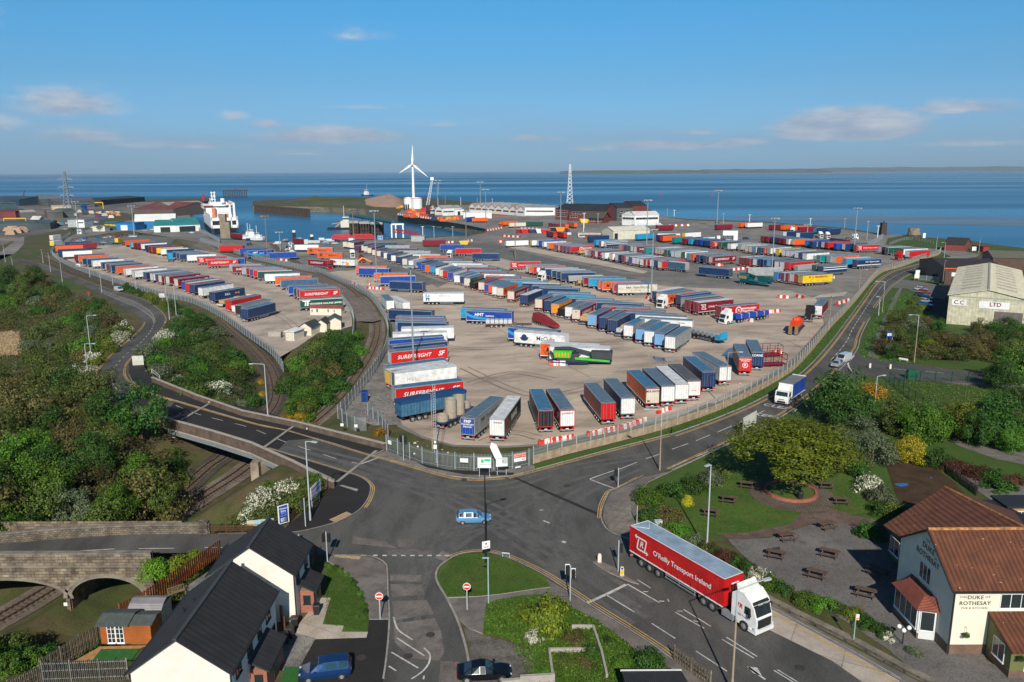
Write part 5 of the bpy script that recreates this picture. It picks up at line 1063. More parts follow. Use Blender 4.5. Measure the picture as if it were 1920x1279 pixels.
def tree(x,y,z,r,h,kind,label,group=None,style='tree',var=None,cat='tree',name=None,flat=None):
 v=var if var is not None else rnd.randrange(3);cr=cW(kind,v,style)
 t=tG(name or('tree' if cat=='tree' else 'shrub'),label,cat,(x,y,z),rnd.uniform(0,6.28),group)
 if style in('bush','small'):ch=h;cz=h*.0;sc=(r,r,ch*.92)
 else:
  ch=min(h*.62,r*1)if flat is None else flat;cz=h-ch*.95;sc=(r,r,ch*1.15)
 pL('crown' if style not in('bush','small')else 'foliage',cr,t,(0,0,cz),None,scale=sc)
 if style not in('small',):
  tk=TRK.setdefault(v%3,trunk_mesh(v%3));pL('trunk' if cat=='tree' else 'stem',tk,t,(0,0,0),None,scale=(r*(.9 if style!='bush' else.6),r*(.9 if style!='bush' else.6),(h-ch*.9)*1.05 if style!='bush' else h*.55))
 return t
def inpoly(x,y,pts):
 c=False;j=len(pts)-1
 for i in rg_(len(pts)):
  if(pts[i][1]>y)!=(pts[j][1]>y)and x<(pts[j][0]-pts[i][0])*(y-pts[i][1])/(pts[j][1]-pts[i][1])+pts[i][0]:c=not c
  j=i
 return c
def npin(X,Y,pts):
 c=np.zeros(X.shape,bool);j=len(pts)-1
 for i in rg_(len(pts)):
  (xi,yi),(xj,yj)=pts[i],pts[j];c^=((yi>Y)!=(yj>Y))&(X<(xj-xi)*(Y-yi)/(yj-yi+1e-12)+xi);j=i
 return c
def area(where,px,zc,n,rr,hh,kinds,style='bush',cat='shrub',seed=0,sep=.9,stuff=True,gname=None):
 r_=random.Random(seed);w=[P(p[0],p[1],zc)for p in px];xs=[v.x for v in w];ys=[v.y for v in w];pl=[(v.x,v.y)for v in w];pts=[]
 for _ in rg_(n*60):
  if len(pts)>=n:break
  x,y=r_.uniform(min(xs),max(xs)),r_.uniform(min(ys),max(ys));r=r_.uniform(*rr)
  if not inpoly(x,y,pl)or any(mt.hypot(x-a,y-b)<sep*(r+c)*.75 for a,b,c in pts):continue
  pts.append((x,y,r))
 pts.sort(key=lambda q:q[0]/q[1])
 kk=[];
 for i,(x,y,r)in eN(pts):
  kind=r_.choices(list(kinds),weights=list(kinds.values()))[0];h=r_.uniform(*hh)*(.8+.4*(r-rr[0])/(rr[1]-rr[0]+1e-6))
  adj={'dark':'dark green','fresh':'fresh green','olive':'olive green','brown':'brownish half bare','grey':'grey green','yellow':'yellow flowering','gorse':'orange flowering gorse','blossom':'white flowering','copper':'copper leaved','golden':'golden green','bright':'bright green'}[kind]
  tree(x,y,hz(x,y)-.1,r,h,kind,f"{adj} {cat}, {ordn(i)} from left {where}",gname or(('trees ' if cat=='tree' else 'shrubs ')+where),style,r_.randrange(3),cat)
 if stuff:
  rg=np.random.default_rng(seed);C=[]
  A_=abs(sum(pl[i][0]*pl[i-1][1]-pl[i-1][0]*pl[i][1]for i in rg_(len(pl))))/2;N_=int(min(26000,A_*22))
  X=rg.uniform(min(xs),max(xs),N_*3);Y=rg.uniform(min(ys),max(ys),N_*3);keep=npin(X,Y,pl);X,Y=X[keep][:N_],Y[keep][:N_]
  top=.5+.9*(np.sin(X*.9+seed)*np.sin(Y*.8+1)*.5+.5)*min(1.6,hh[0]*.6);Z=HF(X,Y)+top*rg.uniform(.2,1,len(X))**.5
  C=np.stack([X,Y,Z],1);k0=max(kinds,key=kinds.get)
  if k0=='blossom':k0='olive'
  me=qM('undergrowth',C,np.tile([0,0,1],(len(C),1)),rg.uniform(.12,.3,len(C)),LM[k0],seed=seed);pL('undergrowth',me,kind='stuff',label='tangled undergrowth '+where,cat='undergrowth')
area('in the wood below the bridge',Q_('-60,735 60,725 160,742 215,765 262,795 285,840 270,870 290,905 215,950 120,975 -60,985'),0,40,(3.6,5.4),(7.5,10),{'brown':5,'olive':3,'dark':1},'wild','tree',11,.95)
area('at the left end of the stone wall',Q_('-60,880 60,850 100,900 95,960 -60,985'),1,9,(3.2,4.6),(7.5,10),{'fresh':4,'dark':1},'tree','tree',12,.9,False)
area('on the bank beside the bridge abutment',Q_('285,845 320,830 345,850 330,875 300,905 280,930 262,925 285,880'),-2,12,(1.6,2.8),(2.5,4.5),{'dark':3,'brown':2,'olive':2},'bush','shrub',14,.75)
for(x,y,r,h,k,lb)in((215,905,3.4,9,'fresh','tallest bright crowned tree at the right edge of the bridge wood'),(255,850,4.2,9,'fresh','light green broad tree under the south parapet of the bridge'),(298,880,2.8,7.5,'olive','small olive tree closest to the railway below the bridge'),(175,860,3.5,9,'dark','dark tree in the middle of the bridge wood'),(130,920,3,8,'grey','grey leaved tree above the stone wall')):
 p=P(x,y,2);tree(p.x,p.y,hz(p.x,p.y),r,h,k,lb,'lone trees in the bridge wood','tree')
area('on the marsh beside the bend',Q_('-40,530 60,520 108,538 150,552 185,562 225,585 245,603 232,622 195,648 160,680 148,700 60,715 -60,712 -60,660 30,655 55,630 30,608 -60,608'),0,66,(2.3,4),(3.2,5.6),{'olive':5,'dark':3,'brown':3,'grey':2,'fresh':1},'bush','shrub',21,.72)
area('along the left kerb of the bend',Q_('236,600 250,612 228,634 196,655 164,690 152,715 120,722 140,690 170,655 205,630'),0,16,(1.8,2.7),(2.6,3.6),{'blossom':5,'golden':2,'olive':1},'bush','shrub',22,.7,False)
area('at the far left beyond the marsh',Q_('-30,505 20,492 70,500 95,530 60,545 -30,545'),3,9,(3.6,4.8),(7,9),{'dark':3,'olive':2},'wild','tree',23,.8)
area('between the bend and the disused track',Q_('262,652 285,640 312,622 322,600 318,570 330,563 360,575 398,605 432,635 458,665 478,700 492,745 480,772 415,752 345,733 300,715 278,690'),0,50,(2.2,3.9),(3,4.9),{'dark':5,'fresh':2,'grey':2,'olive':2,'blossom':1},'bush','shrub',31,.78)
area('beside the west fence',Q_('236,545 248,538 275,552 300,570 310,580 322,562 300,552 270,540 236,528'),0,12,(1.5,2.4),(2.4,3.8),{'dark':3,'fresh':2,'golden':1},'bush','shrub',32,.8,False)
area('in the triangle between the two tracks',Q_('558,652 598,632 640,618 668,615 676,632 660,662 640,690 615,712 588,728 548,742 538,722 536,690'),0,27,(2.2,3.7),(3,5),{'dark':5,'fresh':2,'olive':2,'brown':1},'bush','shrub',33,.78)
area('at the south tip of the triangle',Q_('540,735 575,728 590,745 570,772 550,782 532,770'),-1,8,(1.2,2),(1.4,2.4),{'fresh':2,'gorse':2,'brown':2},'bush','shrub',34,.8)
for(x,y,r,h,k,lb)in((547,738,1.9,3.4,'fresh','rounded fresh green shrub beside the curved disused track'),(333,712,1.5,2.6,'blossom','white flowering hawthorn behind the left end of the north parapet'),(530,776,1.3,1.6,'gorse','orange gorse bush beside the north parapet'),(486,690,1.1,1.8,'gorse','upper orange gorse on the curve of the disused track'),(489,708,1,1.6,'gorse','lower orange gorse on the curve of the disused track'),(712,806,1.2,2,'gorse','small gorse bush behind the end of the fence')):
 p=P(x,y,-1);tree(p.x,p.y,hz(p.x,p.y),r,h,k,lb,None,'bush',cat='shrub')
area('behind the signs at the bridge end',Q_('385,968 455,942 490,930 560,915 600,905 605,925 570,960 540,980 500,985 395,985'),-.5,11,(1.4,2.2),(2.2,3.2),{'olive':3,'fresh':2},'bush','shrub',41,.75)
for(x,y,r,h)in((500,938,2.6,3.8),(535,925,2,3.4),(470,955,1.6,2.6)):
 p=P(x,y,.5);tree(p.x,p.y,hz(p.x,p.y),r,h,'blossom',{500:'largest white flowering hawthorn beside the blue hoarding',535:'white flowering hawthorn nearest the bridge parapet end',470:'small white flowering hawthorn left of the blue hoarding'}[x],'hawthorns at the bridge end','bush',cat='shrub')
area('on the slope below the stone arches',Q_('-60,1190 30,1175 80,1165 110,1170 160,1150 215,1128 262,1120 255,1142 215,1165 180,1198 75,1262 40,1300 -60,1300'),-2,34,(1.4,2.2),(1.8,3),{'dark':5,'olive':2,'fresh':1},'bush','shrub',42,.75)
area('between the arches and the orange fence',Q_('300,1050 330,1042 370,1040 375,1052 340,1072 305,1095 285,1112 280,1090'),0,8,(1,1.5),(1.8,2.6),{'olive':3,'dark':1},'bush','shrub',43,.7)
for(x,y,r,h,k,lb)in((291,1062,1.9,2.6,'bright','bright lime green ivy mound at the end of the stone arches'),(333,1052,1.5,2.3,'golden','clipped golden green shrub beside the ivy mound'),(366,1040,1.3,2.2,'golden','small clipped shrub nearest the orange fence top')):
 p=P(x,y,1);tree(p.x,p.y,0,r,h,k,lb,None,'bush',cat='shrub')
p=P(1025,1170,0);tree(p.x,p.y,0,2.7,4,'golden','large rounded light green tree on the grass by the main road',None,'bush',cat='tree',name='tree')
for(x,y,r,h,k,lb)in((1002,1195,.9,1.5,'blossom','white flowered shrub at the left foot of the rounded tree'),(1080,1195,1.3,1.2,'brown','low brownish bramble patch behind the garden wall'),(1110,1220,1.2,1.1,'dark','low green bramble beside the garden wall'),(1062,1235,1.1,.9,'olive','low bramble inside the walled plot, left'),(1095,1240,1.1,.9,'brown','low bramble inside the walled plot, right'),(1140,1200,.9,.9,'dark','small green bush between plot and pavement'),(1165,1240,1.2,1.2,'fresh','green bush beside the wire fence'),(1212,1245,1.9,2.3,'dark','dark rounded bush at the corner of the tiled outbuilding'),(1020,1260,.9,.8,'fresh','low green plant left of the walled plot')):
 p=P(x,y,.4);tree(p.x,p.y,0,r,h,k,lb,'plants around the walled plot','bush',cat='shrub')
for i in rg_(12):
 f=i/11;q=crom([P(612,1062),P(632,1070),P(655,1086),P(668,1105),P(678,1125),P(686,1150)],8);p=q[int(f*(len(q)-1))]
 tree(p.x,p.y,0,rnd.uniform(.3,.45),rnd.uniform(.55,.8),rnd.choice(['dark','fresh']),f"small young hedge shrub, {ordn(i)} from the road end of the curved garden edge",'young hedge round the front lawn','small',cat='shrub')
hG=[(1216,925,2.2,2.9,'fresh','fresh green tree shrub nearest the north-east traffic light'),(1222,962,2,2.6,'dark','dark green shrub below the north-east traffic light'),(1250,958,2.2,2.8,'brown','pale feathery shrub in the corner hedge'),(1262,915,2.3,2.9,'dark','dark shrub behind the road lamp of the corner'),(1300,905,2.2,2.9,'dark','dark shrub between corner hedge and garden lawn'),(1335,893,2.2,2.8,'grey','pale grey green shrub beside the kerb of the right-hand road'),(1355,880,1.6,2.4,'olive','olive shrub left of the great garden tree'),(1290,938,.8,1.8,'yellow','small bright yellow bush in the corner hedge'),(1270,992,1.6,2,'fresh','fresh green shrub behind the red lorry trailer'),(1242,990,1.6,2.2,'olive','olive shrub beside the grey cabinet'),(1304,1012,1.4,1.8,'grey','pale shrub at the foot of the garden lamp'),(1330,1025,1.3,1.8,'olive','olive shrub right of the garden lamp'),(1362,1040,1.5,1.7,'copper','reddish shrub in the roadside hedge'),(1385,1050,1.3,1.6,'dark','dark shrub right of the reddish one'),(1402,1060,1.3,1.6,'dark','dark shrub above the lorry trailer'),(1428,1075,1.4,1.6,'blossom','white dotted shrub above the lorry cab'),(1450,1090,1.4,1.7,'fresh','green shrub right of the white dotted one'),(1468,1103,1.2,1.5,'dark','dark shrub right of the lorry cab'),(1510,1120,1.5,1.8,'fresh','rounded bright green hedge bush, left of two'),(1545,1130,1.5,1.8,'fresh','rounded bright green hedge bush, right of two'),(1575,1138,1,1.3,'olive','olive bush beside the bright hedge bushes'),(1600,1146,1.2,1.4,'golden','golden green bush left of the bus stop'),(1625,1165,1.3,1.5,'dark','dark green bush right of the bus stop'),(1650,1178,1.2,1.3,'dark','dark bush near the globe lamp'),(1665,1192,.8,.9,'blossom','low white flowered bush near the globe lamp'),(1715,1220,.9,.8,'grey','low grey bush beside the boulder'),(1700,885,0,0,'x','')]
for(x,y,r,h,k,lb)in hG:
 if r:p=P(x,y,h*.35);tree(p.x,p.y,0,r,h,k,lb,'hedge round the pub garden','bush',cat='shrub')
p=P(1484,921);t=tree(p.x,p.y,0,9.6,10.2,'golden','great spreading tree standing in a round brick bed in the garden',None,'tree',1,flat=4.2)
crx=[c for c in t.children if c.name.startswith('crown')][0];crx.data=qM('crown',*(lambda q:(q[0],q[1],np.random.default_rng(4).uniform(.6,1.3,len(q[0]))*.021))(crown_pts(77,120,260,.62,(.12,.24))),LM['golden'],seed=5)
tk=[c for c in t.children if c.name.startswith('trunk')][0];tk.scale=(6.5,6.5,6.2)
big=[(1580,738,5.6,9.5,'dark','dark green round tree right of the box lorry','tree'),(1600,768,4,7.5,'dark','dark tree just below the round one right of the box lorry','tree'),(1640,722,3,3.8,'gorse','orange flowering gorse beside the green cabinet','bush'),(1612,800,3.4,4.6,'grey','grey green shrub tree above the yellow one','wild'),(1640,835,3.4,4.8,'grey','grey green shrub tree beside the stained lot','wild'),(1690,775,3.6,6,'olive','olive tree behind the roadside lamp','tree'),(1722,785,3.6,6.4,'fresh','fresh green tree beyond the stained lot, left','tree'),(1750,790,3.4,6.2,'fresh','fresh green tree beyond the stained lot, right','tree'),(1802,780,3.6,6.4,'golden','yellow hung tree among the eastern trees','tree'),(1868,775,4.6,7.6,'dark','tall dark green tree at the right of the eastern trees','tree'),(1905,760,4.2,7.2,'dark','dark green tree at the right edge of the picture','tree'),(1835,800,3.2,5.6,'dark','dark tree in front of the tall eastern one','tree'),(1710,838,2.6,4.4,'yellow','bright yellow green tree beside the stained lot','tree'),(1755,845,2.4,4.2,'dark','dark bush right of the bright yellow tree','bush'),(1600,848,2.8,4.6,'olive','olive shrub between great tree and stained lot','bush'),(1575,790,2.8,4.2,'olive','olive shrub behind the great garden tree','bush'),(1900,820,2.4,4.4,'fresh','green tree at the right edge above the small road','tree'),(1905,680,4.4,7.6,'fresh','big fresh green tree right of the side road','tree'),(1880,700,3.4,6.2,'dark','dark green tree overhanging the side road','tree'),(1630,895,2.2,3.2,'blossom','white flowering shrub at the edge of the pub garden','bush'),(1655,915,2.2,3,'grey','grey green shrub below the white flowering one','bush'),(1678,945,1.9,2.6,'olive','olive shrub above the brown hipped roof','bush'),(1650,945,1.7,2.4,'dark','dark shrub at the top of the lawn','bush'),(1635,985,2,2.6,'dark','dark shrub at the corner of the hipped roof','bush'),(1613,872,2,3.2,'dark','dark shrub behind the picnic lawn','bush')]
for(x,y,r,h,k,lb,st)in big:
 p=P(x,y,h*.55);tree(p.x,p.y,0,r,h,k,lb,'trees east of the main road',st,cat='tree' if st!='bush' else 'shrub')
for i,(x,y,r,h,k)in eN([(1785,868,2.2,2.2,'copper'),(1810,873,2.2,2.2,'copper'),(1835,880,2.2,2.3,'copper'),(1860,888,2.2,2.4,'dark'),(1875,905,2.4,2.4,'dark'),(1895,895,2.2,2.2,'copper')]):
 p=P(x,y,1);tree(p.x,p.y,0,r,h,k,f"{'copper' if k == 'copper' else 'dark green'} clipped hedge bush, {ordn(i)} from left along the small car park",'hedge along the small car park','bush',cat='shrub')
area('between the side road and the cream shed',Q_('1648,655 1655,625 1680,600 1705,605 1740,605 1772,618 1800,628 1850,605 1900,598 1980,600 1980,690 1900,680 1840,668 1790,668 1740,668 1700,668'),1.2,40,(2.2,3.7),(3.2,5.2),{'brown':4,'olive':4,'dark':3,'fresh':2,'grey':1,'golden':1},'wild','shrub',51,.72)
area('on the bank beside the parked cars',Q_('1695,565 1722,560 1732,575 1725,590 1700,585'),1,5,(1.6,2.6),(2.4,3.4),{'olive':3,'golden':1},'bush','shrub',52,.8,False)
mat('leaves_reed',(.30,.21,.10),.8,col2=(.44,.33,.18),vs=1,island=.3);LM['reed']=MATS['leaves_reed']
rg=np.random.default_rng(9);Cs=[]
for a_,b_ in zip(fl[:55],offs(fz0,.25)[:55]):
 for _ in rg_(90):f=rg.uniform();q=a_.lerp(b_,f);Cs.append((q.x+rg.uniform(-1,1),q.y+rg.uniform(-.3,.3),.12+rg.uniform(0,.18)))
Cs=np.array(Cs);pL('grass_tufts',qM('grass_tufts',Cs,np.tile([0,0,.3],(len(Cs),1)),rg.uniform(.06,.14,len(Cs)),LM['fresh']),kind='stuff',label='long grass and weeds on the verge below the fence',cat='grass')
def tufts(name,px,n,m,s=(.05,.12),h=.14,seed=1,z=.05,where=''):
 rg=np.random.default_rng(seed);w=[P(*p)for p in px];pl=[(v.x,v.y)for v in w];X=rg.uniform(min(p[0]for p in pl),max(p[0]for p in pl),n*3);Y=rg.uniform(min(p[1]for p in pl),max(p[1]for p in pl),n*3)
 k=npin(X,Y,pl);X,Y=X[k][:n],Y[k][:n];C=np.stack([X,Y,z+rg.uniform(0,h,len(X))],1)
 pL('grass_tufts',qM('grass_tufts',C,np.tile([0,0,.3],(len(C),1)),rg.uniform(*s,len(C)),m,seed=seed),kind='stuff',label='tufts of grass '+where,cat='grass')
tufts('t',Q_('848,1050 910,1039 987,1065 1033,1102 935,1116 837,1122 822,1085'),9000,LM['dark'],(.03,.06),.08,2,.12,'on the round traffic green')
tufts('t',Q_('912,1132 1010,1117 1110,1160 1175,1207 1250,1290 1005,1300 955,1202 905,1192'),14000,LM['fresh'],(.06,.12),.2,3,.14,'on the plot by the main road')
tufts('t',Q_('1235,990 1300,905 1400,870 1560,850 1640,900 1640,960 1502,965 1400,1000'),16000,LM['dark'],(.03,.07),.08,4,.06,'on the pub garden lawn')
tufts('t',Q_('1560,731 1720,716 1960,737 1960,820 1780,820 1640,860 1500,800'),16000,LM['olive'],(.08,.16),.25,5,.05,'in the field right of the main road')
tufts('t',Q_('280,985 430,880 470,880 400,985'),4000,LM['olive'],(.08,.16),.2,6,-6.3,'between the rails under the bridge')
tufts('t',Q_('1610,668 1645,580 1700,545 1760,600 1700,690'),14000,LM['fresh'],(.08,.16),.25,7,.05,'beside the footpath')
tufts('t',Q_('-40,612 36,612 40,652 -40,660'),5000,LM['reed'],(.08,.2),.7,9,-2,'in the dry reed bed')
tufts('t',Q_('612,1066 655,1085 690,1160 690,1185 610,1172'),5000,LM['dark'],(.03,.06),.08,8,.07,'on the front lawn')
# ---- railways ----
m_rail=mat('rusty_rail',(.07,.04,.028),.7,.3,var=.3,vs=2);m_slp=mat('sleeper',(.10,.075,.055),.95,var=.3,vs=1)
def rW(pts,label,sl=True):
 l=rS2(pts,.7);mb=MB();rB(offs(l,2.3),offs(l,-2.3),mb,dz=.0);sR('ballast_bed',mb,m_ball if sl else gM('dark_ballast',(.065,.055,.048),(.035,.03,.027),(.09,.075,.065),fine=.4,s1=.2,s2=.8))
 t=tG('railway_track',label,'railway',tuple(l[0]));o=l[0];mb=MB()
 for s_ in(-1,1):
  a,b=offs(l,s_*.72+.05),offs(l,s_*.72-.05)
  for i in rg_(len(l)-1):
   q=[a[i],b[i],b[i+1],a[i+1]];lo=[v+Vc((0,0,.1))-o for v in q];hi=[v+Vc((0,0,.26))-o for v in q];mb.add(lo+hi,[(4,5,6,7),(0,3,7,4),(1,2,6,5)])
 mb.bd('rail',m_rail,t);mb=MB()
 for i in rg_(len(l)-1):
  d=(l[i+1]-l[i]).normalized();n_=Vc((-d.y,d.x,0));c=l[i]-o
  mb.be(c+n_*1.3+Vc((0,0,.07)),c-n_*1.3+Vc((0,0,.07)),.25,.1)
 mb.bd('sleeper',m_slp,t)
rW(RAs,'curved railway track between the two lorry yards, passing under the bridge');rW(RBs,'disused curved track west of the bushes, passing under the bridge',False);rW(RCs,'straight old track beside the north-west road',False)
# ---- road bridge, stone bridge ----
m_para=mat('parapet_concrete',(.12,.085,.065),.9,var=.3,vs=.8,bump=.4);m_cop=mat('coping_concrete',(.36,.32,.28),.9,var=.15,vs=1.5);m_old=mat('stained_concrete',(.27,.22,.17),.9,var=.35,vs=.5,bump=.3)
t=tG('road_bridge','concrete road bridge carrying the main road over the railway','bridge',(0,0,0))
NBp=NB[::-1]
mb=MB();pts=[(p[0],p[1])for p in SB]+[(-19.4,101.5)]+[(p[0],p[1])for p in NB]+[(-70,141)]
mb.ps(pts,-1,-.02,0,1);mb.bd('deck',[m_cop,m2_],t)
mb=MB()
for a,b in zip(SB[1:],SB[2:]):mb.be((a[0]+.25,a[1]+.3,-1.35),(b[0]+.25,b[1]+.3,-1.35),.5,.8)
for a,b in zip(NB,NB[1:]):mb.be((a[0]-.2,a[1]-.3,-1.35),(b[0]-.2,b[1]-.3,-1.35),.5,.8)
mb.bd('girder',sT,t)
for ln in(SB,NB):
 l=[Vc((p[0],p[1],0))for p in ln];a,b=offs(l,.16),offs(l,-.16);mb=MB();c_=MB();a2,b2=offs(l,.24),offs(l,-.24)
 for i in rg_(len(l)-1):
  for(q1_,q2_,z0,z1,m2)in((a,b,-.55,1.02,mb),(a2,b2,1.02,1.14,c_)):
   q=[q1_[i],q2_[i],q2_[i+1],q1_[i+1]];lo=[Vc((v.x,v.y,z0))for v in q];hi=[Vc((v.x,v.y,z1))for v in q];m2.add(lo+hi,[(4,5,6,7),(0,3,7,4),(1,2,6,5),(0,1,5,4),(2,3,7,6)])
 pr_=mb.bd('parapet',m_para,t);c_.bd('coping',m_cop,pr_)
MB().bx(-39.3,-38.1,112.8,114,-6.5,-1).add([(-39.3,114,-6.5),(-38.1,114,-6.5),(-32,122.6,-6.5),(-33.2,123,-6.5),(-39.3,114,-1),(-38.1,114,-1),(-32,122.6,-1),(-33.2,123,-1)],[(0,4,5,1),(1,5,6,2),(2,6,7,3),(3,7,4,0)]).bd('pier',m_old,t)
MB().be((-37,110.5,-4.5),(-28,104.5,-4.5),.5,4).be((-58,130,-4.5),(-66,146,-4.5),.5,8).be((-31,107.6,-3.6),(-24,114,-3.6),.6,7).bd('abutment',m_old,t)
for(a,b)in(((392,758),(341,788)),((552,799),(495,840)),((706,846),(632,905))):
 mb=MB();line(mb,P(*a),P(*b),.5,.128);mb.bd('expansion_joint',m_kerb,t)
mb=MB()
for(x,y)in((393,749),(471,770),(576,798)):q=P(x,y,1);mb.bx(q.x-.08,q.x+.08,q.y-.32,q.y-.28,.45,.7)
mb.bd('marker_plate',wP,t)
mst=bM('rubble_stone',(.20,.16,.115),(.11,.09,.07),(.05,.042,.034),.55,.24,ms=.03,var=.6);mst2=mat('stone_coping',(.19,.165,.13),.95,var=.35,vs=.8,bump=.5);mst3=bM('coursed_stone',(.24,.19,.13),(.13,.10,.07),(.06,.05,.04),.8,.34,ms=.03,var=.6)
def wallrun(t,px,zt,thick,zb,m,mc,name='wall',z=0):
 l=[P(p[0],p[1],zt)for p in px];a,b=offs(l,thick/2),offs(l,-thick/2);mb=MB();c_=MB();a2,b2=offs(l,thick/2+.06),offs(l,-thick/2-.06)
 for i in rg_(len(l)-1):
  for(u,v_,z0,z1,m2)in((a,b,zb,zt-.12,mb),(a2,b2,zt-.12,zt,c_)):
   q=[u[i],v_[i],v_[i+1],u[i+1]];lo=[Vc((p.x,p.y,z0))for p in q];hi=[Vc((p.x,p.y,z1))for p in q];m2.add(lo+hi,[(4,5,6,7),(0,3,7,4),(1,2,6,5),(0,1,5,4),(2,3,7,6)])
 w=mb.bd(name,m,t);c_.bd('coping',mc,w)
t=tG('stone_wall','long rough stone parapet wall on the far side of the old bridge road','wall',(0,0,0));wallrun(t,Q_('-60,1006 0,999 60,993 130,988 250,983 393,981'),1.2,.5,-1.5,mst,mst2)
q=P(385,980,1.3);MB().bx(q.x-.8,q.x+.35,q.y-.4,q.y+.4,-.2,1.5).bd('pier',mst,t)
YF=79.9
t=tG('stone_arch_bridge','old stone arch bridge with two arches over the railway','bridge',(0,0,0))
def arch(xa,xb,zs,zc,n=18):
 cx_,hw=(xa+xb)/2,(xb-xa)/2;return[(cx_-hw*mt.cos(mt.pi*i/n),zs+(zc-zs)*mt.sin(mt.pi*i/n))for i in rg_(n+1)]
g1=PY(-95,1100,YF).x;s1=PY(125,1118,YF);s2=PY(134,1118,YF);s3=PY(268,1096,YF);c1,c2_=PY(40,1088,YF),PY(200,1083,YF)
A1,A2=arch(g1,s1.x,-4.2,c1.z),arch(s2.x,s3.x,-4.2,c2_.z);mb=MB();ZR=1
def face(mb,arcs,x0,x1,y,zb,zt):
 xs=sorted(set([x0,x1]+[p[0]for a_ in arcs for p in a_]));
 def under(x):
  for a_ in arcs:
   if a_[0][0]<=x<=a_[-1][0]:
    for p,q in zip(a_,a_[1:]):
     if p[0]<=x<=q[0]:return p[1]+(q[1]-p[1])*(x-p[0])/max(1e-6,q[0]-p[0])
  return zb
 for a_,b_ in zip(xs,xs[1:]):
  m_=(a_+b_)/2;ins=any(q[0][0]<m_<q[-1][0]for q in arcs)
  za,zb_=(under(a_+1e-5),under(b_-1e-5))if ins else(zb,zb)
  mb.quad((a_,y,za),(b_,y,zb_),(b_,y,zt),(a_,y,zt))
face(mb,[A1,A2],g1-3,s3.x+1.2,YF,-8,ZR);face(mb,[A1,A2],g1-3,s3.x+1.2,88.3,-8,ZR)
for a_ in(A1,A2):
 for p,q in zip(a_,a_[1:]):mb.quad((p[0],YF,p[1]),(q[0],YF,q[1]),(q[0],88.3,q[1]),(p[0],88.3,p[1]))
 for x in(a_[0][0],a_[-1][0]):mb.quad((x,YF,-8),(x,YF,-4.2),(x,88.3,-4.2),(x,88.3,-8))
mb.quad((g1-3,YF+.45,ZR),(s3.x+1.2,YF+.45,ZR),(s3.x+1.2,YF+.45,0),(g1-3,YF+.45,0))
mb.bd('spandrel_wall',mst3,t)
mb=MB()
for a_ in(A1,A2):
 n_=len(a_)-1
 for i in rg_(n_):
  for o_ in(0,.45):
   cx_=(a_[0][0]+a_[-1][0])/2;s0=1+(o_+0)/((a_[-1][0]-a_[0][0])/2);s1_=1+(o_+.4)/((a_[-1][0]-a_[0][0])/2)
   f_=lambda p,s:(cx_+(p[0]-cx_)*s,YF-.07-o_*.1,-4.2+(p[1]+4.2)*s)
   mb.quad(f_(a_[i],s0),f_(a_[i+1],s0),f_(a_[i+1],s1_),f_(a_[i],s1_))
mb.bd('arch_ring',mst2,t);MB().bx(g1-3,s3.x+1.2,YF-.12,YF+.55,ZR,ZR+.16).bx(g1-3,s3.x+1.2,YF-.15,YF-.01,-.5,-.28).bd('coping',mst2,t)
MB().bx(s1.x+.05,s2.x-.05,YF-.3,YF,-9,-4.2).bd('pier',mst3,t)
q=PY(123,1133,YF-.33);MB().bx(q.x-.2,q.x+.2,YF-.36,YF-.31,q.z-.2,q.z+.2).bd('sign_plate',wP,t)
# ---- fences ----
def pS(line_,label,h=2.4,step=.17,boards=0,m=sT,posts=True,zf=None,pw=.045,post_step=2.75,top=0):
 l=rS2(line_,step);o=l[0];t=tG('palisade_fence',label,'fence',tuple(o));mb=MB()
 for i,p in eN(l[:-1]):
  d=(l[i+1]-p).normalized();q=p-o;s_=d*pw;z0=boards;z1=h-.12
  mb.add([q-s_+Vc((0,0,z0)),q+s_+Vc((0,0,z0)),q+s_+Vc((0,0,z1)),q+Vc((0,0,h)),q-s_+Vc((0,0,z1))],[(0,1,2,3,4)])
 mb.bd('pale',m,t);mb=MB();l2=rS2(line_,post_step)
 for a,b in zip(l2,l2[1:]):
  for z in(boards+.35,h-.45):mb.be(a-o+Vc((0,0,z)),b-o+Vc((0,0,z)),.05)
 mb.bd('rail',m,t)
 if boards:
  mb=MB()
  for a,b in zip(l2,l2[1:]):mb.be(a-o+Vc((0,0,boards/2)),b-o+Vc((0,0,boards/2)),.1,boards)
  mb.bd('kick_board',mat('buff_boards',(.33,.25,.17),.9,var=.25,vs=1.2),t)
 if posts and len(l2)<=100:
  mb=MB();mb.bx(-.07,.07,-.07,.07,0,h+.12);pm=mb.mesh('post',concm if boards else m)
  for p in l2:pL('post',pm,t,p-o)
 elif posts:
  mb=MB()
  for p in l2:mb.bx(p.x-o.x-.06,p.x-o.x+.06,p.y-o.y-.06,p.y-o.y+.06,p.z-o.z,p.z-o.z+h+.1)
  mb.bd('post',m,t)
 return t
fw=[P(*p)for p in fence_s]
pS([v for v in crom(fw[:6],6)],'grey steel palisade fence with road signs along the junction',2.5,.2,0,pw=.03)
pS([v+Vc((0,0,.1))for v in crom(fw[5:13],5)],'palisade fence on buff boards beside the right-hand road',2.6,.2,1.25)
pS([v+Vc((0,0,.1))for v in crom(fw[12:],5)],'far end of the boarded palisade fence beside the right-hand road',2.6,.4,1.25,pw=.08)
def gl(px,z=None):return crom([Vc((q.x,q.y,max(Tn(q.x),hz(q.x,q.y))if z is None else z))for q in[PT(*p)for p in px]],5)
pS(gl(Q_('640,780 655,763 680,730 705,697 722,665 728,640 728,622 722,600 705,572 690,556 662,540 625,524 590,510 545,502 500,492 455,480 405,463 375,452')),'long curved grey fence between the curved railway and the main yard',2.6,.24,pw=.07)
pS(gl([(634,777+8),(660,806),(690,808)]),'grey fence return beside the blue portable toilet',2.5,.2)
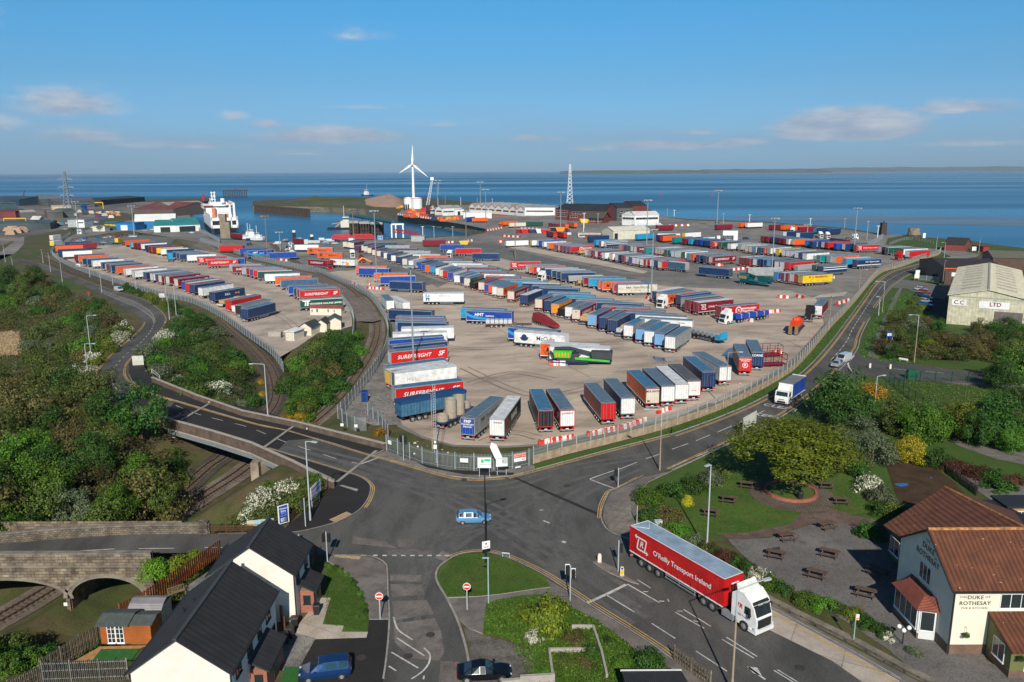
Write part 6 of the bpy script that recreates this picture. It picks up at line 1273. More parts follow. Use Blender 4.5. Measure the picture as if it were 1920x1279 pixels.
pS(gl(Q_('690,780 715,800 728,822')),'short fence link running down to the parapet end',2.4,.2)
pS(gl(Q_('98,478 112,490 150,508 200,525 250,541 305,557 358,568 408,592 458,628 505,662 524,684 533,700')),'long grey fence along the west edge of the west lot',2.3,.24,pw=.07)
pS(gl(Q_('662,634 664,620 664,605 660,590 650,575 636,560 600,542')),'fence round the east side of the west lot',2.3,.24,pw=.07)
pS(gl(Q_('96,476 105,462 118,450 133,440'),None),'fence at the north-west corner of the west lot',2.2,.5,pw=.14,post_step=4)
pS(gl(Q_('174,463 200,464 230,462'),None),'low fence between car park and west lot',1.6,.5,pw=.1,post_step=4)
pS(gl(Q_('362,427 380,437 408,452 412,456'),None),'pale fence beside the ferry ramp',2.6,.5,pw=.18,post_step=4)
pS(gl(Q_('1655,447 1640,457 1625,463')),'pale fence at the curve of the port entrance road',3,.5,pw=.2,post_step=4)
pS(gl(Q_('1668,460 1690,452 1710,450 1760,460')),'fence round the grass mound',1.6,.9,pw=.06,post_step=4)
pS(gl(Q_('1715,515 1735,504 1770,497')),'grey fence of the works beside the far road',2.4,.4,pw=.12,post_step=3)
pS(gl(Q_('1722,525 1765,530 1800,537')),'pale green fence in front of the brown works',2,.4,pw=.12,post_step=3)
for px,lb in((Q_('1668,716 1704,716 1750,716 1800,718 1850,720 1960,726'),'dark green mesh fence along the side road'),(Q_('1668,716 1700,745 1745,775'),'dark green mesh fence across the sloping field')):
 pS([P(*p)for p in px],lb,2.2,.35,m=mat('green_steel',(.01,.05,.03),.5),pw=.02,post_step=3)
def bF(a,b,label,h,m,cap=None,step=.16,wav=True):
 a,b=Vc(a),Vc(b);t=tG('timber_fence',label,'fence',a);d=b-a;L=d.length;d.normalize();n_=Vc((-d.y,d.x,0));mb=MB();k=0;x=0
 while x<L:p=d*x;o=n_*(.03 if k%2 else-.02);mb.be(p+o+d*(step/2)+Vc((0,0,0)),p+o+d*(step/2)+Vc((0,0,h+(.03 if k%2 else 0))),.02,step*.92);x+=step;k+=1
 mb.bd('board',m,t);mb=MB()
 for z in(.3,h*.55,h-.2):mb.be(Vc((0,0,z))-n_*.06,d*L+Vc((0,0,z))-n_*.06,.06,.08)
 mb.bd('rail',m,t);pm=MB();pm.bx(-.05,.05,-.05,.05,0,h+.05);pm=pm.mesh('post',m);n2=max(1,int(L/1.8))
 for i in rg_(n2+1):pL('post',pm,t,d*(L*i/n2)-n_*.1)
m_or=mat('orange_stain_timber',(.28,.075,.02),.8,var=.25,vs=2);m_gr=mat('grey_timber',(.22,.175,.125),.9,var=.3,vs=2)
bF(P(415,1040),P(281,1135),'orange stained timber fence behind the garden bench',1.8,m_or);bF(P(281,1135),P(228,1165),'orange stained timber fence behind the two sheds',1.8,m_or)
bF(P(187,1205),P(80,1272),'grey timber fence on the slope side of the small garden',1.8,m_gr);bF(P(240,1274),P(80,1280),'grey timber fence in front of the small garden',1.9,mat('bleached_timber',(.22,.21,.19),.9,var=.3,vs=2));bF(P(78,1281),P(20,1310),'short timber fence running down the slope',1.6,m_gr)
bF(P(533,1190),P(523,1150),'small brown gate fence between the two houses',1.8,mat('brown_timber',(.13,.05,.02),.8),step=.14)
bF(P(582,1105),P(592,1045),'brown timber fence on the far side of the second house',1.6,MATS['brown_timber'])
bF(P(1762,878),P(1832,930),'dark timber fence between the stained lot and the small car park',1.3,mat('dark_timber',(.07,.05,.035),.9))
bF(P(1330,1290),P(1262,1240),'grey timber fence beside the pavement at the bottom edge',1.5,m_gr)
bF(P(605,912),P(540,985),'low brown rail fence under the hoardings',1,mat('brown_board',(.10,.05,.025),.9));bF(P(395,998),P(515,998),'low brown rail fence under the seaside poster',1,MATS['brown_board'])
# ---- houses ----
slate=wM('slate_roof',(.020,.019,.021),(.030,.029,.031),.5,'Y',.75,'SAW',.0,obj=False);slate2=mat('slate_plain',(.036,.036,.043),.8,var=.25,vs=3,bump=.5)
rend=mat('white_render',(.76,.70,.62),.85,var=.06,vs=.7);rendg=mat('grey_render',(.50,.52,.54),.85,var=.06);rK=bM('red_brick',(.36,.085,.04),(.26,.055,.03),(.30,.2,.14),.23,.08,ms=.012,var=.2);ridget=mat('ridge_tile',(.05,.055,.06),.7)
def wN(t,c,rt,up,w,h,m_fr=wP,n=2,name='window',d=.06,m_gl=gL,bars=0):
 c,rt,up=Vc(c),Vc(rt),Vc(up);nn=rt.cross(up);mb=MB()
 def bx(u0,u1,v0,v1,d0,d1,mm,mi=0):
  vs=[c+rt*u+up*v_+nn*q for q in(d0,d1)for(u,v_)in((u0,v0),(u1,v0),(u1,v1),(u0,v1))];mm.add(vs,[(0,3,2,1),(4,5,6,7),(0,1,5,4),(1,2,6,5),(2,3,7,6),(3,0,4,7)],mi)
 f=.06
 bx(-w/2,w/2,-h/2,-h/2+f,0,d,mb);bx(-w/2,w/2,h/2-f,h/2,0,d,mb);bx(-w/2,-w/2+f,-h/2+f,h/2-f,0,d,mb);bx(w/2-f,w/2,-h/2+f,h/2-f,0,d,mb)
 for i in rg_(1,n):x=-w/2+w*i/n;bx(x-.03,x+.03,-h/2+f,h/2-f,0,d,mb)
 for i in rg_(1,bars):y=-h/2+h*i/bars;bx(-w/2+f,w/2-f,y-.02,y+.02,0,d*.9,mb)
 bx(-w/2-.05,w/2+.05,-h/2-.06,-h/2,0,d+.06,mb)
 fr=mb.bd(name,m_fr,t);g_=MB();bx(-w/2+f,w/2-f,-h/2+f,h/2-f,.01,.03,g_);g_.bd('pane',m_gl,fr);return fr
def rO(mb,x0,x1,y0,y1,ze,zr,ov=.25,th=.12,mi=0,ridge_y=None,along='y'):
 if along=='y':
  xm=(x0+x1)/2 if ridge_y is None else ridge_y
  for xa,s_ in((x0,-1),(x1,1)):
   sl=(zr-ze)/abs(xm-xa);xe=xa+s_*ov;z_e=ze-sl*ov
   q=[(xm,y0-ov,zr),(xm,y1+ov,zr),(xe,y1+ov,z_e),(xe,y0-ov,z_e)];qq=[(a,b,c+th)for a,b,c in q];mb.add(q+qq,[(0,1,2,3),(7,6,5,4),(0,4,5,1),(1,5,6,2),(2,6,7,3),(3,7,4,0)]if s_<0 else[(3,2,1,0),(4,5,6,7),(1,5,4,0),(2,6,5,1),(3,7,6,2),(0,4,7,3)],mi)
 else:
  ym=(y0+y1)/2 if ridge_y is None else ridge_y
  for ya,s_ in((y0,-1),(y1,1)):
   sl=(zr-ze)/abs(ym-ya);ye=ya+s_*ov;z_e=ze-sl*ov
   q=[(x0-ov,ym,zr),(x1+ov,ym,zr),(x1+ov,ye,z_e),(x0-ov,ye,z_e)];qq=[(a,b,c+th)for a,b,c in q];mb.add(q+qq,[(3,2,1,0),(4,5,6,7),(1,5,4,0),(2,6,5,1),(3,7,6,2),(0,4,7,3)]if s_>0 else[(0,1,2,3),(7,6,5,4),(0,4,5,1),(1,5,6,2),(2,6,7,3),(3,7,4,0)],mi)
def gable(mb,x0,x1,y0,y1,z0,ze,zr,along='y',rp=None,mi=0):
 if along=='y':
  xm=(x0+x1)/2 if rp is None else rp;pr=[(x0,z0),(x1,z0),(x1,ze),(xm,zr),(x0,ze)]
  vs=[(x,y0,z)for x,z in pr]+[(x,y1,z)for x,z in pr]
 else:
  ym=(y0+y1)/2 if rp is None else rp;pr=[(y0,z0),(y1,z0),(y1,ze),(ym,zr),(y0,ze)];vs=[(x1,y,z)for y,z in pr]+[(x0,y,z)for y,z in pr]
 mb.add(vs,[(0,1,2,3,4),(9,8,7,6,5),(0,5,6,1),(1,6,7,2),(4,9,5,0)],mi)
def house(x0,x1,y0,y1,ze,zr,label,porch,wins,far=False):
 t=tG('house',label,'house',(x0,y0,0));O=Vc((x0,y0,0))
 def fin(mb):mb.v=[(a-x0,b-y0,c)for a,b,c in mb.v];return mb
 mb=MB();gable(mb,x0,x1,y0,y1,0,ze,zr-.02);fin(mb).bd('wall',rend,t)
 mb=MB();rO(mb,x0,x1,y0,y1,ze,zr,.3);rf=fin(mb).bd('roof',slate,t)
 mb=MB();mb.be(((x0+x1)/2,y0-.35,zr+.14),((x0+x1)/2,y1+.35,zr+.14),.3,.12);fin(mb).bd('ridge',ridget,rf)
 mb=MB()
 for i in rg_(int((y1-y0)/.62)):
  y=y0+.3+i*.62;sl=(zr-ze)/((x1-x0)/2);xm=(x0+x1)/2;mb.be((xm+.1,y,zr+.10),(x1+.28,y,ze-sl*.28+.135),.05,.04)
 fin(mb).bd('roof_batten',mat('seam_dark',(.012,.012,.014),.8),rf)
 mb=MB();mb.bx(x1+.28,x1+.4,y0-.3,y1+.3,ze-.22,ze-.08);mb.bx(x1+.02,x1+.1,y0+.02,y0+.1,0,ze-.1);mb.bx(x0-.4,x0-.28,y0-.3,y1+.3,ze-.22,ze-.08);fin(mb).bd('gutter',bK,t)
 for(y,z,w,h)in wins:wN(t,Vc((x1+.002,y,z))-O,(0,1,0),(0,0,1),w,h,bK,2)
 for(ya,yb)in porch:
  mb=MB();mb.bx(x1,x1+1.35,ya+.15,yb-.15,0,2.25);fin(mb);pb=mb.bd('porch',rK,t)
  mb=MB();mb.add([(x1,ya-.1,3.15),(x1,yb+.1,3.15),(x1+1.7,yb+.1,2.3),(x1+1.7,ya-.1,2.3),(x1,ya-.1,2.98),(x1,yb+.1,2.98),(x1+1.7,yb+.1,2.15),(x1+1.7,ya-.1,2.15)],[(3,2,1,0),(4,5,6,7),(0,4,7,3),(1,2,6,5),(2,3,7,6)]);fin(mb);mb.bd('porch_roof',slate,pb)
  mb=MB();mb.bx(x1+1.35,x1+1.39,(ya+yb)/2-.45,(ya+yb)/2+.45,0,2.05);fin(mb);mb.bd('door',mat('charcoal_door',(.03,.035,.04),.4),pb);wN(pb,Vc((x1+.7,ya+.148,1.35))-O,(1,0,0),(0,0,1),.7,.9,bK,1)
 return t
h1=house(-28.7,-21.3,53.2,64.8,5,7.7,'nearest white rendered house with dark slate roof at the lower left',[(57.2,62)],[(55,4,1.2,1.1),(57.7,4,1.2,1.1),(60.2,4,1,1.1),(62.6,4,1.2,1.1),(55.2,1.5,1.2,1.2),(63.6,1.6,1.2,1.3)])
mb=MB()
for x,y in((-26.9,58.9),(-26.6,60.3)):mb.cyl((x--28.7,y-53.2,6),(x+28.7,y-53.2,6.9),.14,.1,8)
mb.bd('roof_vent',bK,h1)
house(-28.2,-20.5,68,73.8,5,7.7,'white rendered slate roofed house behind the nearest one',[(69.5,72.6)],[(69.4,4,1.1,1.2),(72.4,4,1.1,1.2),(73.1,1.6,.9,1.3)])
def sw(px,py,z=0):return P(px,py,z)
a,b=P(203,1207),P(237,1208);t=tG('summer_house','orange timber summer house with white glazed double doors','summer house',(a.x-.6,a.y,0));w_=2.8
timb=wM('orange_weatherboard',(.42,.12,.025),(.30,.085,.02),2,'Z',.6,'SAW');felt=mat('roof_felt',(.07,.085,.08),.9,var=.2,vs=2)
MB().bx(0,2.7,0,2.2,0,2).bx(2.7,4.6,-.1,2,0,1.9).bd('wall',timb,t);MB().add([(-.2,-.45,2.02),(2.75,-.45,2.02),(2.75,1.1,2.42),(-.2,1.1,2.42),(2.75,2.4,2.05),(-.2,2.4,2.05),(-.2,-.45,1.95),(2.75,-.45,1.95)],[(0,1,2,3),(3,2,4,5),(6,7,1,0)]).add([(2.78,-.3,1.95),(4.8,-.3,1.95),(4.8,1,2.3),(2.78,1,2.3),(4.8,2.2,1.98),(2.78,2.2,1.98)],[(0,1,2,3),(3,2,4,5)]).bd('roof',felt,t)
for x in(1,1.75):wN(t,(x,-.01,1.02),(1,0,0),(0,0,1),.74,1.85,wP,2,'glazed_door',.05,gL,4)
a=P(245,1172);t=tG('garden_shed','pale garden shed with ribbed grey roof behind the summer house','shed',(a.x,a.y,0));MB().bx(0,3,0,2.2,0,1.7).bd('wall',mat('cream_panel',(.5,.46,.42),.6),t)
MB().add([(-.1,-.15,1.6),(3.1,-.15,1.6),(3.1,.4,2),(-.1,.4,2),(3.1,1.1,2.2),(-.1,1.1,2.2),(3.1,1.8,2),(-.1,1.8,2),(3.1,2.35,1.6),(-.1,2.35,1.6)],[(0,1,2,3),(3,2,4,5),(5,4,6,7),(7,6,8,9)]).bd('roof',wM('ribbed_roof',(.20,.19,.20),(.28,.27,.28),2.5,'Y',.5,'SIN'),t);wN(t,(.9,-.01,1.1),(1,0,0),(0,0,1),.3,.4,wP,1);wN(t,(2.2,-.01,1.1),(1,0,0),(0,0,1),.3,.4,wP,1)
def bench(p,rz,label):
 t=tG('garden_bench',label,'bench',p,rz);mb=MB()
 for i in rg_(4):mb.bx(-.8,.8,-.22+i*.12,-.12+i*.12,.42,.45)
 mb.bd('seat',woodm,t);mb=MB();mb.bx(-.8,.8,.24,.28,.88,.95)
 for i in rg_(11):x=-.75+i*.15;mb.bx(x-.02,x+.02,.25,.28,.45,.9)
 mb.bd('backrest',woodm,t)
 for x in(-.76,.76):
  for y in(-.2,.24):MB().bx(x-.03,x+.03,y-.03,y+.03,0,.43 if y<0 else.9).bd('leg',woodm,t)
  MB().bx(x-.03,x+.03,-.25,.26,.62,.66).bd('armrest',woodm,t)
bench(P(332,1117),.7,'weathered wooden bench beside the orange fence')
def wE(px,py,rz,label):
 t=tG('wheelie_bin',label,'bin',tuple(P(px,py)),rz,'bins between the houses');MB().add([(-.24,-.28,.08),(.24,-.28,.08),(.24,.28,.08),(-.24,.28,.08),(-.29,-.36,.98),(.29,-.36,.98),(.29,.34,.98),(-.29,.34,.98)],[(0,3,2,1),(0,1,5,4),(1,2,6,5),(2,3,7,6),(3,0,4,7),(4,5,6,7)]).bd('bin_body',bK,t)
 MB().pf(Q_('-.4,1 .38,1 .3,1.08 -.3,1.1'),-.31,.31).bd('lid',bK,t,rz=mt.pi/2);MB().cyl((-.28,.3,.1),(.28,.3,.1),.1).bd('wheel',tyre,t)
wE(553,1176,.2,'black wheelie bin beside the brick porch');wE(545,1196,-.1,'black wheelie bin nearest the paving');wE(535,1206,.4,'black wheelie bin in the shade by the brown gate');wE(594,1152,.1,'small black bin on the path of the second house')
t=tG('garden_wall','low concrete garden wall round an overgrown plot','wall',(0,0,0));mb=MB()
for a_,b_ in(((1072,1177),(1112,1177)),((1112,1177),(1128,1225)),((1030,1221),(1115,1220)),((1030,1221),(1036,1268)),((1128,1225),(1138,1270))):mb.be(P(*a_,.2),P(*b_,.2),.2,.6)
mb.bd('wall',m_cop,t)
t=tG('front_wall','pebbledashed low wall beside the black coupe','wall',(0,0,0));MB().be(P(975,1276,.45),P(1040,1272,.45),.3,.9).be(P(940,1282,.3),P(975,1279,.3),.3,.7).bd('wall',m_cop,t)
a=P(1170,1262,2.2);t=tG('outbuilding','dark tiled outbuilding roof at the bottom edge','outbuilding',(a.x,a.y-3,0));MB().bx(0,4.4,-.4,3,0,2.1).bd('wall',rK,t);MB().add([(-.2,3.2,2.25),(4.6,3.3,2.25),(4.9,-.8,2.9),(-.1,-.8,2.9),(-.2,3.2,2.1),(4.6,3.3,2.1)],[(3,2,1,0),(0,1,5,4)]).bd('roof',wM('black_pantile',(.02,.02,.02),(.045,.042,.04),2.2,'X',.7,'SIN'),t);MB().bx(-.25,4.65,3.18,3.34,2.22,2.3).bd('bargeboard',wP,t)
# ---- the pub ----
tile=wM('brown_pantile',(.15,.05,.022),(.075,.025,.012),.75,'X',.85,'SIN',spots=((.5,.42,.32),5,.73));tile2=wM('brown_tile_bands',(.15,.052,.026),(.07,.024,.013),.5,'X',.85,'SIN',obj=False,spots=((.45,.38,.3),5,.74));oran=mat('ridge_lichen',(.38,.17,.06),.9,var=.5,vs=3)
cM=mat('cream_render',(.76,.69,.55),.85,var=.06,vs=.6);pubg=mat('pub_grey_wall',(.66,.66,.66),.85,var=.06);olive=mat('olive_paint',(.13,.135,.045),.8,var=.08);basebr=bM('brown_brick',(.20,.10,.06),(.14,.07,.045),(.16,.12,.09),.23,.08,ms=.012,var=.2)
t=tG('pub_building','cream rendered pub with brown tiled roof and painted name','building',(37.9,62.4,0));O=Vc((37.9,62.4,0))
ZE,ZR_=6.3,9.5;mb=MB();gable(mb,0,26,0,9.6,0,ZE,ZR_,'x',4.6);mb.bd('wall',cM,t)
MB().bx(-.04,26,-.04,9.64,0,.95).bd('brick_base',basebr,t)
mb=MB();rO(mb,0,26,0,9.6,ZE,ZR_,.28,.16,0,4.6,'x');rf=mb.bd('roof',tile,t);MB().cyl((-.3,4.6,ZR_+.12),(26,4.6,ZR_+.12),.17,n=8).bd('ridge',oran,rf)
MB().be((-.3,0-.28,ZE-.1),(-.3,4.6,ZR_+.02),.12,.1).be((-.3,9.9,ZE-.1),(-.3,4.6,ZR_+.02),.12,.1).bx(-.3,26,-.42,-.28,ZE-.26,ZE-.12).bx(-.02,.1,-.12,-.02,0,ZE-.2).bd('gutter',bK,t)
wN(t,(5.4,-.005,5.1),(1,0,0),(0,0,1),2.7,1.4,wP,3);wN(t,(10.5,-.005,5.1),(1,0,0),(0,0,1),2.4,1.5,wP,2)
wN(t,(-.005,4.7,5.25),(0,-1,0),(0,0,1),2,1.6,wP,3)
ltr=mat('dark_lettering',(.08,.065,.03),.6);mb=MB();R_,U_=Vc((1,0,0)),Vc((0,0,1))
for tx,sz,x,z,bo in(('THE',.3,.85,5.5,0),('DUKE',.5,1.9,5.45,.015),('OF',.3,2.95,5.5,0),('ROTHESAY',.5,1.9,4.9,.015),('PUB & KITCHEN',.25,1.9,4.45,0)):pX(mb,tx,sz,(x,-.02,z),R_,U_,0,0,bo,sp=1.12 if bo else 1.3)
mb.bd('lettering',ltr,t);mb=MB();R2=Vc((0,-1,0))
for tx,sz,y,z,bo in(('THE',.4,4.8,8.35,0),('DUKE',.75,4.6,7.7,.02),('OF',.35,3.3,7.3,0),('ROTHESAY',.75,4.6,6.8,.02),('PUB & KITCHEN',.4,4.6,3.95,0)):pX(mb,tx,sz,(-.02,y,z),R2,U_,0,0,bo,sp=1.1)
mb.bd('lettering',ltr,t)
MB().ps([(0,2),(-1.5,2+.4),(-1.5,6.8),(0,7.6)],0,3,0).bd('bay',pubg,t);MB().add([(0,1.6,3),(-1.85,2.1,3),(-1.85,7,3),(0,8,3),(0,2.4,3.95),(0,7,3.95),(-.7,3.2,3.9),(-.7,6.2,3.9)],[(0,6,1),(1,6,7,2),(2,7,3),(0,4,6),(3,7,5),(6,4,5,7),(0,1,2,3)]).bd('bay_roof',wM('red_hip_tile',(.26,.07,.04),(.15,.04,.025),1.5,'Y',.8,'SIN'),t);MB().bx(-1.53,0,2.36,6.84,0,.6).bd('brick_base',basebr,t)
wN(t,(-1.51,4.6,1.85),(0,-1,0),(0,0,1),4.1,1.9,wP,4);wN(t,(-.75,2.19,1.85),Vc((1.5,-.4,0)).normalized(),(0,0,1),1.2,1.9,wP,1)
mb=MB();mb.add([(3.3,0,0),(3.3,-3.4,0),(12,-3.4,0),(12,0,0),(3.3,0,4),(3.3,-3.4,2.6),(12,-3.4,2.6),(12,0,4)],[(0,1,5,4),(1,2,6,5),(2,3,7,6)]);po=mb.bd('porch',olive,t);MB().add([(3.1,.05,4.15),(12.2,.05,4.15),(12.2,-3.75,2.6),(3.1,-3.75,2.6),(3.1,.05,4),(12.2,.05,4),(12.2,-3.75,2.45),(3.1,-3.75,2.45)],[(3,2,1,0),(4,5,6,7),(0,4,7,3),(3,7,6,2)]).bd('porch_roof',tile,po)
MB().bx(3.27,12.03,-3.43,0,0,.7).bd('brick_base',basebr,po);wN(po,(3.29,-1.8,1.7),(0,-1,0),(0,0,1),1.6,1.7,wP,2);wN(po,(5.6,-3.41,1.6),(1,0,0),(0,0,1),2.3,1.7,wP,3);wN(po,(9.2,-3.41,1.6),(1,0,0),(0,0,1),2,1.7,wP,2)
for(x,z,o_)in((1.3,2,t),(3.9,2,po)):
 y=-.3 if o_ is t else-3.7;MB().be((x,y+.3,z+.7),(x,y,z+.7),.03).cyl((x,y,z+.1),(x,y,z+.7),.01,n=4).bd('basket_bracket',bK,o_)
 pt=tG('hanging_basket','hanging basket on the cream pub front' if o_ is t else 'hanging basket on the olive pub porch','hanging basket',tuple(O+Vc((x,y,z))),0,'hanging baskets of the pub');MB().sp_((0,0,0),.2,sz=.7).bd('basket',bK,pt);pL('flowers',cW('dark',1,'small'),pt,(0,0,0),None,scale=(.38,.38,.3))
t=tG('pub_annex','brown hipped tiled annex behind the pub gable','building',(0,0,0));ap,W_c,Fr,S_c,E_c=P(1755,920,5.6),P(1655,978,3.6),P(1862,993,3.6),P(1735,1010,3.6),P(1880,1010,3.6)
wl=[P(1661,985,3.4),P(1670,1004,3.4),P(1740,1012,3.4),P(1900,1000,3.4),P(1860,950,3.4),P(1765,928,3.4)]
mb=MB();pw_=[Vc((41.3,73,0)),Vc((50.9,73,0)),Vc((56,84,0)),Vc((50.5,87.4,0)),Vc((41.2,80.2,0)),Vc((41.6,77.2,0))];mb.ps([(v.x,v.y)for v in pw_],0,3.4);mb.bd('wall',olive,t)
e=[Vc((40.9,72.8,3.45)),Vc((41.3,76.9,3.45)),Vc((40.5,81,3.45)),Vc((50.3,88.2,4.2)),Vc((57,84.4,3.45)),Vc((51.2,72.8,3.45))];r1,r2=Vc((50.2,87,5.4)),Vc((51.6,74.2,6.2));ap1=P(1756,921,5.6)
MB().add([e[0],e[1],e[2],r1,r2,e[5],e[4],e[3]],[(0,4,1),(1,4,3,2),(0,5,4),(4,5,6,3),(2,3,7),(3,6,7)]).bd('roof',tile2,t);MB().tube([r1+Vc((0,0,.03)),r2+Vc((0,0,.03))],.13).bd('ridge',oran,t)
wN(t,(41.16,75.2,1.9),(0,-1,0),(0,0,1),3.4,1.8,wP,4);wN(t,(41,79,1.9),(0,-1,0),(0,0,1),2,1.8,wP,2)
t=tG('flat_roof_building','black flat roofed extension with silver duct behind the pub','building',(0,0,0));MB().ps([(P(*q,3.2).x,P(*q,3.2).y)for q in[(1790,937),(1890,937),(1884,947),(1960,985),(1960,1000),(1875,1000)]],0,3.2,0,1).bd('wall',[basebr,mat('black_felt',(.018,.02,.025),.7)],t)
MB().cyl(P(1822,955,3.6),P(1850,956,3.6),.35,n=14).bd('duct',mat('bright_duct',(.55,.6,.65),.3,.8),t);mb=MB();q=P(1882,994,3.4);mb.tube([q,q+Vc((0,0,1.1)),q+Vc((.25,0,1.35)),q+Vc((.5,0,1.1))],.14);q=P(1860,990,3.4);mb.cyl(q,q+Vc((0,0,.8)),.13);mb.bd('flue',MATS['bright_duct'],t)
t=tG('timber_building','timber clad building at the right edge behind the pub','building',(0,0,0));q=P(1890,952,3.3);MB().bx(q.x,q.x+9,q.y,q.y+3,0,3.3).bd('wall',wM('larch_cladding',(.42,.26,.13),(.34,.2,.1),1,'Z',.7,'SAW'),t);MB().bx(q.x-.2,q.x+9,q.y-.2,q.y+3.2,3.3,3.5).bd('roof',MATS['black_felt'],t);wN(t,(q.x+1.6,q.y-.01,2.5),(1,0,0),(0,0,1),1.5,.7,wP,4)
# ---- sheds: generic ----
def sD(name,label,cat,A,B,depth,he,hr,wall,roof,perp=False,z=None,wins=(),doors=(),rp=.5,grp=None,ov=.3,base=None,winm=gL):
 a,b=PT(*A),PT(*B);z=Tn((a.x+b.x)/2)if z is None else z;d=b-a;d.z=0;L=d.length;an=mt.atan2(d.y,d.x);t=tG(name,label,cat,(a.x,a.y,z),an,grp)
 mb=MB();(gable(mb,0,L,0,depth,0,he,hr,'x',depth*rp)if not perp else gable(mb,0,L,0,depth,0,he,hr,'y',L*rp));mb.bd('wall',wall,t)
 mb=MB();(rO(mb,0,L,0,depth,he,hr,ov,.15,0,depth*rp,'x')if not perp else rO(mb,0,L,0,depth,he,hr,ov,.15,0,L*rp,'y'));mb.bd('roof',roof,t)
 for(u0,u1,z0,z1,n)in wins:wN(t,(L*(u0+u1)/2,-.02,(z0+z1)/2),(1,0,0),(0,0,1),L*(u1-u0),z1-z0,wP,n,d=.1)
 for(u0,u1,h,m_)in doors:MB().bx(L*u0,L*u1,-.06,.02,0,h).bd('door',m_,t)
 return t,L
cl1=wM('cream_cladding',(.56,.53,.38),(.50,.47,.34),.4,'X',.6,'SIN');rf1=wM('cream_roof_sheet',(.56,.51,.37),(.47,.43,.31),1.2,'X',.6,'SIN')
t=tG('warehouse','large cream clad warehouse with pale ribbed roof on the right','building',(0,0,0))
A_,Rg,B_,Af,Rf=P(1780,553,8),P(1854,549,10),P(1935,563,8),P(1829,501,8),P(1886,498,10)
dep=Vc((41.8,61,0));al=(B_-A_);al.z=0;Lw=al.length;al.normalize();dp=Vc((-al.y,al.x,0));an=mt.atan2(al.y,al.x);t.location=(A_.x,A_.y,0);t.rotation_euler=(0,0,an)
rgx=(Rg-A_).dot(al);Lw=rgx*2;D_=72
mb=MB();gable(mb,0,Lw,0,D_,0,8,10,'y',rgx);mb.bd('wall',cl1,t);mb=MB();rO(mb,0,Lw,0,D_,8,10,.4,.15,0,rgx,'y');rf=mb.bd('roof',wM('cream_roof_sheet2',(.80,.73,.52),(.72,.655,.47),.35,'Y',.6,'SIN'),t)
mb=MB()
for i in rg_(9):
 for x0,x1,s_ in((rgx*.25,rgx*.8,1),(rgx*1.2,rgx*1.75,-1)):
  y=8+i*7;zz=lambda x:8+2*(1-abs(x-rgx)/rgx)+.17
  mb.add([(x0,y,zz(x0)),(x1,y,zz(x1)),(x1,y+.5,zz(x1)),(x0,y+.5,zz(x0))],[(0,1,2,3)]);mb.add([(x0,y+1.6,zz(x0)),(x1,y+1.6,zz(x1)),(x1,y+2.1,zz(x1)),(x0,y+2.1,zz(x0))],[(0,1,2,3)])
mb.bd('rooflight',mat('rooflight_dark',(.16,.14,.11),.5),rf);MB().be((rgx,-.4,10.2),(rgx,D_,10.2),.5,.1).bd('ridge',mat('ridge_cap',(.36,.34,.29),.6),rf)
MB().bx(11,17.5,-.06,.05,0,4.4).bd('door',wM('roller_door',(.16,.13,.13),(.11,.09,.09),3,'Z',.5,'SIN'),t)
mb=MB();mb.bx(.8,4.3,-.1,-.03,5.3,6.9,0);mb.bx(7.2,14.2,-.1,-.03,5,6.9,0);pX(mb,'C.C',1.5,(2.5,-.1,6.1),R_,U_,1,0,.02);pX(mb,'LTD',1.5,(11,-.1,6.1),R_,U_,1,0,.02);mb.bd('sign',[wP,pN('R')],t)
MB().bx(-.05,Lw,-.03,.02,7.6,7.9).bd('eave_trim',mat('ridge_cap',(.36,.34,.29)),t)
brn=wM('brown_cladding',(.10,.055,.04),(.085,.045,.033),1.5,'X',.6,'SIN');rfb=mat('dark_brown_roof',(.040,.028,.030),.7,var=.2,vs=.4)
t,L=sD('workshop','brown works building with orange eaves and dark roof','building',(1770,533),(1880,535),30,6,8,brn,rfb,z=0,doors=[(.34,.37,5.8,fR)]);MB().bx(-.5,L+.5,-.5,-.25,5.6,6.1).bd('eave_trim',mat('orange_trim',(.6,.09,.02),.5),t);MB().bx(L*.11,L*.26,-.1,-.03,3,4.4).bd('sign',wP,t)
sD('workshop','grey roofed shed behind the brown works building','building',(1860,505),(1960,508),20,5,7,brn,mat('lichen_roof',(.12,.12,.09),.9),z=0)
sD('pavilion','low brown pavilion with dark hipped roof on the grass mound','building',(1770,470),(1808,472),14,3.5,6.5,mat('dull_red_brick',(.20,.05,.04),.9),mat('near_black_roof',(.03,.028,.03),.8),z=0)
sD('container','red shipping container beside the pavilion','container',(1822,470),(1843,473),3,2.8,2.9,wM('red_corrugated',(.30,.035,.03),(.22,.025,.02),2,'X',.6,'SIN'),pN('R'),z=0)
t=tG('martello_tower','ruined round stone tower on the shore beyond the mound','tower',tuple(P(1713,443,0)));r0=5;mb=MB();mb.cyl((0,0,-1),(0,0,5.2),4,3.4,20)
mb.bd('wall',bM('tower_stone',(.34,.28,.19),(.25,.2,.14),(.12,.1,.07),.8,.4,ms=.06,var=.5),t);MB().cyl((0,0,-.9),(0,0,1),6,4.2,16).bd('rubble_base',mat('dark_rubble',(.05,.05,.025),.95,var=.4,vs=.5),t)
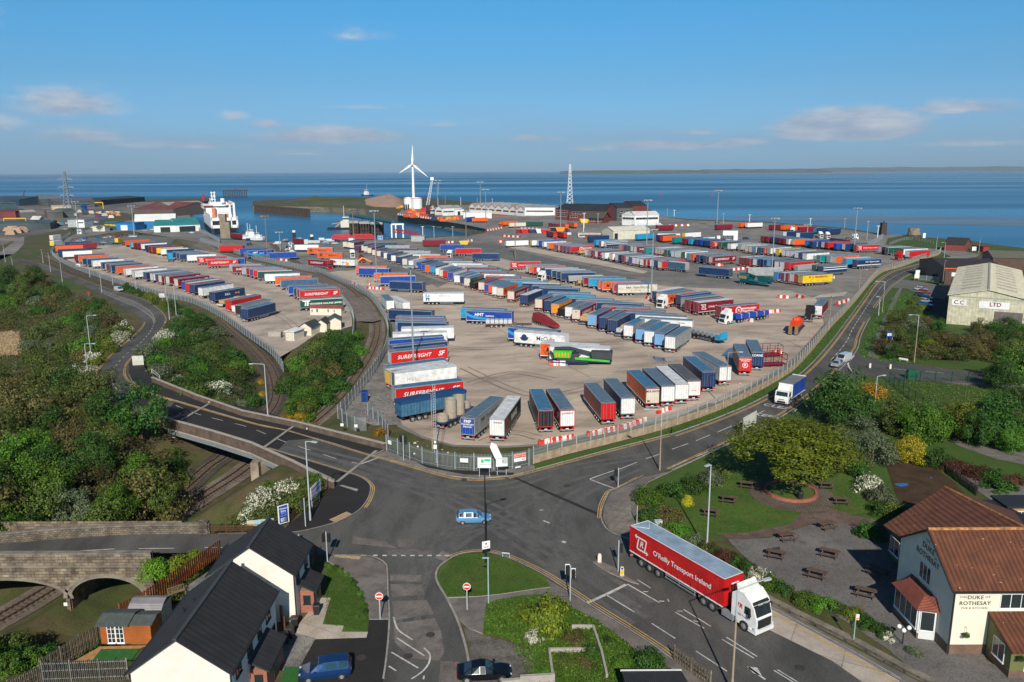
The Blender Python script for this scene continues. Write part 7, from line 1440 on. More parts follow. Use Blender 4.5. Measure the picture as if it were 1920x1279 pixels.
q=P(1655,440);t=tG('beacon_tower','dark square stone beacon tower by the sea','tower',q);MB().add([(-1.8,-1.8,0),(1.8,-1.8,0),(1.8,1.8,0),(-1.8,1.8,0),(-1.5,-1.5,7.6),(1.5,-1.5,7.6),(1.5,1.5,7.6),(-1.5,1.5,7.6)],[(0,1,5,4),(1,2,6,5),(2,3,7,6),(3,0,4,7),(4,5,6,7)]).bd('shaft',mat('black_stone',(.06,.035,.03),.9,var=.3,vs=.6),t);MB().cyl((0,0,7.5),(0,0,9),.5,.3,8).bx(-1.65,1.65,-1.65,1.65,7.4,7.7).bd('lantern',dM,t)
wht=mat('white_cladding',(.72,.72,.69),.6,var=.08,vs=.2);gryr=mat('grey_sheet_roof',(.27,.28,.28),.7,var=.15,vs=.1);oren=mat('orange_red_trim',(.62,.10,.03),.6)
def sW(A,B,depth,nb_,label,he=7,hp=10.5):
 a,b=PT(*A),PT(*B);d=b-a;d.z=0;L=d.length;t=tG('sawtooth_building',label,'building',(a.x,a.y,Tn(a.x)),mt.atan2(d.y,d.x));mb=MB();rf=MB();tr_=MB();w=L/nb_
 for i in rg_(nb_):
  x=i*w;mb.add([(x,0,0),(x+w,0,0),(x+w,0,he),(x+w/2,0,hp),(x,0,he)],[(0,1,2,3,4)]);rf.add([(x,-.3,he),(x+w/2,-.3,hp),(x+w/2,depth,hp),(x,depth,he)],[(0,1,2,3)]);rf.add([(x+w/2,-.3,hp),(x+w,-.3,he),(x+w,depth,he),(x+w/2,depth,hp)],[(0,1,2,3)])
  tr_.be((x,-.35,he),(x+w/2,-.35,hp),.25);tr_.be((x+w/2,-.35,hp),(x+w,-.35,he),.25)
  f=MB();f.bx(x+w*.15,x+w*.85,-.2,-.05,3.9,5.2);f.bd('window',gL,t);tr_.bx(x+w*.1,x+w*.18,-.3,-.02,3.8,5.4)
 mb.bx(L-.1,L,0,depth,0,he);mb.bx(0,.1,0,depth,0,he);tr_.bx(0,L,-.2,-.02,0,.9)
 mb.bd('wall',wht,t);rf.bd('roof',gryr,t);tr_.bd('trim',oren,t);return t,L
t,L=sW((880,398.5),(984,405.5),40,8,'long white sawtooth roofed building with orange trim');mb=MB()
sD('office_wing','long white two storey wing joined to the sawtooth building','building',(984,405.5),(1040,403.8),30,8,9.5,wht,gryr,wins=[(.05,.95,3.6,5,8)])
sW((805,403.5),(830,405),25,2,'small white sawtooth building with orange trim beside the crane',7,10);sD('office_wing','white wing of the small sawtooth building beside the crane','building',(830,405),(852,404),22,7.5,8.5,wht,gryr,wins=[(.05,.95,3.4,4.8,5)])
sD('store','low white store between the two sawtooth buildings','building',(853,404),(870,403.5),14,6,6.5,wht,gryr,doors=[(.3,.6,4,gL)])
sD('quay_shed','white curved roof quay shed behind the orange lettered trailer','building',(869,410),(922,409.5),12,5.5,7,wht,wht)
brk=mat('port_red_brick',(.15,.032,.025),.85,var=.2,vs=.1);blk=mat('charcoal_roof',(.028,.030,.036),.6,var=.2,vs=.05)
sD('office_block','red brick offices with charcoal roof, left block','building',(1042,412),(1066,413),26,9.5,13.5,brk,blk,wins=[(.1,.9,2.8,4.4,4),(.1,.9,6.3,8,4)])
sD('office_block','red brick offices with charcoal roof, long middle block','building',(1066,414),(1134,416),28,8.5,14,brk,blk,wins=[(.05,.25,2.8,4.4,3),(.1,.95,6,7.6,9)])
sD('entrance_hall','low dark hipped entrance hall in front of the brick offices','building',(1098,418),(1130,419),12,5,9,brk,mat('brown_black_roof',(.07,.055,.045),.8),wins=[(.1,.9,1.5,3.6,6)],ov=1.5)
sD('office_block','dark grey angled end block of the brick offices','building',(1156,414.5),(1186,413.5),22,11,14.5,mat('dark_grey_panel',(.085,.082,.085),.7),blk,wins=[(.1,.3,3,5,1),(.4,.6,3,5,1),(.2,.4,7,9,1),(.55,.75,7,9,1)])
sD('office_block','far dark roofed block of the brick offices','building',(1184,404),(1212,403),20,9,13,brk,blk)
sD('office_building','white two storey flat windowed office near the sea wall','building',(1166,422),(1190,423.2),14,8,10,wht,mat('white_roof2',(.6,.6,.58),.6),wins=[(.05,.95,4.5,6.2,4)]);sD('office_building','right wing of the white office near the sea wall','building',(1190,423.2),(1235,422),12,8,10.5,wht,MATS['white_roof2'],wins=[(.04,.96,4.5,6.2,7)])
sD('cream_shed','cream gabled shed with dark doorway beside the site huts','building',(1150,450),(1218,447),14,5.5,7.5,mat('cream_sheet',(.60,.57,.46),.7),mat('cream_roof3',(.62,.60,.50),.7),doors=[(.03,.12,4,gL)])
sD('site_hut','long cream site hut with dark windows and grey roof','hut',(1084,446),(1143,446),5,3,3.4,mat('cream_sheet',(1,1,1)),gryr,wins=[(.03,.97,1.2,2.2,10)]);sD('site_hut','red brown site hut in front of the long cream hut','hut',(1097,449),(1130,449),3,2.7,2.8,mat('red_brown_panel',(.24,.05,.03),.7),MATS['red_brown_panel'],wins=[(.25,.33,1,1.9,1),(.5,.58,1,1.9,1),(.78,.86,1,1.9,1)])
a=PT(1355,451);t=tG('control_cabin','stacked white control cabins among the east yard trailers','cabin',a);MB().bx(0,9,0,3,3,6).bx(6.5,9,0,3,0,3).bx(-3.5,-1.5,0,3,0,2.8).bd('wall',wht,t);MB().bx(-.3,9.3,-.3,3.3,6,6.15).bd('roof',gryr,t);mb=MB()
for x in(.2,3,6):mb.bx(x,x+.25,.1,.35,0,3)
mb.bd('leg',dM,t)
bl1=mat('bright_blue_cladding',(.01,.17,.42),.6,var=.1,vs=.1);gtr=mat('teal_roof',(.03,.20,.21),.6,var=.15,vs=.1);redr=mat('faded_red_roof',(.17,.045,.05),.8,var=.3,vs=.15);conc2=mat('grey_asbestos_roof',(.32,.31,.30),.8,var=.15,vs=.1)
sD('transit_shed','large blue fronted shed with white trimmed gable roof','building',(254,429.5),(330,427.5),30,6,11,bl1,wht,rp=.3);sD('terminal_building','blue terminal building with white doors','building',(218,432),(254,432),14,5.5,6,bl1,bl1,doors=[(.25,.6,4,wht)])
t,L=sD('terminal_building','dark teal terminal office with yellow lettering','building',(197,432),(219,432),12,6,6.3,mat('dark_teal_wall',(.02,.07,.075),.7),gtr);mb=MB();pX(mb,'TERMINAL',2,(L*.5,-.1,3.9),R_,U_,0,0,.04);mb.bd('lettering',pN('Y'),t)
sD('customs_hall','white hall with teal hipped roof beside the ferry ramp','building',(289,436),(330,435),26,5,8.5,wht,gtr,doors=[(.3,.75,3.8,gL)]);sD('customs_hall','right part of the teal roofed white hall','building',(330,435),(376,433),24,5,9.5,wht,gtr,doors=[(.15,.8,4,gL)])
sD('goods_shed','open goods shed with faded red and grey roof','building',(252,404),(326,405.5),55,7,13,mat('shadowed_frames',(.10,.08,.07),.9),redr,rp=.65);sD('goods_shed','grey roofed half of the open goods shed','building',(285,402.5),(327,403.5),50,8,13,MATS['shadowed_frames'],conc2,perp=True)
sD('office_cabins','pale grey flat roofed cabins left of the terminal','cabin',(128,426),(146,426),14,6,6.2,mat('pale_grey_panel',(.38,.42,.42),.6),gryr);sD('office_cabins','white two storey cabins left of the terminal','cabin',(144,427),(159,427),12,6.5,6.7,wht,gryr,wins=[(.1,.9,3.6,4.6,4)]);sD('hut','white control hut in the terminal car park','hut',(145,439),(153,439),5,3.4,3.6,wht,gryr,wins=[(.1,.9,1.5,2.6,3)]);sD('hut','cream long hut in the terminal car park','hut',(174,434),(197,434),7,4,4.2,mat('cream_sheet',(1,1,1)),gryr)
inds=[((35,384),(76,383),60,7,11,(.24,.26,.28),(.22,.24,.26),'long pale grey factory shed at the far left shore'),((76,386),(118,385),70,9,14,(.05,.06,.07),(.12,.15,.17),'tall dark factory shed beside the pale one'),((100,390),(178,388),60,8,11,(.07,.07,.08),(.10,.10,.12),'long dark grey roofed works below the pylon'),((190,385),(272,378),50,7,9,(.02,.025,.035),(.03,.035,.045),'long near black shed on the shore left of the breakwater'),((99,397),(135,396),16,6,7,(.55,.48,.33),(.5,.44,.32),'cream block at the foot of the pylon'),((-30,385),(36,386),60,8,12,(.02,.05,.08),(.03,.06,.10),'dark blue works at the left edge'),((0,410),(30,410),20,7,9,(.16,.03,.03),(.10,.04,.04),'red walled works at the left edge'),((8,407),(36,406),20,9,13,(.03,.10,.11),(.04,.08,.10),'teal tower shed behind the red works'),((40,410),(68,409),18,6,8,(.10,.10,.10),(.28,.27,.26),'pale roofed workshop right of the teal tower'),((90,410),(119,409),16,6,8,(.10,.09,.08),(.14,.14,.15),'grey roofed workshop below the cream block'),((119,408),(140,407),16,8,9,(.09,.13,.12),(.12,.16,.15),'green grey shed with teal doors'),((54,424),(70,424),14,3,8,(.55,.5,.48),(.6,.58,.56),'white arched store in the works'),((44,430),(62,430),10,5,6,(.10,.12,.09),(.09,.11,.08),'moss green hut below the arched store'),((-20,425),(20,426),10,2.5,3,(.5,.5,.5),(.6,.6,.6),'low white shed at the far left'),((95,430),(108,424),50,5,6,(.05,.07,.08),(.06,.09,.10),'long dark conveyor shed beside the railway sidings')]
for A,B,dd,he,hr,cw_,cr_,lb in inds:sD('factory_building',lb,'building',A,B,dd,he,hr,mat('w'+lb[:14].replace(' ','_'),cw_,.8,var=.3,vs=.05),mat('r'+lb[:12].replace(' ','_'),cr_,.8,var=.25,vs=.05),wins=[(.1,.9,he*.3,he*.55,8)]if he>7 else())
def lU(where,px,n,cols,seed,size=(1.5,4),cat='cargo',name='cargo_pile'):
 r_=random.Random(seed)
 for i in rg_(n):
  x=px[0]+(px[2]-px[0])*(i+r_.uniform(.1,.9))/n;y=r_.uniform(px[1],px[3]);p=PT(x,y);c=r_.choice(cols);t=MB();w,d,h=r_.uniform(*size),r_.uniform(*size)*.7,r_.uniform(*size)*.45
  for k in rg_(3):f=1-k*.15;t.bx(-w*f/2,w*f/2,-d*f/2,d*f/2,h*k/3,h*(k+1)/3-.05);
  t.bd(name,mat('lump_%.2f_%.2f_%.2f'%c,c,.7),None,loc=p,rz=r_.uniform(0,1),label=f"{cname(c)} {cat} stack, {ordn(i)} from left {where}",cat=cat,group=f"{cat} {where}")
def cname(c):
 r_,g_,b_=c
 if max(c)-min(c)<.12:return 'white' if r_>.5 else 'grey' if r_>.15 else 'dark'
 if r_>g_*3:return 'red'
 if r_>b_*2.5:return 'orange' if g_<r_*.5 else 'yellow'
 if b_>r_*1.5:return 'blue'
 return 'brown'
lU('on the wind farm quay',(762,396,808,409),16,[(.68,.08,.02),(.7,.12,.03),(.62,.05,.02),(.7,.35,.1)],1,(4,8));lU('behind the harbour crane',(825,399,875,404),14,[(.66,.06,.02),(.66,.08,.03)],2,(3,6));lU('right of the harbour crane',(812,408,860,417),8,[(.66,.10,.02),(.02,.05,.15),(.7,.3,.02)],3,(3,7))
lU('in the timber yard at the far left',(15,432,45,440),6,[(.42,.28,.18),(.48,.33,.22)],4,(6,10));lU('on the scrap quay left of the goods shed',(180,398,222,412),16,[(.5,.13,.03),(.03,.06,.15),(.6,.6,.58),(.7,.35,.04),(.3,.02,.02)],5,(3,6));lU('in the works at the far left',(0,415,120,424),18,[(.5,.5,.5),(.35,.02,.02),(.04,.05,.06),(.6,.4,.03),(.03,.2,.25),(.25,.2,.16)],6,(3,8));lU('along the works road',(130,405,240,398),14,[(.45,.42,.38),(.04,.05,.05),(.3,.26,.2),(.5,.5,.5)],7,(3,7));lU('beside the orange quay gear',(745,388,760,391),3,[(.7,.35,.02)],8,(4,7))
# ---- ships, turbine, crane, masts ----
A_=P(397,441,-9);B_=P(376,419,-9);C_=P(459,447,-9);d=(B_-A_);d.z=0;d.normalize();w=Vc((d.y,-d.x,0));Bm=abs((C_-A_).dot(w));Bm=max(20,min(27,Bm));an=mt.atan2(d.y,d.x)
t=tG('ferry','white and dark blue freight ferry moored stern first at the ramp','ship',(A_.x,A_.y,-9),an);Ls=125
def sh(mb):mb.v=[(x,-y,z)for x,y,z in mb.v];mb.f=[f[::-1]for f in mb.f];return mb
nV=mat('hull_navy',(.01,.035,.075),.5);mb=MB();pl=[(0,0),(Ls*.8,0),(Ls*.93,Bm*.22),(Ls,Bm/2),(Ls*.93,Bm*.78),(Ls*.8,Bm),(0,Bm)]
mb.ps(pl,-1,5.5,0,0);sh(mb).bd('hull',nV,t)
mb=MB();mb.ps([(1.2,0)]+pl[1:-1]+[(1.2,Bm)],5.5,12.5,0,0);mb.add([(0,0,5.5),(0,Bm,5.5),(0,Bm,8),(0,0,8)],[(0,1,2,3)])
for y0,y1,z0,z1 in((0,1.4,5.5,14),(Bm*.33,Bm*.40,5.5,14),(Bm*.48,Bm*.52,5.5,14),(Bm*.74,Bm*.78,5.5,14),(Bm-1.4,Bm,5.5,14),(0,Bm,5.5,7.3),(0,Bm,11.5,14)):mb.bx(-.3,1.2,y0,y1,z0,z1)
mb.bx(0,Ls*.6,0,.6,12.5,16.5);mb.bx(0,Ls*.6,Bm-.6,Bm,12.5,14.5);sh(mb).bd('side_plating',wP,t)
mb=MB();mb.bx(.0,.6,Bm*.1,Bm*.92,.5,5.2);mb.bx(1.15,1.3,1.4,Bm-1.4,7.3,11.5);sh(mb).bd('stern_opening',mat('opening_dark',(.015,.015,.02),.8),t)
mb=MB();mb.bx(Ls*.48,Ls*.8,Bm*.02,Bm*.98,12.5,19.5);mb.bx(Ls*.5,Ls*.74,-2,Bm+2,19.5,22.5);mb.bx(Ls*.52,Ls*.7,Bm*.2,Bm*.9,22.5,24.5);mb.bx(Ls*.3,Ls*.48,Bm*.3,Bm*.95,12.5,16);sh(mb).bd('superstructure',wP,t)
mb=MB();mb.bx(Ls*.495,Ls*.745,-2.1,Bm*.3,21.4,22.2);mb.bx(Ls*.495,Ls*.745,Bm*.8,Bm+2.1,21.4,22.2);sh(mb).bd('wing_band',mat('orange_band',(.7,.12,.04),.5),t)
mb=MB();mb.bx(Ls*.494,Ls*.5,-1.5,Bm+1.5,20.2,21.2);sh(mb).bd('window',gL,t)
mb=MB()
for y in(Bm*.3,Bm*.42):mb.be((Ls*.55,y,24),(Ls*.55,y,34),.7);
for z in(27,30,33):mb.be((Ls*.55,Bm*.26,z),(Ls*.55,Bm*.46,z),.5)
mb.be((Ls*.55,Bm*.3,25),(Ls*.55,Bm*.42,33),.4);mb.be((Ls*.52,Bm*.22,24),(Ls*.52,Bm*.22,28.5),.6);mb.cyl((Ls*.5,Bm*.7,24),(Ls*.5,Bm*.7,28),1.8,n=10);sh(mb).bd('mast',wP,t)
mb=MB();mb.bx(12,16,Bm*.22,Bm*.33,14,22);sh(mb).bd('lifeboat_davit',wP,t);mb=MB();mb.cyl((10,Bm*.18,13.5),(10,Bm*.18,21.5),1.7,n=10);sh(mb).bd('lifeboat',mat('lifeboat_orange',(.65,.2,.08),.5),t)
mb=MB();yb=Bm-2
for z,x in((14,5),(24,5)):pass
mb.be((6,yb,14),(6,yb,25),1.6);mb.be((6,yb,25),(34,yb-1,26),1.6);mb.be((34,yb-1,14),(34,yb-1,26),1.4);sh(mb).bd('gantry',wP,t)
for i in rg_(4):
 mb=MB();mb.bx(14,26,Bm*(.36+i*.12),Bm*(.36+i*.12)+2.5,12.6,16);sh(mb).bd('deck_container',[mat('box_buff',(.45,.33,.25),.7),pN('W'),mat('box_rust',(.4,.12,.06),.7),wht][i],t)
mb=MB();q=MB();pb=PT(421,447);tt=tG('linkspan_tower','brown concrete tower beside the ferry stern ramp','tower',(pb.x,pb.y,Tn(pb.x)));mb.bx(-2.6,1.5,0,3,0,16);mb.bx(1.5,4,0,3,0,11);mb.bd('tower_wall',mat('brown_concrete',(.24,.20,.14),.9,var=.2,vs=.3),tt)
def boat(px,py,L,label,hullm,sup,an=0,z=-9,mast=6):
 p=P(px,py,z);t=tG('boat',label,'boat',p,an);MB().add([(-L/2,-L*.14,-.5),(L*.3,-L*.14,-.5),(L/2,0,-.5),(L*.3,L*.14,-.5),(-L/2,L*.14,-.5),(-L/2,-L*.16,1.6),(L*.3,-L*.16,1.9),(L*.56,0,2.6),(L*.3,L*.16,1.9),(-L/2,L*.16,1.6)],[(0,1,6,5),(1,2,7,6),(2,3,8,7),(3,4,9,8),(4,0,5,9),(5,6,7,8,9)]).bd('hull',hullm,t)
 if sup:MB().bx(-L*.1,L*.18,-L*.09,L*.09,1.6,1.6+L*.2).bx(-L*.04,L*.14,-L*.07,L*.07,1.6+L*.2,1.6+L*.32).bd('wheelhouse',sup,t);MB().bx(-L*.045,L*.145,-L*.072,L*.072,1.6+L*.24,1.6+L*.29).bd('window',gL,t)
 MB().cyl((0,0,1.6),(0,0,2+mast),.18,n=5).be((0,-.9,mast*.8),(0,.9,mast*.8),.12).bd('mast',wP,t);return t
t=boat(646,430,30,'dark hulled workboat with cream wheelhouse in the dock',mat('hull_black',(.02,.02,.025),.6),mat('cream_sheet',(1,1,1)),.15,mast=19);MB().be((-8,0,2),(-3,0,6),.6).be((-3,0,6),(-11,0,5),.4).be((6,0,2),(9,0,5),.5).bd('deck_crane',pN('A'),t)
boat(688,367,34,'small dark ship steaming out at sea beyond the spit',mat('hull_black',(1,1,1)),wP,2.5,mast=22)
for i,(x,y,L)in eN(((470,448,16),(482,451,12),(465,445,12))):boat(x,y-1,L,f"small white motor boat beside the ferry, {ordn(i)} from the left",wP,wht,.4+i*.3,mast=9)
for i,(x,y)in eN(Q_('468,355 1335,367 1240,366')):p=P(x,y,-9);MB().cyl((0,0,-.5),(0,0,2.5),2,1.2,8).cyl((0,0,2.5),(0,0,5),.3,n=5).sp_((0,0,5),.8,n=6,k=4).bd('channel_buoy',pN('r'),None,loc=p,label=f"red channel buoy far out at sea, {ordn(i)} from the left",cat='buoy',group='channel buoys')
p=PT(776,391);H_=hgt(p,(776,309));t=tG('wind_turbine','white three bladed wind turbine on the quay','wind turbine',p);MB().cyl((0,0,0),(0,0,H_),1.9,1.2,16).bd('tower',wP,t);MB().bx(-1.5,1.5,-2.5,5,H_-.8,H_+2.2).bd('nacelle',wP,t);MB().sp_((0,-3.2,H_+.7),1.6).bd('hub',wP,t)
pxm=(p.y/FPX)*1.02
for dx,dy in((1.5,33),(28,-23),(-24,-16)):
 e_=Vc((dx*pxm,-3.4,H_+.7+dy*pxm));c=Vc((0,-3.4,H_+.7));a_=(e_-c);L=a_.length;a_.normalize();s_=Vc((a_.z,0,-a_.x));mb=MB();pr=Q_('0,.6 .08,.7 .2,1.3 .5,.8 .85,.4 1,.08')
 vs=[];
 for f,w_ in pr:q=c+a_*L*f;vs+=[q-s_*w_,q+s_*w_,q+s_*w_*.3+Vc((0,.35*w_,0)),q-s_*w_*.6+Vc((0,.35*w_,0))]
 fs=[];
 for i in rg_(len(pr)-1):
  for k in rg_(4):fs.append((4*i+k,4*i+(k+1)%4,4*i+4+(k+1)%4,4*i+4+k))
 mb.add(vs,fs);mb.bd('blade',wP,t)
for i,(x,y,r_)in eN(((766,391,5.5),(782,391.5,6.3))):
 p=PT(x,y);t=tG('storage_tank',('left white storage tank with a yellow stripe by the turbine','right white storage tank by the turbine')[i],'tank',p,0,'tanks by the wind turbine');MB().cyl((0,0,0),(0,0,12.5),r_,n=24).cyl((0,0,12.5),(0,0,13.8),r_,r_*.3,24).bd('tank_shell',wP,t);MB().cyl((0,0,12.2),(0,0,12.6),r_+.1,n=24).bd('rim_band',oren if i else mat('buff_band',(.6,.42,.2),.6),t)
for i,x in eN((757,761,765)):p=PT(x,394);MB().cyl((0,0,3.4),(1.2,0,3.4),3.4,n=18).cyl((.2,0,3.4),(1,0,3.4),1.4,n=12).bd('cable_reel',dM,None,loc=p,label=f"dark cable reel at the foot of the tanks, {ordn(i)} from left",cat='cable reel',group='cable reels')
p=PT(803,408);t=tG('mobile_crane','mobile harbour crane with white lattice jib and red cab','crane',p);MB().bx(-6,6,-4,4,1,3.5).bx(-9,9,-5,-4,.1,.8).bx(-9,9,4,5,.1,.8).bd('carrier',dM,t);MB().cyl((0,0,3.5),(0,0,6),2.2).bx(-2,2,-3,3,6,13).bd('tower',dM,t);MB().bx(-7,-2,-2.5,2.5,6,9).bx(2,4,-2.5,0,8,10).bd('cab',pN('r'),t)
tip=Vc(((812-803)*p.y/FPX,0,hgt(p,(812,337))));b0=Vc((0,-2,12));mb=MB();s_=Vc((1.3,0,0));y_=Vc((0,1.3,0));n_=16
for sx in(-1,1):
 for sy in(-1,1):mb.be(b0+s_*sx+y_*sy,tip+s_*sx*.5+y_*sy*.5,.3)
for i in rg_(n_):
 f,g_=i/n_,(i+1)/n_;sc=lambda q:1-.5*q;k=1 if i%2 else-1;mb.be(b0.lerp(tip,f)+s_*k*sc(f)-y_*sc(f),b0.lerp(tip,g_)-s_*k*sc(g_)-y_*sc(g_),.2);mb.be(b0.lerp(tip,f)+s_*sc(f)+y_*k*sc(f),b0.lerp(tip,g_)+s_*sc(g_)-y_*k*sc(g_),.2)
mb.bx(tip.x-1.6,tip.x+1.6,-1.5,1.5,tip.z-.5,tip.z+2.4);mb.bd('jib',wP,t);MB().cyl(tip,(-4,0,17),.12,n=4).cyl((-4,0,9),(-4,0,17),.4,n=6).bd('stay',dM,t)
def lT(px,py,top,w0,w1,label,name,m=sT,arms=()):
 p=PT(px,py);H=hgt(p,top);t=tG(name,label,'pylon',p);mb=MB();n=12;lv=[(H*(1-(1-i/n)**1.15))for i in rg_(n+1)];W=lambda z:w0+(w1-w0)*min(1,z/H)**.75
 cs=Q_('-1,-1 1,-1 1,1 -1,1');th=w0*.05
 for i in rg_(n):
  for k in rg_(4):
   a_,b_=cs[k],cs[(k+1)%4];z0,z1=lv[i],lv[i+1];f=lambda c,z:Vc((c[0]*W(z)/2,c[1]*W(z)/2,z));mb.be(f(a_,z0),f(a_,z1),th);mb.be(f(a_,z0),f(b_,z1),th*.6);mb.be(f(b_,z0),f(a_,z1),th*.6)
 mb.bd('lattice_tower',m,t)
 for z,l in arms:
  for s_ in(-1,1):MB().be((0,-.8,H*z),(s_*l,0,H*z+.3),th).be((0,.8,H*z),(s_*l,0,H*z+.3),th).be((0,0,H*z+2.4),(s_*l,0,H*z+.3),th*.8).cyl((s_*l,0,H*z-2.2),(s_*l,0,H*z+.3),.25,n=5).bd('cross_arm',m,t)
 return t
lT(129,397,(122,321),9,1.4,'steel lattice power pylon at the far left','power_pylon',sT,Q_('.80,8 .60,9 .40,8'));lT(1068,392,(1068,308),8,1.2,'tall white lattice radio mast behind the brick offices','radio_mast',wP)
p=PT(43,380);MB().be((0,0,0),(4,0,hgt(p,(45,357))),1.2).be((-8,0,4),(3,0,4),2).bd('dockside_crane',mat('rust_red',(.2,.04,.04),.8),None,loc=p,label='thin leaning red jib above the far left works',cat='crane');p=PT(173,380);MB().cyl((0,0,0),(0,0,hgt(p,(173,365))),1,.5,6).bd('mast',MATS['rust_red'],None,loc=p,label='thin red mast above the long dark works',cat='mast')
p=PT(194,392);t=tG('gantry_crane','yellow gantry frame beside the blue tank','crane',p);MB().be((0,0,0),(0,0,8),.8).be((0,0,8),(-10,0,8),.9).bd('gantry_frame',pN('Y'),t);p=PT(158,394);t=tG('storage_tank','blue cylindrical tank below the long grey works','tank',p);MB().cyl((0,0,0),(0,0,7),3.2,n=16).cyl((0,0,7),(0,0,7.8),3.2,1,16).bd('tank_shell',bl1,t)
p=PT(30,428);t=tG('gantry_crane','yellow goal shaped gantry in the timber yard','crane',p);MB().be((-9,0,0),(-9,0,8),.5).be((9,0,0),(9,0,8),.5).be((-9,0,8),(9,0,8),.6).bd('gantry_frame',pN('Y'),t)
def mast(base,top,label,m=sT,r=.22):
 p=PT(*base);H=hgt(p,top);t=tG('floodlight_mast',label,'light mast',p,0,'floodlight masts of the port');s_=max(1,p.y/260)**.7;MB().cyl((0,0,0),(0,0,H),r*s_,r*.55*s_,8).bd('mast_pole',m,t);mb=MB()
 mb.cyl((0,0,H-.15),(0,0,H+.1),1.1*s_,n=10)
 for i in rg_(6):a=i*mt.tau/6;c=Vc((mt.cos(a)*1.3*s_,mt.sin(a)*1.3*s_,H));mb.bx(c.x-.25*s_,c.x+.25*s_,c.y-.25*s_,c.y+.25*s_,c.z-.3*s_,c.z+.1*s_)
 mb.bd('floodlight_head',m,t)
brp=mat('rusty_pole',(.24,.16,.10),.8)
for b_,t_,lb,m_ in(((776,706),(770,499),'tall grey floodlight mast rising through the stack of side-on trailers',sT),((707,542),(704,395),'tall grey floodlight mast ringed by red and white barriers',sT),((1221,559),(1224,430),'grey mast beside the white lettered trailer in the middle yard',sT),((1212,475),(1215,375),'grey mast in the middle of the east yard trailers',sT),((1447,511),(1453,409),'grey mast behind the teal screening machine',sT),((1601,473),(1605,390),'grey mast beside the red trailer of the back east row',sT),((1344,426),(1345,357),'grey mast at the sea wall',sT),((252,443),(249,386),'grey mast in the ferry car park',sT),((148,440),(144,378),'grey mast beside the white cabins',sT),((502,487),(498,405),'brown mast at the west fence gate',brp),((526,475),(524,435),'small grey mast above the white cab',sT),((664,462),(661,392),'brown mast at the end of the timber jetty',brp),((966,487),(964,384),'brown mast in the middle of the lane',brp),((874,446),(872,396),'grey brown mast at the dock corner',brp),((911,416),(910,355),'thin mast in front of the sawtooth building',sT),((901,396),(900,341),'white mast beyond the sawtooth building',sT),((1051,432),(1051,360),'dark topped mast in front of the brick offices',sT),((823,398),(824,338),'thin mast right of the harbour crane',sT),((821,400),(821,343),'second thin mast right of the harbour crane',sT),((1513,448),(1513,421),'low mast in the sea wall lorry park',sT)):
 mast(b_,t_,lb,m_)
for i,(x,y,y2)in eN(((1356,420,400),(1405,418,403),(1251,405,392),(1264,406,394),(1625,450,415),(1645,447,424),(1583,428,410),(1519,424,410),(835,382,369),(864,385,371),(895,383,372),(923,384,373),(849,445,425),(793,447,425),(814,447,425),(1095,427,400),(1121,420,401),(1094,443,413))):
 p=PT(x,y);H=hgt(p,(x,y2));t=MB();t.cyl((0,0,0),(0,0,H),.28,.2,6);t.be((-.9,0,H),(.9,0,H),.3);t.bd('light_pole',wP if i%2 else sT,None,loc=p,label=f"thin light pole at the port edge, {ordn(i)} in the scatter of poles beyond the yards",cat='light pole',group='thin poles at the port edge')
dkt=mat('dark_tarred_timber',(.045,.032,.025),.9,var=.3,vs=.5)
def jY(x0,x1,y,wtop,dep,label,deck=concm,n=4,zt=2.5):
 a,b=P(x0,y,-9),P(x1,y,-9);t=tG('jetty',label,'jetty',a);L=b.x-a.x;MB().bx(-1,L+1,-1,dep+1,9+zt-1.8,9+zt).bd('jetty_deck',deck,t)
 for i in rg_(n):
  for k in rg_(2):x=L*i/(n-1);yy=dep*k;MB().cyl((x,yy,-2),(x,yy,9+zt-1.8),.75,n=8).bd('pile',dkt,t)
 mb=MB()
 for i in rg_(n-1):x0_,x1_=L*i/(n-1),L*(i+1)/(n-1);mb.be((x0_,-.3,0),(x1_,-.3,8.5),.6);mb.be((x1_,-.3,0),(x0_,-.3,8.5),.6)
 mb.bd('brace',dkt,t)
jY(657,671,441,0,6,'concrete topped timber jetty head, left of three');jY(677,692,442.5,0,6,'concrete topped timber jetty head, middle of three');jY(698,716,443.5,0,6,'concrete topped timber jetty head, right of three')
a,b=P(655,411,2),P(735,425,2);t=tG('pipe_bridge','long blue green pipe bridge over the timber jetties','pipe bridge',a);MB().cyl((0,6,3),tuple(b-a+Vc((0,6,3))),1.5,n=10).bd('pipe',mat('blue_green_pipe',(.03,.10,.12),.6),t);mb=MB()
for f in(.2,.5,.8):q=(b-a)*f;mb.be((q.x,6,q.z-11),(q.x,6,q.z+2),.6)
mb.bd('support',dkt,t)
a,b=P(474,385,0),P(585,393,0);t=tG('timber_fender','row of dark timber fender piles along the spit quay','fender',a);pm=MB();pm.bx(-.9,.9,-.6,.6,-12,.8);pm=pm.mesh('pile',dkt)
for i in rg_(34):pL('pile',pm,t,(b-a)*(i/33*.92+.04)+Vc((0,-1.2,0)))
MB().be((0,-1.2,-.5),tuple(b-a+Vc((0,-1.2,-.5))),.7).bd('waling',dkt,t)
a=P(432,369.5,-9);t=tG('breakwater_jetty','dark timber jetty at the end of the far breakwater','jetty',a);mb=MB();wd=30*a.y/FPX;mb.bx(-wd*.4,wd,0,12,13,14);mb.bd('jetty_deck',dkt,t);pm=MB();pm.bx(-.7,.7,-.7,.7,-2,14.5);pm=pm.mesh('pile',dkt)
for i in rg_(14):pL('pile',pm,t,(-wd*.4+wd*1.4*i/13,-.5,0))
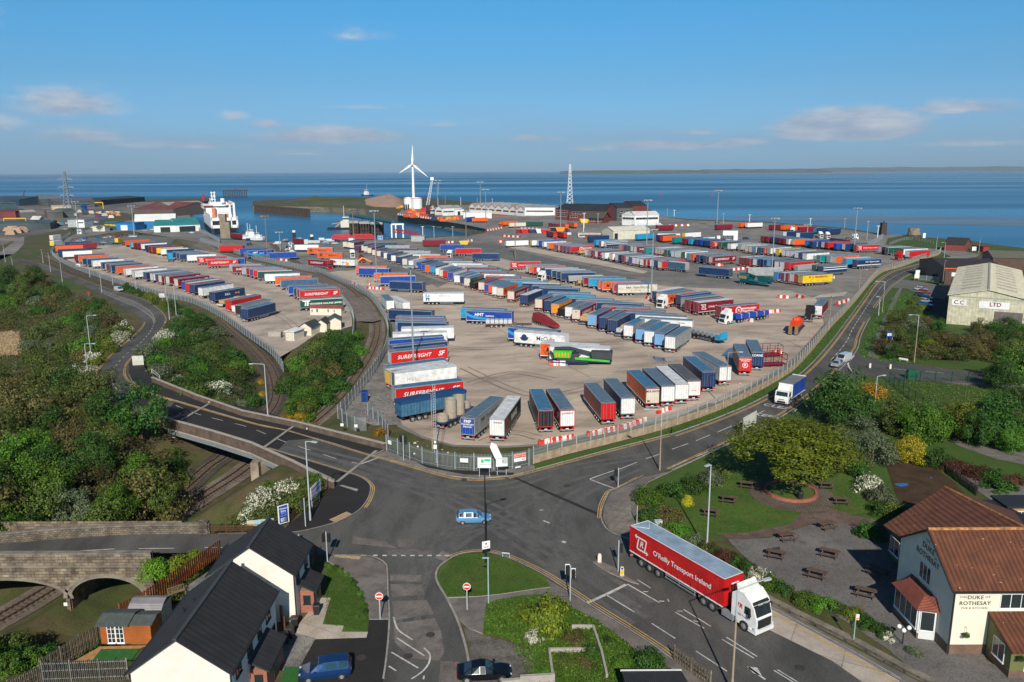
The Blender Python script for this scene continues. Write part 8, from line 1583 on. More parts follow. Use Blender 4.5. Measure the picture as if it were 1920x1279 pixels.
MB().cyl((wd*.3,4,14),(wd*.3,4,19),1.6).bd('beacon',mat('rust_red',(1,1,1)),t);a=PT(382,376);MB().cyl((0,0,0),(0,0,9),1.9,1.5).cyl((0,0,9),(0,0,11),.9).bd('harbour_light',pN('r'),None,loc=a,label='small red harbour light on the breakwater',cat='beacon')
for i,(x,y,y2)in eN(((552,452,432),(585,451,440))):a=P(x,y,-9);mb=MB();H=hgt(a,(x,y2));mb.cyl((0,0,0),(0,0,H-1.5),1.2,n=8,mi=0);mb.cyl((0,0,H-1.5),(0,0,H),1.25,n=8,mi=1);mb.bd('mooring_post',[dM,wP],None,loc=a,label=('taller','shorter')[i]+' black mooring post with white cap in the dock',cat='mooring post',group='mooring posts')
def footbridge(x0,x1,y,label):a,b=PT(x0,y),PT(x1,y);t=tG('gangway',label,'gangway',a);L=b.x-a.x;mb=MB();mb.bx(2,L-2,0,.3,2.6,3.4);mb.bx(0,L,0,2.5,.3,.9);[mb.be((L*k/14,0,.8),(L*(k+.5)/14,0,3),.3)for k in rg_(14)];[mb.be((L*(k+.5)/14,0,3),(L*(k+1)/14,0,.8),.3)for k in rg_(14)];mb.bd('truss',mat('bright_red_steel',(.62,.03,.02),.5),t)
footbridge(622,662,449,'bright red steel gangway behind the parked vans');footbridge(658,703,448.5,'second bright red steel gangway behind the first trailers')
a,b=P(737,436,3),P(785,441,0);t=tG('loading_bridge','red lattice loading bridge hung from a white portal','bridge',a);mb=MB();d_=b-a
for z in(0,2.2):mb.be((0,0,z),tuple(d_+Vc((0,0,z))),.4)
for k in rg_(12):mb.be(tuple(d_*(k/12)),tuple(d_*((k+.5)/12)+Vc((0,0,2.2))),.3);mb.be(tuple(d_*((k+.5)/12)+Vc((0,0,2.2))),tuple(d_*((k+1)/12)),.3)
mb.bd('truss',MATS['frame_red']if 'frame_red' in MATS else fR,t);mb=MB();s_=a.y/FPX;a0=PT(735,446)-a;H=26*s_
for x in(0,8*s_,22*s_):mb.be((a0.x+x,a0.y,a0.z),(a0.x+x,a0.y,a0.z+H),.9)
mb.be((a0.x,a0.y,a0.z+H),(a0.x+24*s_,a0.y,a0.z+H),1);mb.bd('portal',wP,t)
sD('cabin','small pale blue cabin on the quay','cabin',(708,450),(718,450),3,2.8,2.9,pN('P'),gryr,wins=[(.15,.4,1,2,1),(.6,.85,1,2,1)]);sD('cabin','white cabin at the end of the red gangway','cabin',(654,456),(665,456),3,3.2,3.3,wht,gryr);sD('cabin','grey fenced store on the quay beside the loading bridge','cabin',(771,453),(796,453),5,3.5,3.6,mat('mesh_grey',(.35,.37,.37),.7),gryr)
bm_r,bm_w=mat('barrier_red',(.55,.03,.02),.5),mat('barrier_white',(.72,.70,.66),.6);mb=MB();mb.pf(Q_('-.25,0 .25,0 .25,.15 .12,.55 .1,.9 -.1,.9 -.12,.55 -.25,.15'),-.5,.5);BAR=[mb.mesh('plastic_barrier',m_)for m_ in(bm_r,bm_w)]
def bR(px,n,where,size=1,P_=PT):
 l=[P_(*p)for p in px];l=eV(l,n);d=(l[-1]-l[0]).normalized()if n>1 else Vc((1,0,0));an=mt.atan2(d.y,d.x)+mt.pi/2
 for i,p in eN(l):pL('plastic_barrier',BAR[i%2],None,p,an+rnd.uniform(-.1,.1),f"{('red', 'white')[i % 2]} plastic barrier block, {ordn(i)} from left {where}",'barrier','barriers '+where,scale=(size,size,size))
bR([(1015,834),(1070,824)],13,'behind the junction fence');bR([(1105,818),(1152,808)],11,'below the bright red doors');bR([(1165,806),(1208,792)],10,'below the navy and flatbed trailers');bR([(1236,776),(1254,770)],5,'right of the flatbed trailer')
bR([(690,542),(718,544)],9,'around the floodlight mast base',1.15);bR([(690,532),(698,540)],4,'left of the floodlight mast base',1.1);bR([(1035,686),(1055,686)],4,'in front of the green crusher',1.3);bR([(1451,665),(1462,664)],4,'beside the steel frames',1.2);bR([(1213,561),(1222,563)],4,'around the middle yard mast',1.2);bR([(1385,600),(1408,604)],6,'beside the blue sheeted load',1.2);bR([(1440,588),(1460,586)],7,'right of the blue sheeted load',1.2);bR([(1461,559),(1475,560)],4,'in the open east yard, left',1.2);bR([(1495,558),(1505,560)],3,'in the open east yard, right',1.2);bR([(1569,572),(1590,566)],6,'by the fence near the lorry',1.2)
bR([(1371,508),(1405,505)],9,'behind the navy lone trailer',1.3);bR([(1344,499),(1353,499)],3,'below the red lettered east trailer',1.3);bR([(1552,520),(1562,522)],4,'below the striped navy trailer',1.3);bR([(868,455),(884,453)],6,'around the dock corner mast',1.6);bR([(942,444),(975,446)],9,'behind the white box trailer',1.6);bR([(975,430),(1006,431)],10,'in front of the road plant',1.6);bR([(745,403),(808,411)],30,'along the crane quay edge',2);bR([(912,434),(940,429)],12,'at the dock head',1.7);bR([(935,455),(943,455)],3,'left of the white box trailer',1.5);bR([(1250,425),(1290,424)],8,'near the white office',1.7);bR([(832,457),(848,456)],6,'beside the red emblem trailer',1.6);bR([(523,489),(537,490)],4,'beside the west gate mast',1.3);bR([(657,531),(668,535)],4,'near the railway fence',1.1)
# ---- machines in the yard ----
def mN(pa,pb,label,main,body,name='crushing_machine'):
 a,b=PT(*pa),PT(*pb);d=b-a;d.z=0;L=d.length;d.normalize();t=tG(name,label,'machine',a,mt.atan2(d.y,d.x));dk=dM;F=L/17
 MB().bx(0,L*.55,-1.2,1.2,.75,1).bx(L*.55,L*.62,-1.2,1.2,.9,1.3).bx(L*.62,L,-1.2,1.2,1.25,1.5).bd('low_loader_deck',pN('B'),t)
 for x in(.13,.2,.27):
  for s_ in(-1,1):pL('wheel',WHEEL_R if s_>0 else WHEEL_L,t,(L*x,s_*1.05,-.1),scale=(.8,.8,.8))
 MB().pf([(L*.06,1.9),(L*.32,1.9),(L*.35,3.5),(L*.03,3.5)],-1.1,1.1).pf([(L*.40,1.7),(L*.97,1.35),(L*.97,1.8),(L*.40,2.2)],-1.25,-.9).pf([(L*.62,1.75),(L*.98,1.55),(L*.98,2.2),(L*.62,2.3)],.6,1.1).bd('painted_frame',main,t)
 MB().be((L*-.02,0,3.2),(L*.04,0,1.7),.9,.3).be((L*.05,0,3.9),(L*.30,0,4.1),.9,.35).be((L*.30,0,4.1),(L*.68,0,3),.9,.35).be((L*.35,-.6,1.5),(L*.5,-.6,3.4),.25).be((L*.42,.5,1.5),(L*.38,.5,3.8),.25).bx(L*.1,L*.9,-.95,.95,1.1,1.75).bx(L*.33,L*.45,-1,1,1.5,2.9).pf([(L*.68,2.1),(L,2),(L*1.01,3.6),(L*.66,3.6)],-1.3,1.3).bd('conveyor',body,t)
 mb=MB()
 for i in rg_(5):mb.bx(L*(.08+i*.05),L*(.1+i*.05),-1.16,-1.1,2.2,3.1)
 mb.bd('guard_panel',pN('A'),t);return t
mN((1034,684),(1147,684),'green and black crushing machine on a blue low loader',mat('machine_green',(.06,.45,.02),.5),mat('machine_dark',(.035,.04,.045),.6));mN((1384,531),(1444,539),'teal screening machine on a blue low loader',mat('machine_teal',(.0,.17,.17),.5),mat('machine_teal_dark',(.0,.075,.08),.6),'screening_machine')
p=PT(1488,628);t=tG('excavator_load','orange machine on a blue low loader by the kerb fence','machine',p,mt.atan2(*(lambda v:(v.y,v.x))(PT(1517,598)-PT(1488,628))));MB().bx(-1,10,-1.25,1.25,.7,1).bd('low_loader_deck',pN('B'),t);MB().bx(-1.1,-.8,-1.2,-.3,.3,2.6).bx(-1.1,-.8,.3,1.2,.3,2.6).bd('ramp',woodm,t);MB().pf(Q_('1,2 7,1.9 7.5,3.2 5,3.6 2,3.2 .6,3.4'),-1.2,1.2).pf(Q_('3,3.3 5,3.5 5,4 3.2,3.9'),-.7,.7).bd('machine_body',mat('machine_orange',(.75,.07,.01),.5),t);MB().bx(.5,7.5,-1.2,-.7,1,1.9).bx(.5,7.5,.7,1.2,1,1.9).bd('crawler_track',dM,t)
for x in(.2,1.4,2.6):
 for s_ in(-1,1):pL('wheel',WHEEL_R if s_>0 else WHEEL_L,t,(x,s_*1.05,-.1),scale=(.8,.8,.8))
rr_=PT(1545,590);edge_pos=None
p=PT(1352+180,592);
p=PT(662,502);t=tG('excavator','yellow excavator with folded arm beside the orange trailer','excavator',p,.1);MB().bx(-2.5,2.5,-1.5,-.8,0,1).bx(-2.5,2.5,.8,1.5,0,1).bd('crawler_track',dM,t);MB().bx(-3,1.6,-1.4,1.4,1.1,2.6).bx(-.2,1.6,-1.4,-.1,2.6,3.4).bd('machine_body',pN('A'),t);MB().be((1,.2,2.2),(4.5,.2,4.6),.7).be((4.5,.2,4.6),(8.5,.2,2.6),.5).bd('arm',pN('A'),t);MB().pf(Q_('8,2.6 9,2.2 9,1.4 8,1.2'),-.3,.7).bd('bucket',dM,t)
p=PT(1420,676);d_=PT(1455,674)-PT(1420,676)
for i,(a_,lb)in eN(((PT(1430,690),'lower maroon steel transport frame beside the fence'),(PT(1424,672),'upper maroon steel transport frame beside the fence'))):
 t=tG('steel_frame',lb,'frame',a_,.15,'steel frames beside the fence');mb=MB()
 for z in(.6,1.6,2.8):
  for y in(0,2.4):mb.be((0,y,z),(5.5,y,z),.08)
  for x in(0,5.5):mb.be((x,0,z),(x,2.4,z),.1)
 for x in(0,1.8,3.6,5.5):
  for y in(0,2.4):mb.be((x,y,0),(x,y,2.8),.1)
 mb.bx(0,5.5,0,2.4,.5,.6);mb.bd('steel_tube',[pN('R')],t)
def cV(pa,pb,dep,label,wall,roof,wins=(),he=2.4,hr=2.9,perp=False):return sD('mobile_home',label,'mobile home',pa,pb,dep,he,hr,wall,roof,perp,wins=wins,grp='mobile homes in the west lot')
crm=mat('mobile_home_cream',(.72,.64,.50),.7,var=.05)
cV((582,591),(640,592),3.4,'cream mobile home with red roof in front of the green lettered trailer',crm,mat('oxide_roof',(.28,.07,.05),.7),[(.04,.09,1,1.9,1),(.2,.26,.9,2.1,1),(.56,.61,.9,2.1,1),(.76,.8,1,1.9,1)])
cV((617,619),(640,618),6,'cream mobile home with green slate roof standing end on',crm,mat('greenish_roof',(.07,.10,.10),.7),(),2.6,3.6,True);cV((592,623),(613,623),5,'middle mobile home with dark hipped roof above the thicket',crm,mat('dark_home_roof',(.04,.045,.05),.8),(),2.4,3.5,True);cV((562,629),(584,630),5.5,'left mobile home with black roof above the thicket',crm,MATS['dark_home_roof'],(),2.4,3.5,True);cV((536,639),(552,640),5,'small white container beside the mobile homes',mat('rusty_white',(.62,.56,.45),.7,var=.2,vs=2),wP,(),2.5,2.55,True)
p=PT(505,634);MB().cyl((0,0,.8),(3.4,0,.8),1,1.1,12).bd('concrete_pipe',concm,None,loc=p,label='short broad concrete pipe near the west lot gate',cat='pipe')
p=P(684,754,-2);t=tG('portable_toilet','blue portable toilet cabin beside the rail fence','toilet cabin',p,.1);MB().bx(-.6,.6,-.6,.6,0,2.2).bd('cabin_wall',pN('b'),t);MB().add([(-.65,-.65,2.2),(.65,-.65,2.2),(.65,.65,2.2),(-.65,.65,2.2),(0,0,2.5)],[(0,1,4),(1,2,4),(2,3,4),(3,0,4)]).bd('roof',pN('B'),t);MB().bx(-.4,.4,-.63,-.6,.1,2).bd('door',pN('B'),t)
a,b=PT(752,753,4.2),PT(874,730,4.2);d=b-a;d.z=0;Lb=d.length;d.normalize();n_=Vc((-d.y,d.x,0));p=a+n_*1.27;p.z=Tn(p.x);t=tG('tipper_trailer','weathered blue ribbed tipper trailer with rusty wheels, front of the stack','trailer',p,mt.atan2(d.y,d.x));mb=MB();mb.bx(0,Lb,-1.25,1.25,1.35,4)
for i in rg_(int(Lb/.85)):mb.bx(.3+i*.85,.42+i*.85,-1.33,-1.25,1.4,3.95)
mb.bd('tipper_body',wM('streaked_blue',(.03,.12,.22),(.06,.16,.25),.5,'X',.6,'SIN',3),t);MB().pf([(-.1,3.6),(Lb+.1,3.6),(Lb+.05,4.15),(0,4.15)],-1.34,1.34).bd('tarpaulin',mat('navy_tarp',(.01,.05,.15),.6),t);MB().bx(.3,Lb-.5,-.5,.5,1,1.35).bd('chassis',fR,t)
for x in(2.2,3.5,4.8):
 for s_ in(-1,1):pL('wheel',WHEEL_R if s_>0 else WHEEL_L,t,(x,s_*1.07,0))
mb=MB();
p=PT(838,808);t=tG('flatbed_trailer','navy flatbed trailer carrying concrete rings','trailer',tuple(PT(822,806)),1,'lone trailers');MB().bx(0,11,-1.25,1.25,1.1,1.35).bd('deck',[pN('B')],t);pL('chassis',chn(False),t)
for x in(1.9,3.22,4.54):
 for s_ in(-1,1):pL('wheel',WHEEL_R if s_>0 else WHEEL_L,t,(x,s_*1.07,0))
rm=MB();n=16;ro,ri,hh=1.05,.85,1.1
for i in rg_(n):
 a0,a1=mt.tau*i/n,mt.tau*(i+1)/n;q=lambda r_,a,z:(r_*mt.cos(a),r_*mt.sin(a),z)
 rm.add([q(ro,a0,0),q(ro,a1,0),q(ro,a1,hh),q(ro,a0,hh),q(ri,a0,hh),q(ri,a1,hh),q(ri,a0,.1),q(ri,a1,.1)],[(0,1,2,3),(3,2,5,4),(4,5,7,6)])
RING=rm.mesh('concrete_ring',mat('ring_concrete',(.36,.31,.24),.9,var=.12,vs=2));k=0
base=PT(822,806);dr=Vc((mt.cos(1),mt.sin(1),0));nr_=Vc((-dr.y,dr.x,0))
for sx in rg_(3):
 for z in rg_(3 if sx else 1):
  p=base+dr*(1.2+sx*2.4)+Vc((0,0,1.36+z*1.12));pL('concrete_ring',RING,None,p,0,f"concrete ring, {ORD[z]} up in the {ORD[sx]} stack from the front on the navy flatbed",'concrete ring','concrete rings');k+=1
for i,(x,y)in eN(Q_('842,776 858,772 862,760 848,764 872,776 846,757')):
 p=PT(x,y);
 for z in rg_(2):pL('concrete_ring',RING,None,tuple(p+Vc((0,0,z*1.12))),0,f"concrete ring, {('lower', 'upper')[z]} one of the {ORD[i]} loose stack behind the flatbed",'concrete ring','concrete rings')
p=PT(1430,655);a,b=PT(1284,618,1.6),PT(1338,630,1.6);d=b-a;d.z=0;d.normalize();t=tG('flatbed_trailer','black flatbed trailer with grey coils and a light blue headboard','trailer',tuple(a-Vc((0,0,1.6))),mt.atan2(d.y,d.x),'lone trailers');pL('chassis',chn(True),t);MB().bx(0,13.2,-1.25,1.25,1.1,1.3).bd('deck',dM,t);mb=MB();[mb.cyl((1+1.5*i,-.9,1.9),(1+1.5*i,.9,1.9),.6,n=12)for i in rg_(7)];mb.bd('coil_load',sT,t);MB().bx(12.9,13.2,-1.25,1.25,1.1,3).bx(11.4,13,-1.27,-1.2,1.1,2.4).bd('headboard',pN('c'),t)
a=PT(910,614);t=tG('flatbed_trailer','flatbed trailer loaded with caged liquid tanks beside the shipping trailer','trailer',a,-.03,'lone trailers');MB().bx(0,9,-1.2,1.2,1.1,1.3).bd('deck',woodm,t);pL('chassis',chn(True),t)
for i in rg_(6):MB().bx(.3+i*1.25,1.35+i*1.25,-1.1,1.1,1.32,2.4).bd('caged_tank',mat('translucent_tank',(.5,.53,.55),.5),t)
a,b=PT(1005,606),PT(1045,618);d=b-a;t=tG('sheeted_load','dark red sheeted load tapering to one end in mid yard','trailer',a,mt.atan2(d.y,d.x));MB().add([(-.5,-1.2,1),(4,-1.25,1),(12,-1,.8),(12,1,.8),(4,1.25,1),(-.5,1.2,1),(0,-1,3.2),(3.6,-1.1,3),(12,-.7,1.5),(12,.7,1.5),(3.6,1.1,3),(0,1,3.2)],[(0,1,7,6),(1,2,8,7),(2,3,9,8),(3,4,10,9),(4,5,11,10),(5,0,6,11),(6,7,10,11),(7,8,9,10)]).bd('tarpaulin',mat('dark_red_tarp',(.24,.02,.02),.6),t);pL('chassis',chn(True),t,scale=(.9,.95,.8))
p=PT(1554,590);SP2=dict(pos=PT(1532,592),ang=0,side='R',door='W',kind='box',st=None,dt='c',roof='S',label='trailer with white lettered doors beside the kerb fence ahead of the orange machine',group='lone trailers',d=100)
a_,b_=PT(1550,573,4),PT(1541,577,4);pa,pb=PT(1524,572,4),PT(1541,570,4);aa=PT(1542,572,4.03);bb=PT(1553,560,4.03);d=bb-aa;SP2['ang']=mt.atan2(d.y,d.x);SP2['pos']=PT(1532,592,1.1);SP2['pos'].z=0;make_trailer(SP2)
p=PT(1505,612);p=PT(1510,606);q=PT(1528,588);place_cab(PT(1514,604),mt.atan2((q-p).y,(q-p).x),'black lorry cab coupled to the orange machine loader','K')
# ---- street furniture ----
cP=mat('concrete_pole',(.33,.25,.18),.9,var=.15,vs=2);greyp=mat('grey_pole',(.42,.46,.48),.5,var=.1);blackp=mat('black_pole',(.012,.012,.014),.5)
def lamp(base,top,arm,label,m=greyp,P_=P,low=None,hd=True,z=None):
 p=P_(*base)if z is None else P(*base,z);p.z=max(p.z,hz(p.x,p.y))+.05 if z is None else z;H=hgt(p,top);t=tG('street_lamp',label,'street lamp',p,0,'street lamps along the roads');MB().cyl((0,0,0),(0,0,1.2),.12,n=10).cyl((0,0,1.2),(0,0,H-2.5),.095,.075,10).bd('pole',low or m,t);mb=MB();mb.cyl((0,0,H-2.5),(0,0,H),.075,.06,8)
 e_=Vc((0,0,H))
 if arm:
  e_=Vc((arm[0],arm[1],H+(arm[2]if len(arm)>2 else.1)));mb.cyl((0,0,H),tuple(e_),.05,.045,6)
 mb.bd('arm',m,t)
 if hd:d=Vc((arm[0],arm[1],0)).normalized()if arm else Vc((0,-1,0));MB().be(tuple(e_-d*.1),tuple(e_+d*.65),.28,.13).be(tuple(e_+d*.1-Vc((0,0,.08))),tuple(e_+d*.6-Vc((0,0,.08))),.22,.06).bd('lantern',greyp if m is not blackp else blackp,t)
 return t
PW=lambda x,y:P(x,y,-2)
for b_,t_,ar,lb,m_,lo,pf in(((172,677),(164,592),(1.7,0),'upper grey lamp leaning over the left kerb of the bend',greyp,None,PW),((167,719),(160,645),(1.7,0),'lower grey lamp leaning over the left kerb of the bend',greyp,None,PW),((117,529),(113,491),None,'lamp post on the meadow triangle beside the north-west road',greyp,None,PW),((169,521),(167,498),None,'lamp post beside the old track, second along',greyp,None,PW),((191,549),(189,514),(1,0),'armed lamp at the end of the meadow triangle',greyp,None,PW),((212,535),(209,497),None,'lamp post beside the level crossing sign',greyp,None,PW),((256,548),(252,510),None,'lamp post beyond the white red striped van',greyp,None,PW),((313,572),(308,518),None,'lamp post behind the direction sign on the bend',greyp,None,PW),((318,600),(314,556),(-1.6,0),'left facing lamp on the outside of the bend',greyp,None,PW),((331,596),(324,533),(-1.6,0),'taller left facing lamp on the outside of the bend',greyp,None,PW),((503,790),(496,683),(-1.9,0),'grey lamp on the north footway of the bridge',greyp,None,P),((582,977),(574,828),(.9,-.3),'grey lamp on the black footway between the hoardings',greyp,None,P),((911,1057),(909,890),(1.9,.9,.35),'black lamp post at the tip of the traffic green',blackp,None,P),((1237,882),(1237,769),(-1.8,.2,.1),'brown and grey lamp at the corner of the right-hand road',greyp,cP,P),((1325,1034),(1331,872),(-.25,-.2),'tall grey lamp at the edge of the pub garden',greyp,None,P),((1372,1300),(1384,1106),(2.3,.9,.35),'brown and grey lamp in the foreground over the red lorry',greyp,cP,P),((1360,766),(1365,661),(1.9,0),'brown lamp on the verge beside the boarded fence, nearest',cP,cP,P),((1516,661),(1521,590),(1.6,0),'brown lamp on the verge beside the orange machine',cP,cP,P),((1554,620),(1559,555),None,'brown lamp on the verge beside the parked lorry trailer',cP,cP,P),((1610,554),(1613,506),(1.6,0),'brown lamp inside the yard near the bend of the fence',cP,cP,P),((1632,521),(1635,483),None,'dark pole on the verge, second from the far end',brp,brp,P),((1671,507),(1674,470),None,'dark pole on the verge, farthest of the row',brp,brp,P),((1654,586),(1655,528),(-2.2,0),'brown lamp on the right verge of the right-hand road',greyp,cP,P),((1647,593),(1650,557),(-.5,0),'short grey pole beside the footpath',greyp,None,P),((1714,680),(1721,591),(-1.6,0),'brown lamp at the mouth of the side road',greyp,cP,P),((1639,771),(1646,706),(1.1,.4),'leaning brown lamp among the eastern trees',greyp,cP,P),((1766,545),(1769,489),None,'brown pole beside the brown works',cP,cP,P),((1770,486),(1769,455),(-1.4,0),'grey lamp on the far road by the mound',greyp,None,P),((1755,470),(1757,442),None,'grey pole behind the red lettered trailer',greyp,None,P),((1835,475),(1837,447),None,'grey pole beside the red container',greyp,None,P),((10,492),(8,458),None,'lamp post at the far left roundabout',greyp,None,PW),((26,517),(24,482),None,'second lamp post at the far left',greyp,None,PW),((81,494),(76,468),None,'lamp post at the north-west corner of the west lot',greyp,None,PW),((95,510),(89,475),None,'lamp post with a cross arm near the west lot corner',greyp,None,PW)):
 lamp(b_,t_,ar,lb,m_,pf,lo)
t=lamp((811,843),(806,738),(-.9,0),'brown pole with a short arm inside the corner fence',cP,P,cP);p=P(822,868);p.z=0;t=tG('ladder_mast','slim grey lattice mast with white boxes behind the corner fence','mast',tuple(P(817,868)));H=hgt(P(817,868),(814,720));mb=MB()
for x in(-.15,.15):mb.be((x,0,0),(x,0,H),.05)
for i in rg_(int(H/.4)):mb.be((-.15,0,.4*i),(.15,0,.4*i+.2),.04)
mb.bd('lattice_tower',greyp,t);MB().bx(-.25,.25,-.2,-.05,2.2,2.8).bx(-.15,.15,-.2,-.05,3.1,3.4).bd('equipment_box',wP,t)
p=P(916,1135);H=hgt(p,(914,1046));t=tG('sign_post','pale teal post with a short cross arm behind the traffic green','sign post',p);tl=mat('pale_teal_paint',(.30,.42,.42),.5);MB().cyl((0,0,0),(0,0,H),.07,n=8).be((-.55,0,H),(.1,0,H),.12).bd('post',tl,t)
def head(par,off,fac,m_frame=None):
 mb=MB();a_=mt.atan2(fac[1],fac[0]);mb.bx(-.14,.1,-.16,.16,-.48,.48);mb.v=[(x*mt.cos(a_)-y*mt.sin(a_)+off[0],x*mt.sin(a_)+y*mt.cos(a_)+off[1],z+off[2])for x,y,z in mb.v];h_=mb.bd('signal_head',bK,par)
 for i,z in eN((.3,0,-.3)):
  mb=MB();c=Vc((off[0]+mt.cos(a_)*.1,off[1]+mt.sin(a_)*.1,off[2]+z));f=Vc((mt.cos(a_),mt.sin(a_),0));mb.cyl(tuple(c),tuple(c+f*.02),.1,n=10,mi=0);mb.cyl(tuple(c),tuple(c+f*.2),.115,.105,10,1,cap=False);mb.bd('signal_lens',[mat(('lens_red','lens_amber','lens_green')[i],((.12,.01,.01),(.14,.06,.0),(.0,.06,.03))[i],.3),bK],h_)
def tlight(base,top,heads,label,white=False,z=.1):
 p=P(*base,z);H=hgt(p,top);t=tG('traffic_light',label,'traffic light',p,0,'traffic lights of the junction');MB().cyl((0,0,0),(0,0,H),.06,n=8).bd('pole',greyp,t)
 for o,f in heads:
  head(t,(o[0],o[1],H-.6+o[2]),f)
  if white:MB().bx(o[0]-.22,o[0]+.22,o[1]+.16,o[1]+.18,H-1.15+o[2],H-.05+o[2]).bd('backing_board',wP,t)
tlight((757,863),(757,817),[((-.28,0,.1),(-.6,-1)),((.28,.1,0),(1,-.4))],'traffic light at the north kerb beside the palisade fence');tlight((573,987),(570,934),[((-.25,0,-.1),(-1,-.2))],'traffic light beside the blue hoarding');tlight((614,1053),(610,997),[((-.25,0,-.1),(-.2,-1)),((.28,0,-.1),(.2,1)),((-.2,.3,-.1),(-1,0))],'traffic light at the corner behind the second house');tlight((1159,913),(1160,877),[((-.28,0,-.1),(-1,-.4))],'traffic light at the right-hand road kerb');tlight((1159,1072),(1159,1013),[((.28,0,-.3),(.3,1))],'traffic light on the traffic island');tlight((1069,1127),(1069,1060),[((-.28,0,.1),(-.4,1)),((.3,0,-.35),(.3,-1))],'double headed traffic light at the green',True)
p=P(1160,905,3);
def post(base,top,label,name='post',cat='post',m=greyp,r=.05,z=.1,grp=None):p=P(*base,z);H=hgt(p,top);t=tG(name,label,cat,p,0,grp);MB().cyl((0,0,0),(0,0,H),r,n=8).bd('post_pole',m,t);return t,H
t,H=post((1194,984),(1194,948),'slim grey post on the pale paving by the red lorry')
for(bx,by,tx_,ty,lb)in((713,1161,710,1110,'no entry sign left of the side street'),(876,1143,872,1092,'no entry sign right of the side street')):
 t,H=post((bx,by),(tx_,ty),lb,'no_entry_sign','road sign',greyp,.06,grp='no entry signs');MB().cyl((0,-.07,H-.4),(0,-.10,H-.4),.38,n=24).bd('sign_rim',wP,t);MB().cyl((0,-.10,H-.4),(0,-.115,H-.4),.33,n=24).bd('sign_disc',mat('sign_red',(.65,.04,.01),.5),t);MB().bx(-.26,.26,-.13,-.118,H-.47,H-.33).bd('white_bar',wP,t)
t=[o for o in COL.objects if o.get('label')=='black lamp post at the tip of the traffic green'][0];mb=MB();mb.bx(-.45,.45,-.16,-.12,1.75,2.65);s_=mb.bd('sign_plate',wP,t);s_.rotation_euler=(0,0,.35);mb=MB();mb.cyl((0,-.125,2.35),(0,-.17,2.35),.1,n=10);mb.bx(-.25,.25,-.175,-.165,1.95,2);b_=mb.bd('sign_mark',pN('R'),t);b_.rotation_euler=(0,0,.35)
def bO(pl,pr,zb,zt,label,face,marks_=None,legs=2,name='sign_board',cat='sign',th=.06,z=.05,back=None,P_=P):
 a,b=P_(*pl),P_(*pr);a.z=b.z=z;d=b-a;L=d.length;t=tG(name,label,cat,a,mt.atan2(d.y,d.x));MB().bx(0,L,0,th,zb,zt).bd('panel',face,t)
 if legs:mb=MB();[mb.cyl((x,th+.05,0),(x,th+.05,zt-.05),.05,n=6)for x in((L*.12,L*.88)if legs==2 else(L*.5,))];mb.bd('leg',greyp,t)
 if marks_:
  ml,mb=[],MB()
  for tx,sz,x,zz,c,bo in marks_:
   if c not in ml:ml.append(c)
   if tx=='BOX':x0,x1,z0,z1=sz;mb.bx(L*x0,L*x1,-.012,-.002,z0,z1,ml.index(c))
   else:pX(mb,tx,sz,(L*x,-.005,zz),(1,0,0),(0,0,1),ml.index(c),0,bo,.015)
  mb.bd('lettering',ml,t)
 return t
pb_,pW,pr_=pN('b'),wP,mat('sign_red',(.65,.04,.01));pG=mat('sign_green',(.02,.5,.16),.5)
bO((523,990),(543,984),.35,2.7,'blue hoarding with white frame advertising homes',pW,[('BOX',(.1,.9,.45,2.6),0,0,pb_,0),('Ocean',.34,.5,2.25,pW,.02),('Edge',.34,.5,1.9,pW,.02),('LEISURE PARK',.11,.5,1.62,pW,0),('BOX',(.22,.8,.6,1.1),0,0,pW,0),('OPEN ALL YEAR',.11,.5,1.35,pW,0)],2)
bO((464,996),(514,991),.45,1.25,'wide seaside poster on the low brown fence',mat('poster_sky',(.30,.48,.55),.6),[('BOX',(.0,.28,.46,1.22),0,0,mat('poster_sand',(.55,.42,.25)),0),('BOX',(.05,.98,.46,.62),0,0,pW,0),('BOX',(.52,.62,.72,1.1),0,0,mat('poster_skin',(.5,.2,.12)),0),('BOX',(.0,.1,.46,.6),0,0,pb_,0)],0)
bO((585,960),(603,940),1.5,3.1,'white and blue and pink hoarding beside the bridge parapet',pW,[('BOX',(.08,.95,2.6,2.75),0,0,pb_,0),('BOX',(.08,.95,1.9,2.4),0,0,mat('pale_pink',(.55,.35,.5)),0),('BOX',(.08,.5,1.6,1.75),0,0,pb_,0)],2)
bO((573,962),(590,945),.5,.9,'small dark banner below the white hoarding',dM,[('BOX',(.1,.5,.6,.8),0,0,pW,0)],0);bO((588,943),(605,932),.9,1.3,'cream fascia board beside the bridge end',mat('buff_sign',(.5,.38,.2)),None,0)
bO((896,896),(921,896),1.35,2.85,'white direction board with green roundel beside the junction fence',pW,[('BOX',(.25,.45,2.1,2.6),0,0,pG,0),('BOX',(.5,.95,2.3,2.65),0,0,pG,0),('BOX',(.05,.98,1.78,1.86),0,0,MATS['grey_pole'],0)],2,z=.1)
t=bO((930,893),(952,892),1.3,2.6,'white direction board with torn sheeting beside the junction fence',mat('pale_grey_sign',(.5,.55,.54)),[('BOX',(.02,.98,1.3,1.7),0,0,pW,0),('BOX',(.05,.55,1.7,2.4),0,0,pW,0),(')',.5,.6,2.1,dM,.03)],2,z=.1);MB().add([(-.1,-.1,2.5),(.9,-.1,2.6),(.5,-.15,3.6),(.1,-.15,4.6),(-.6,-.1,4.9),(-.8,-.1,4.2)],[(0,1,2,3,4,5)]).add([(-.1,.02,2.5),(.9,.0,2.6),(.5,-.08,3.6),(.1,-.08,4.6),(-.6,-.02,4.9),(-.8,-.02,4.2)],[(5,4,3,2,1,0)]).bd('torn_sheet',pW,t)
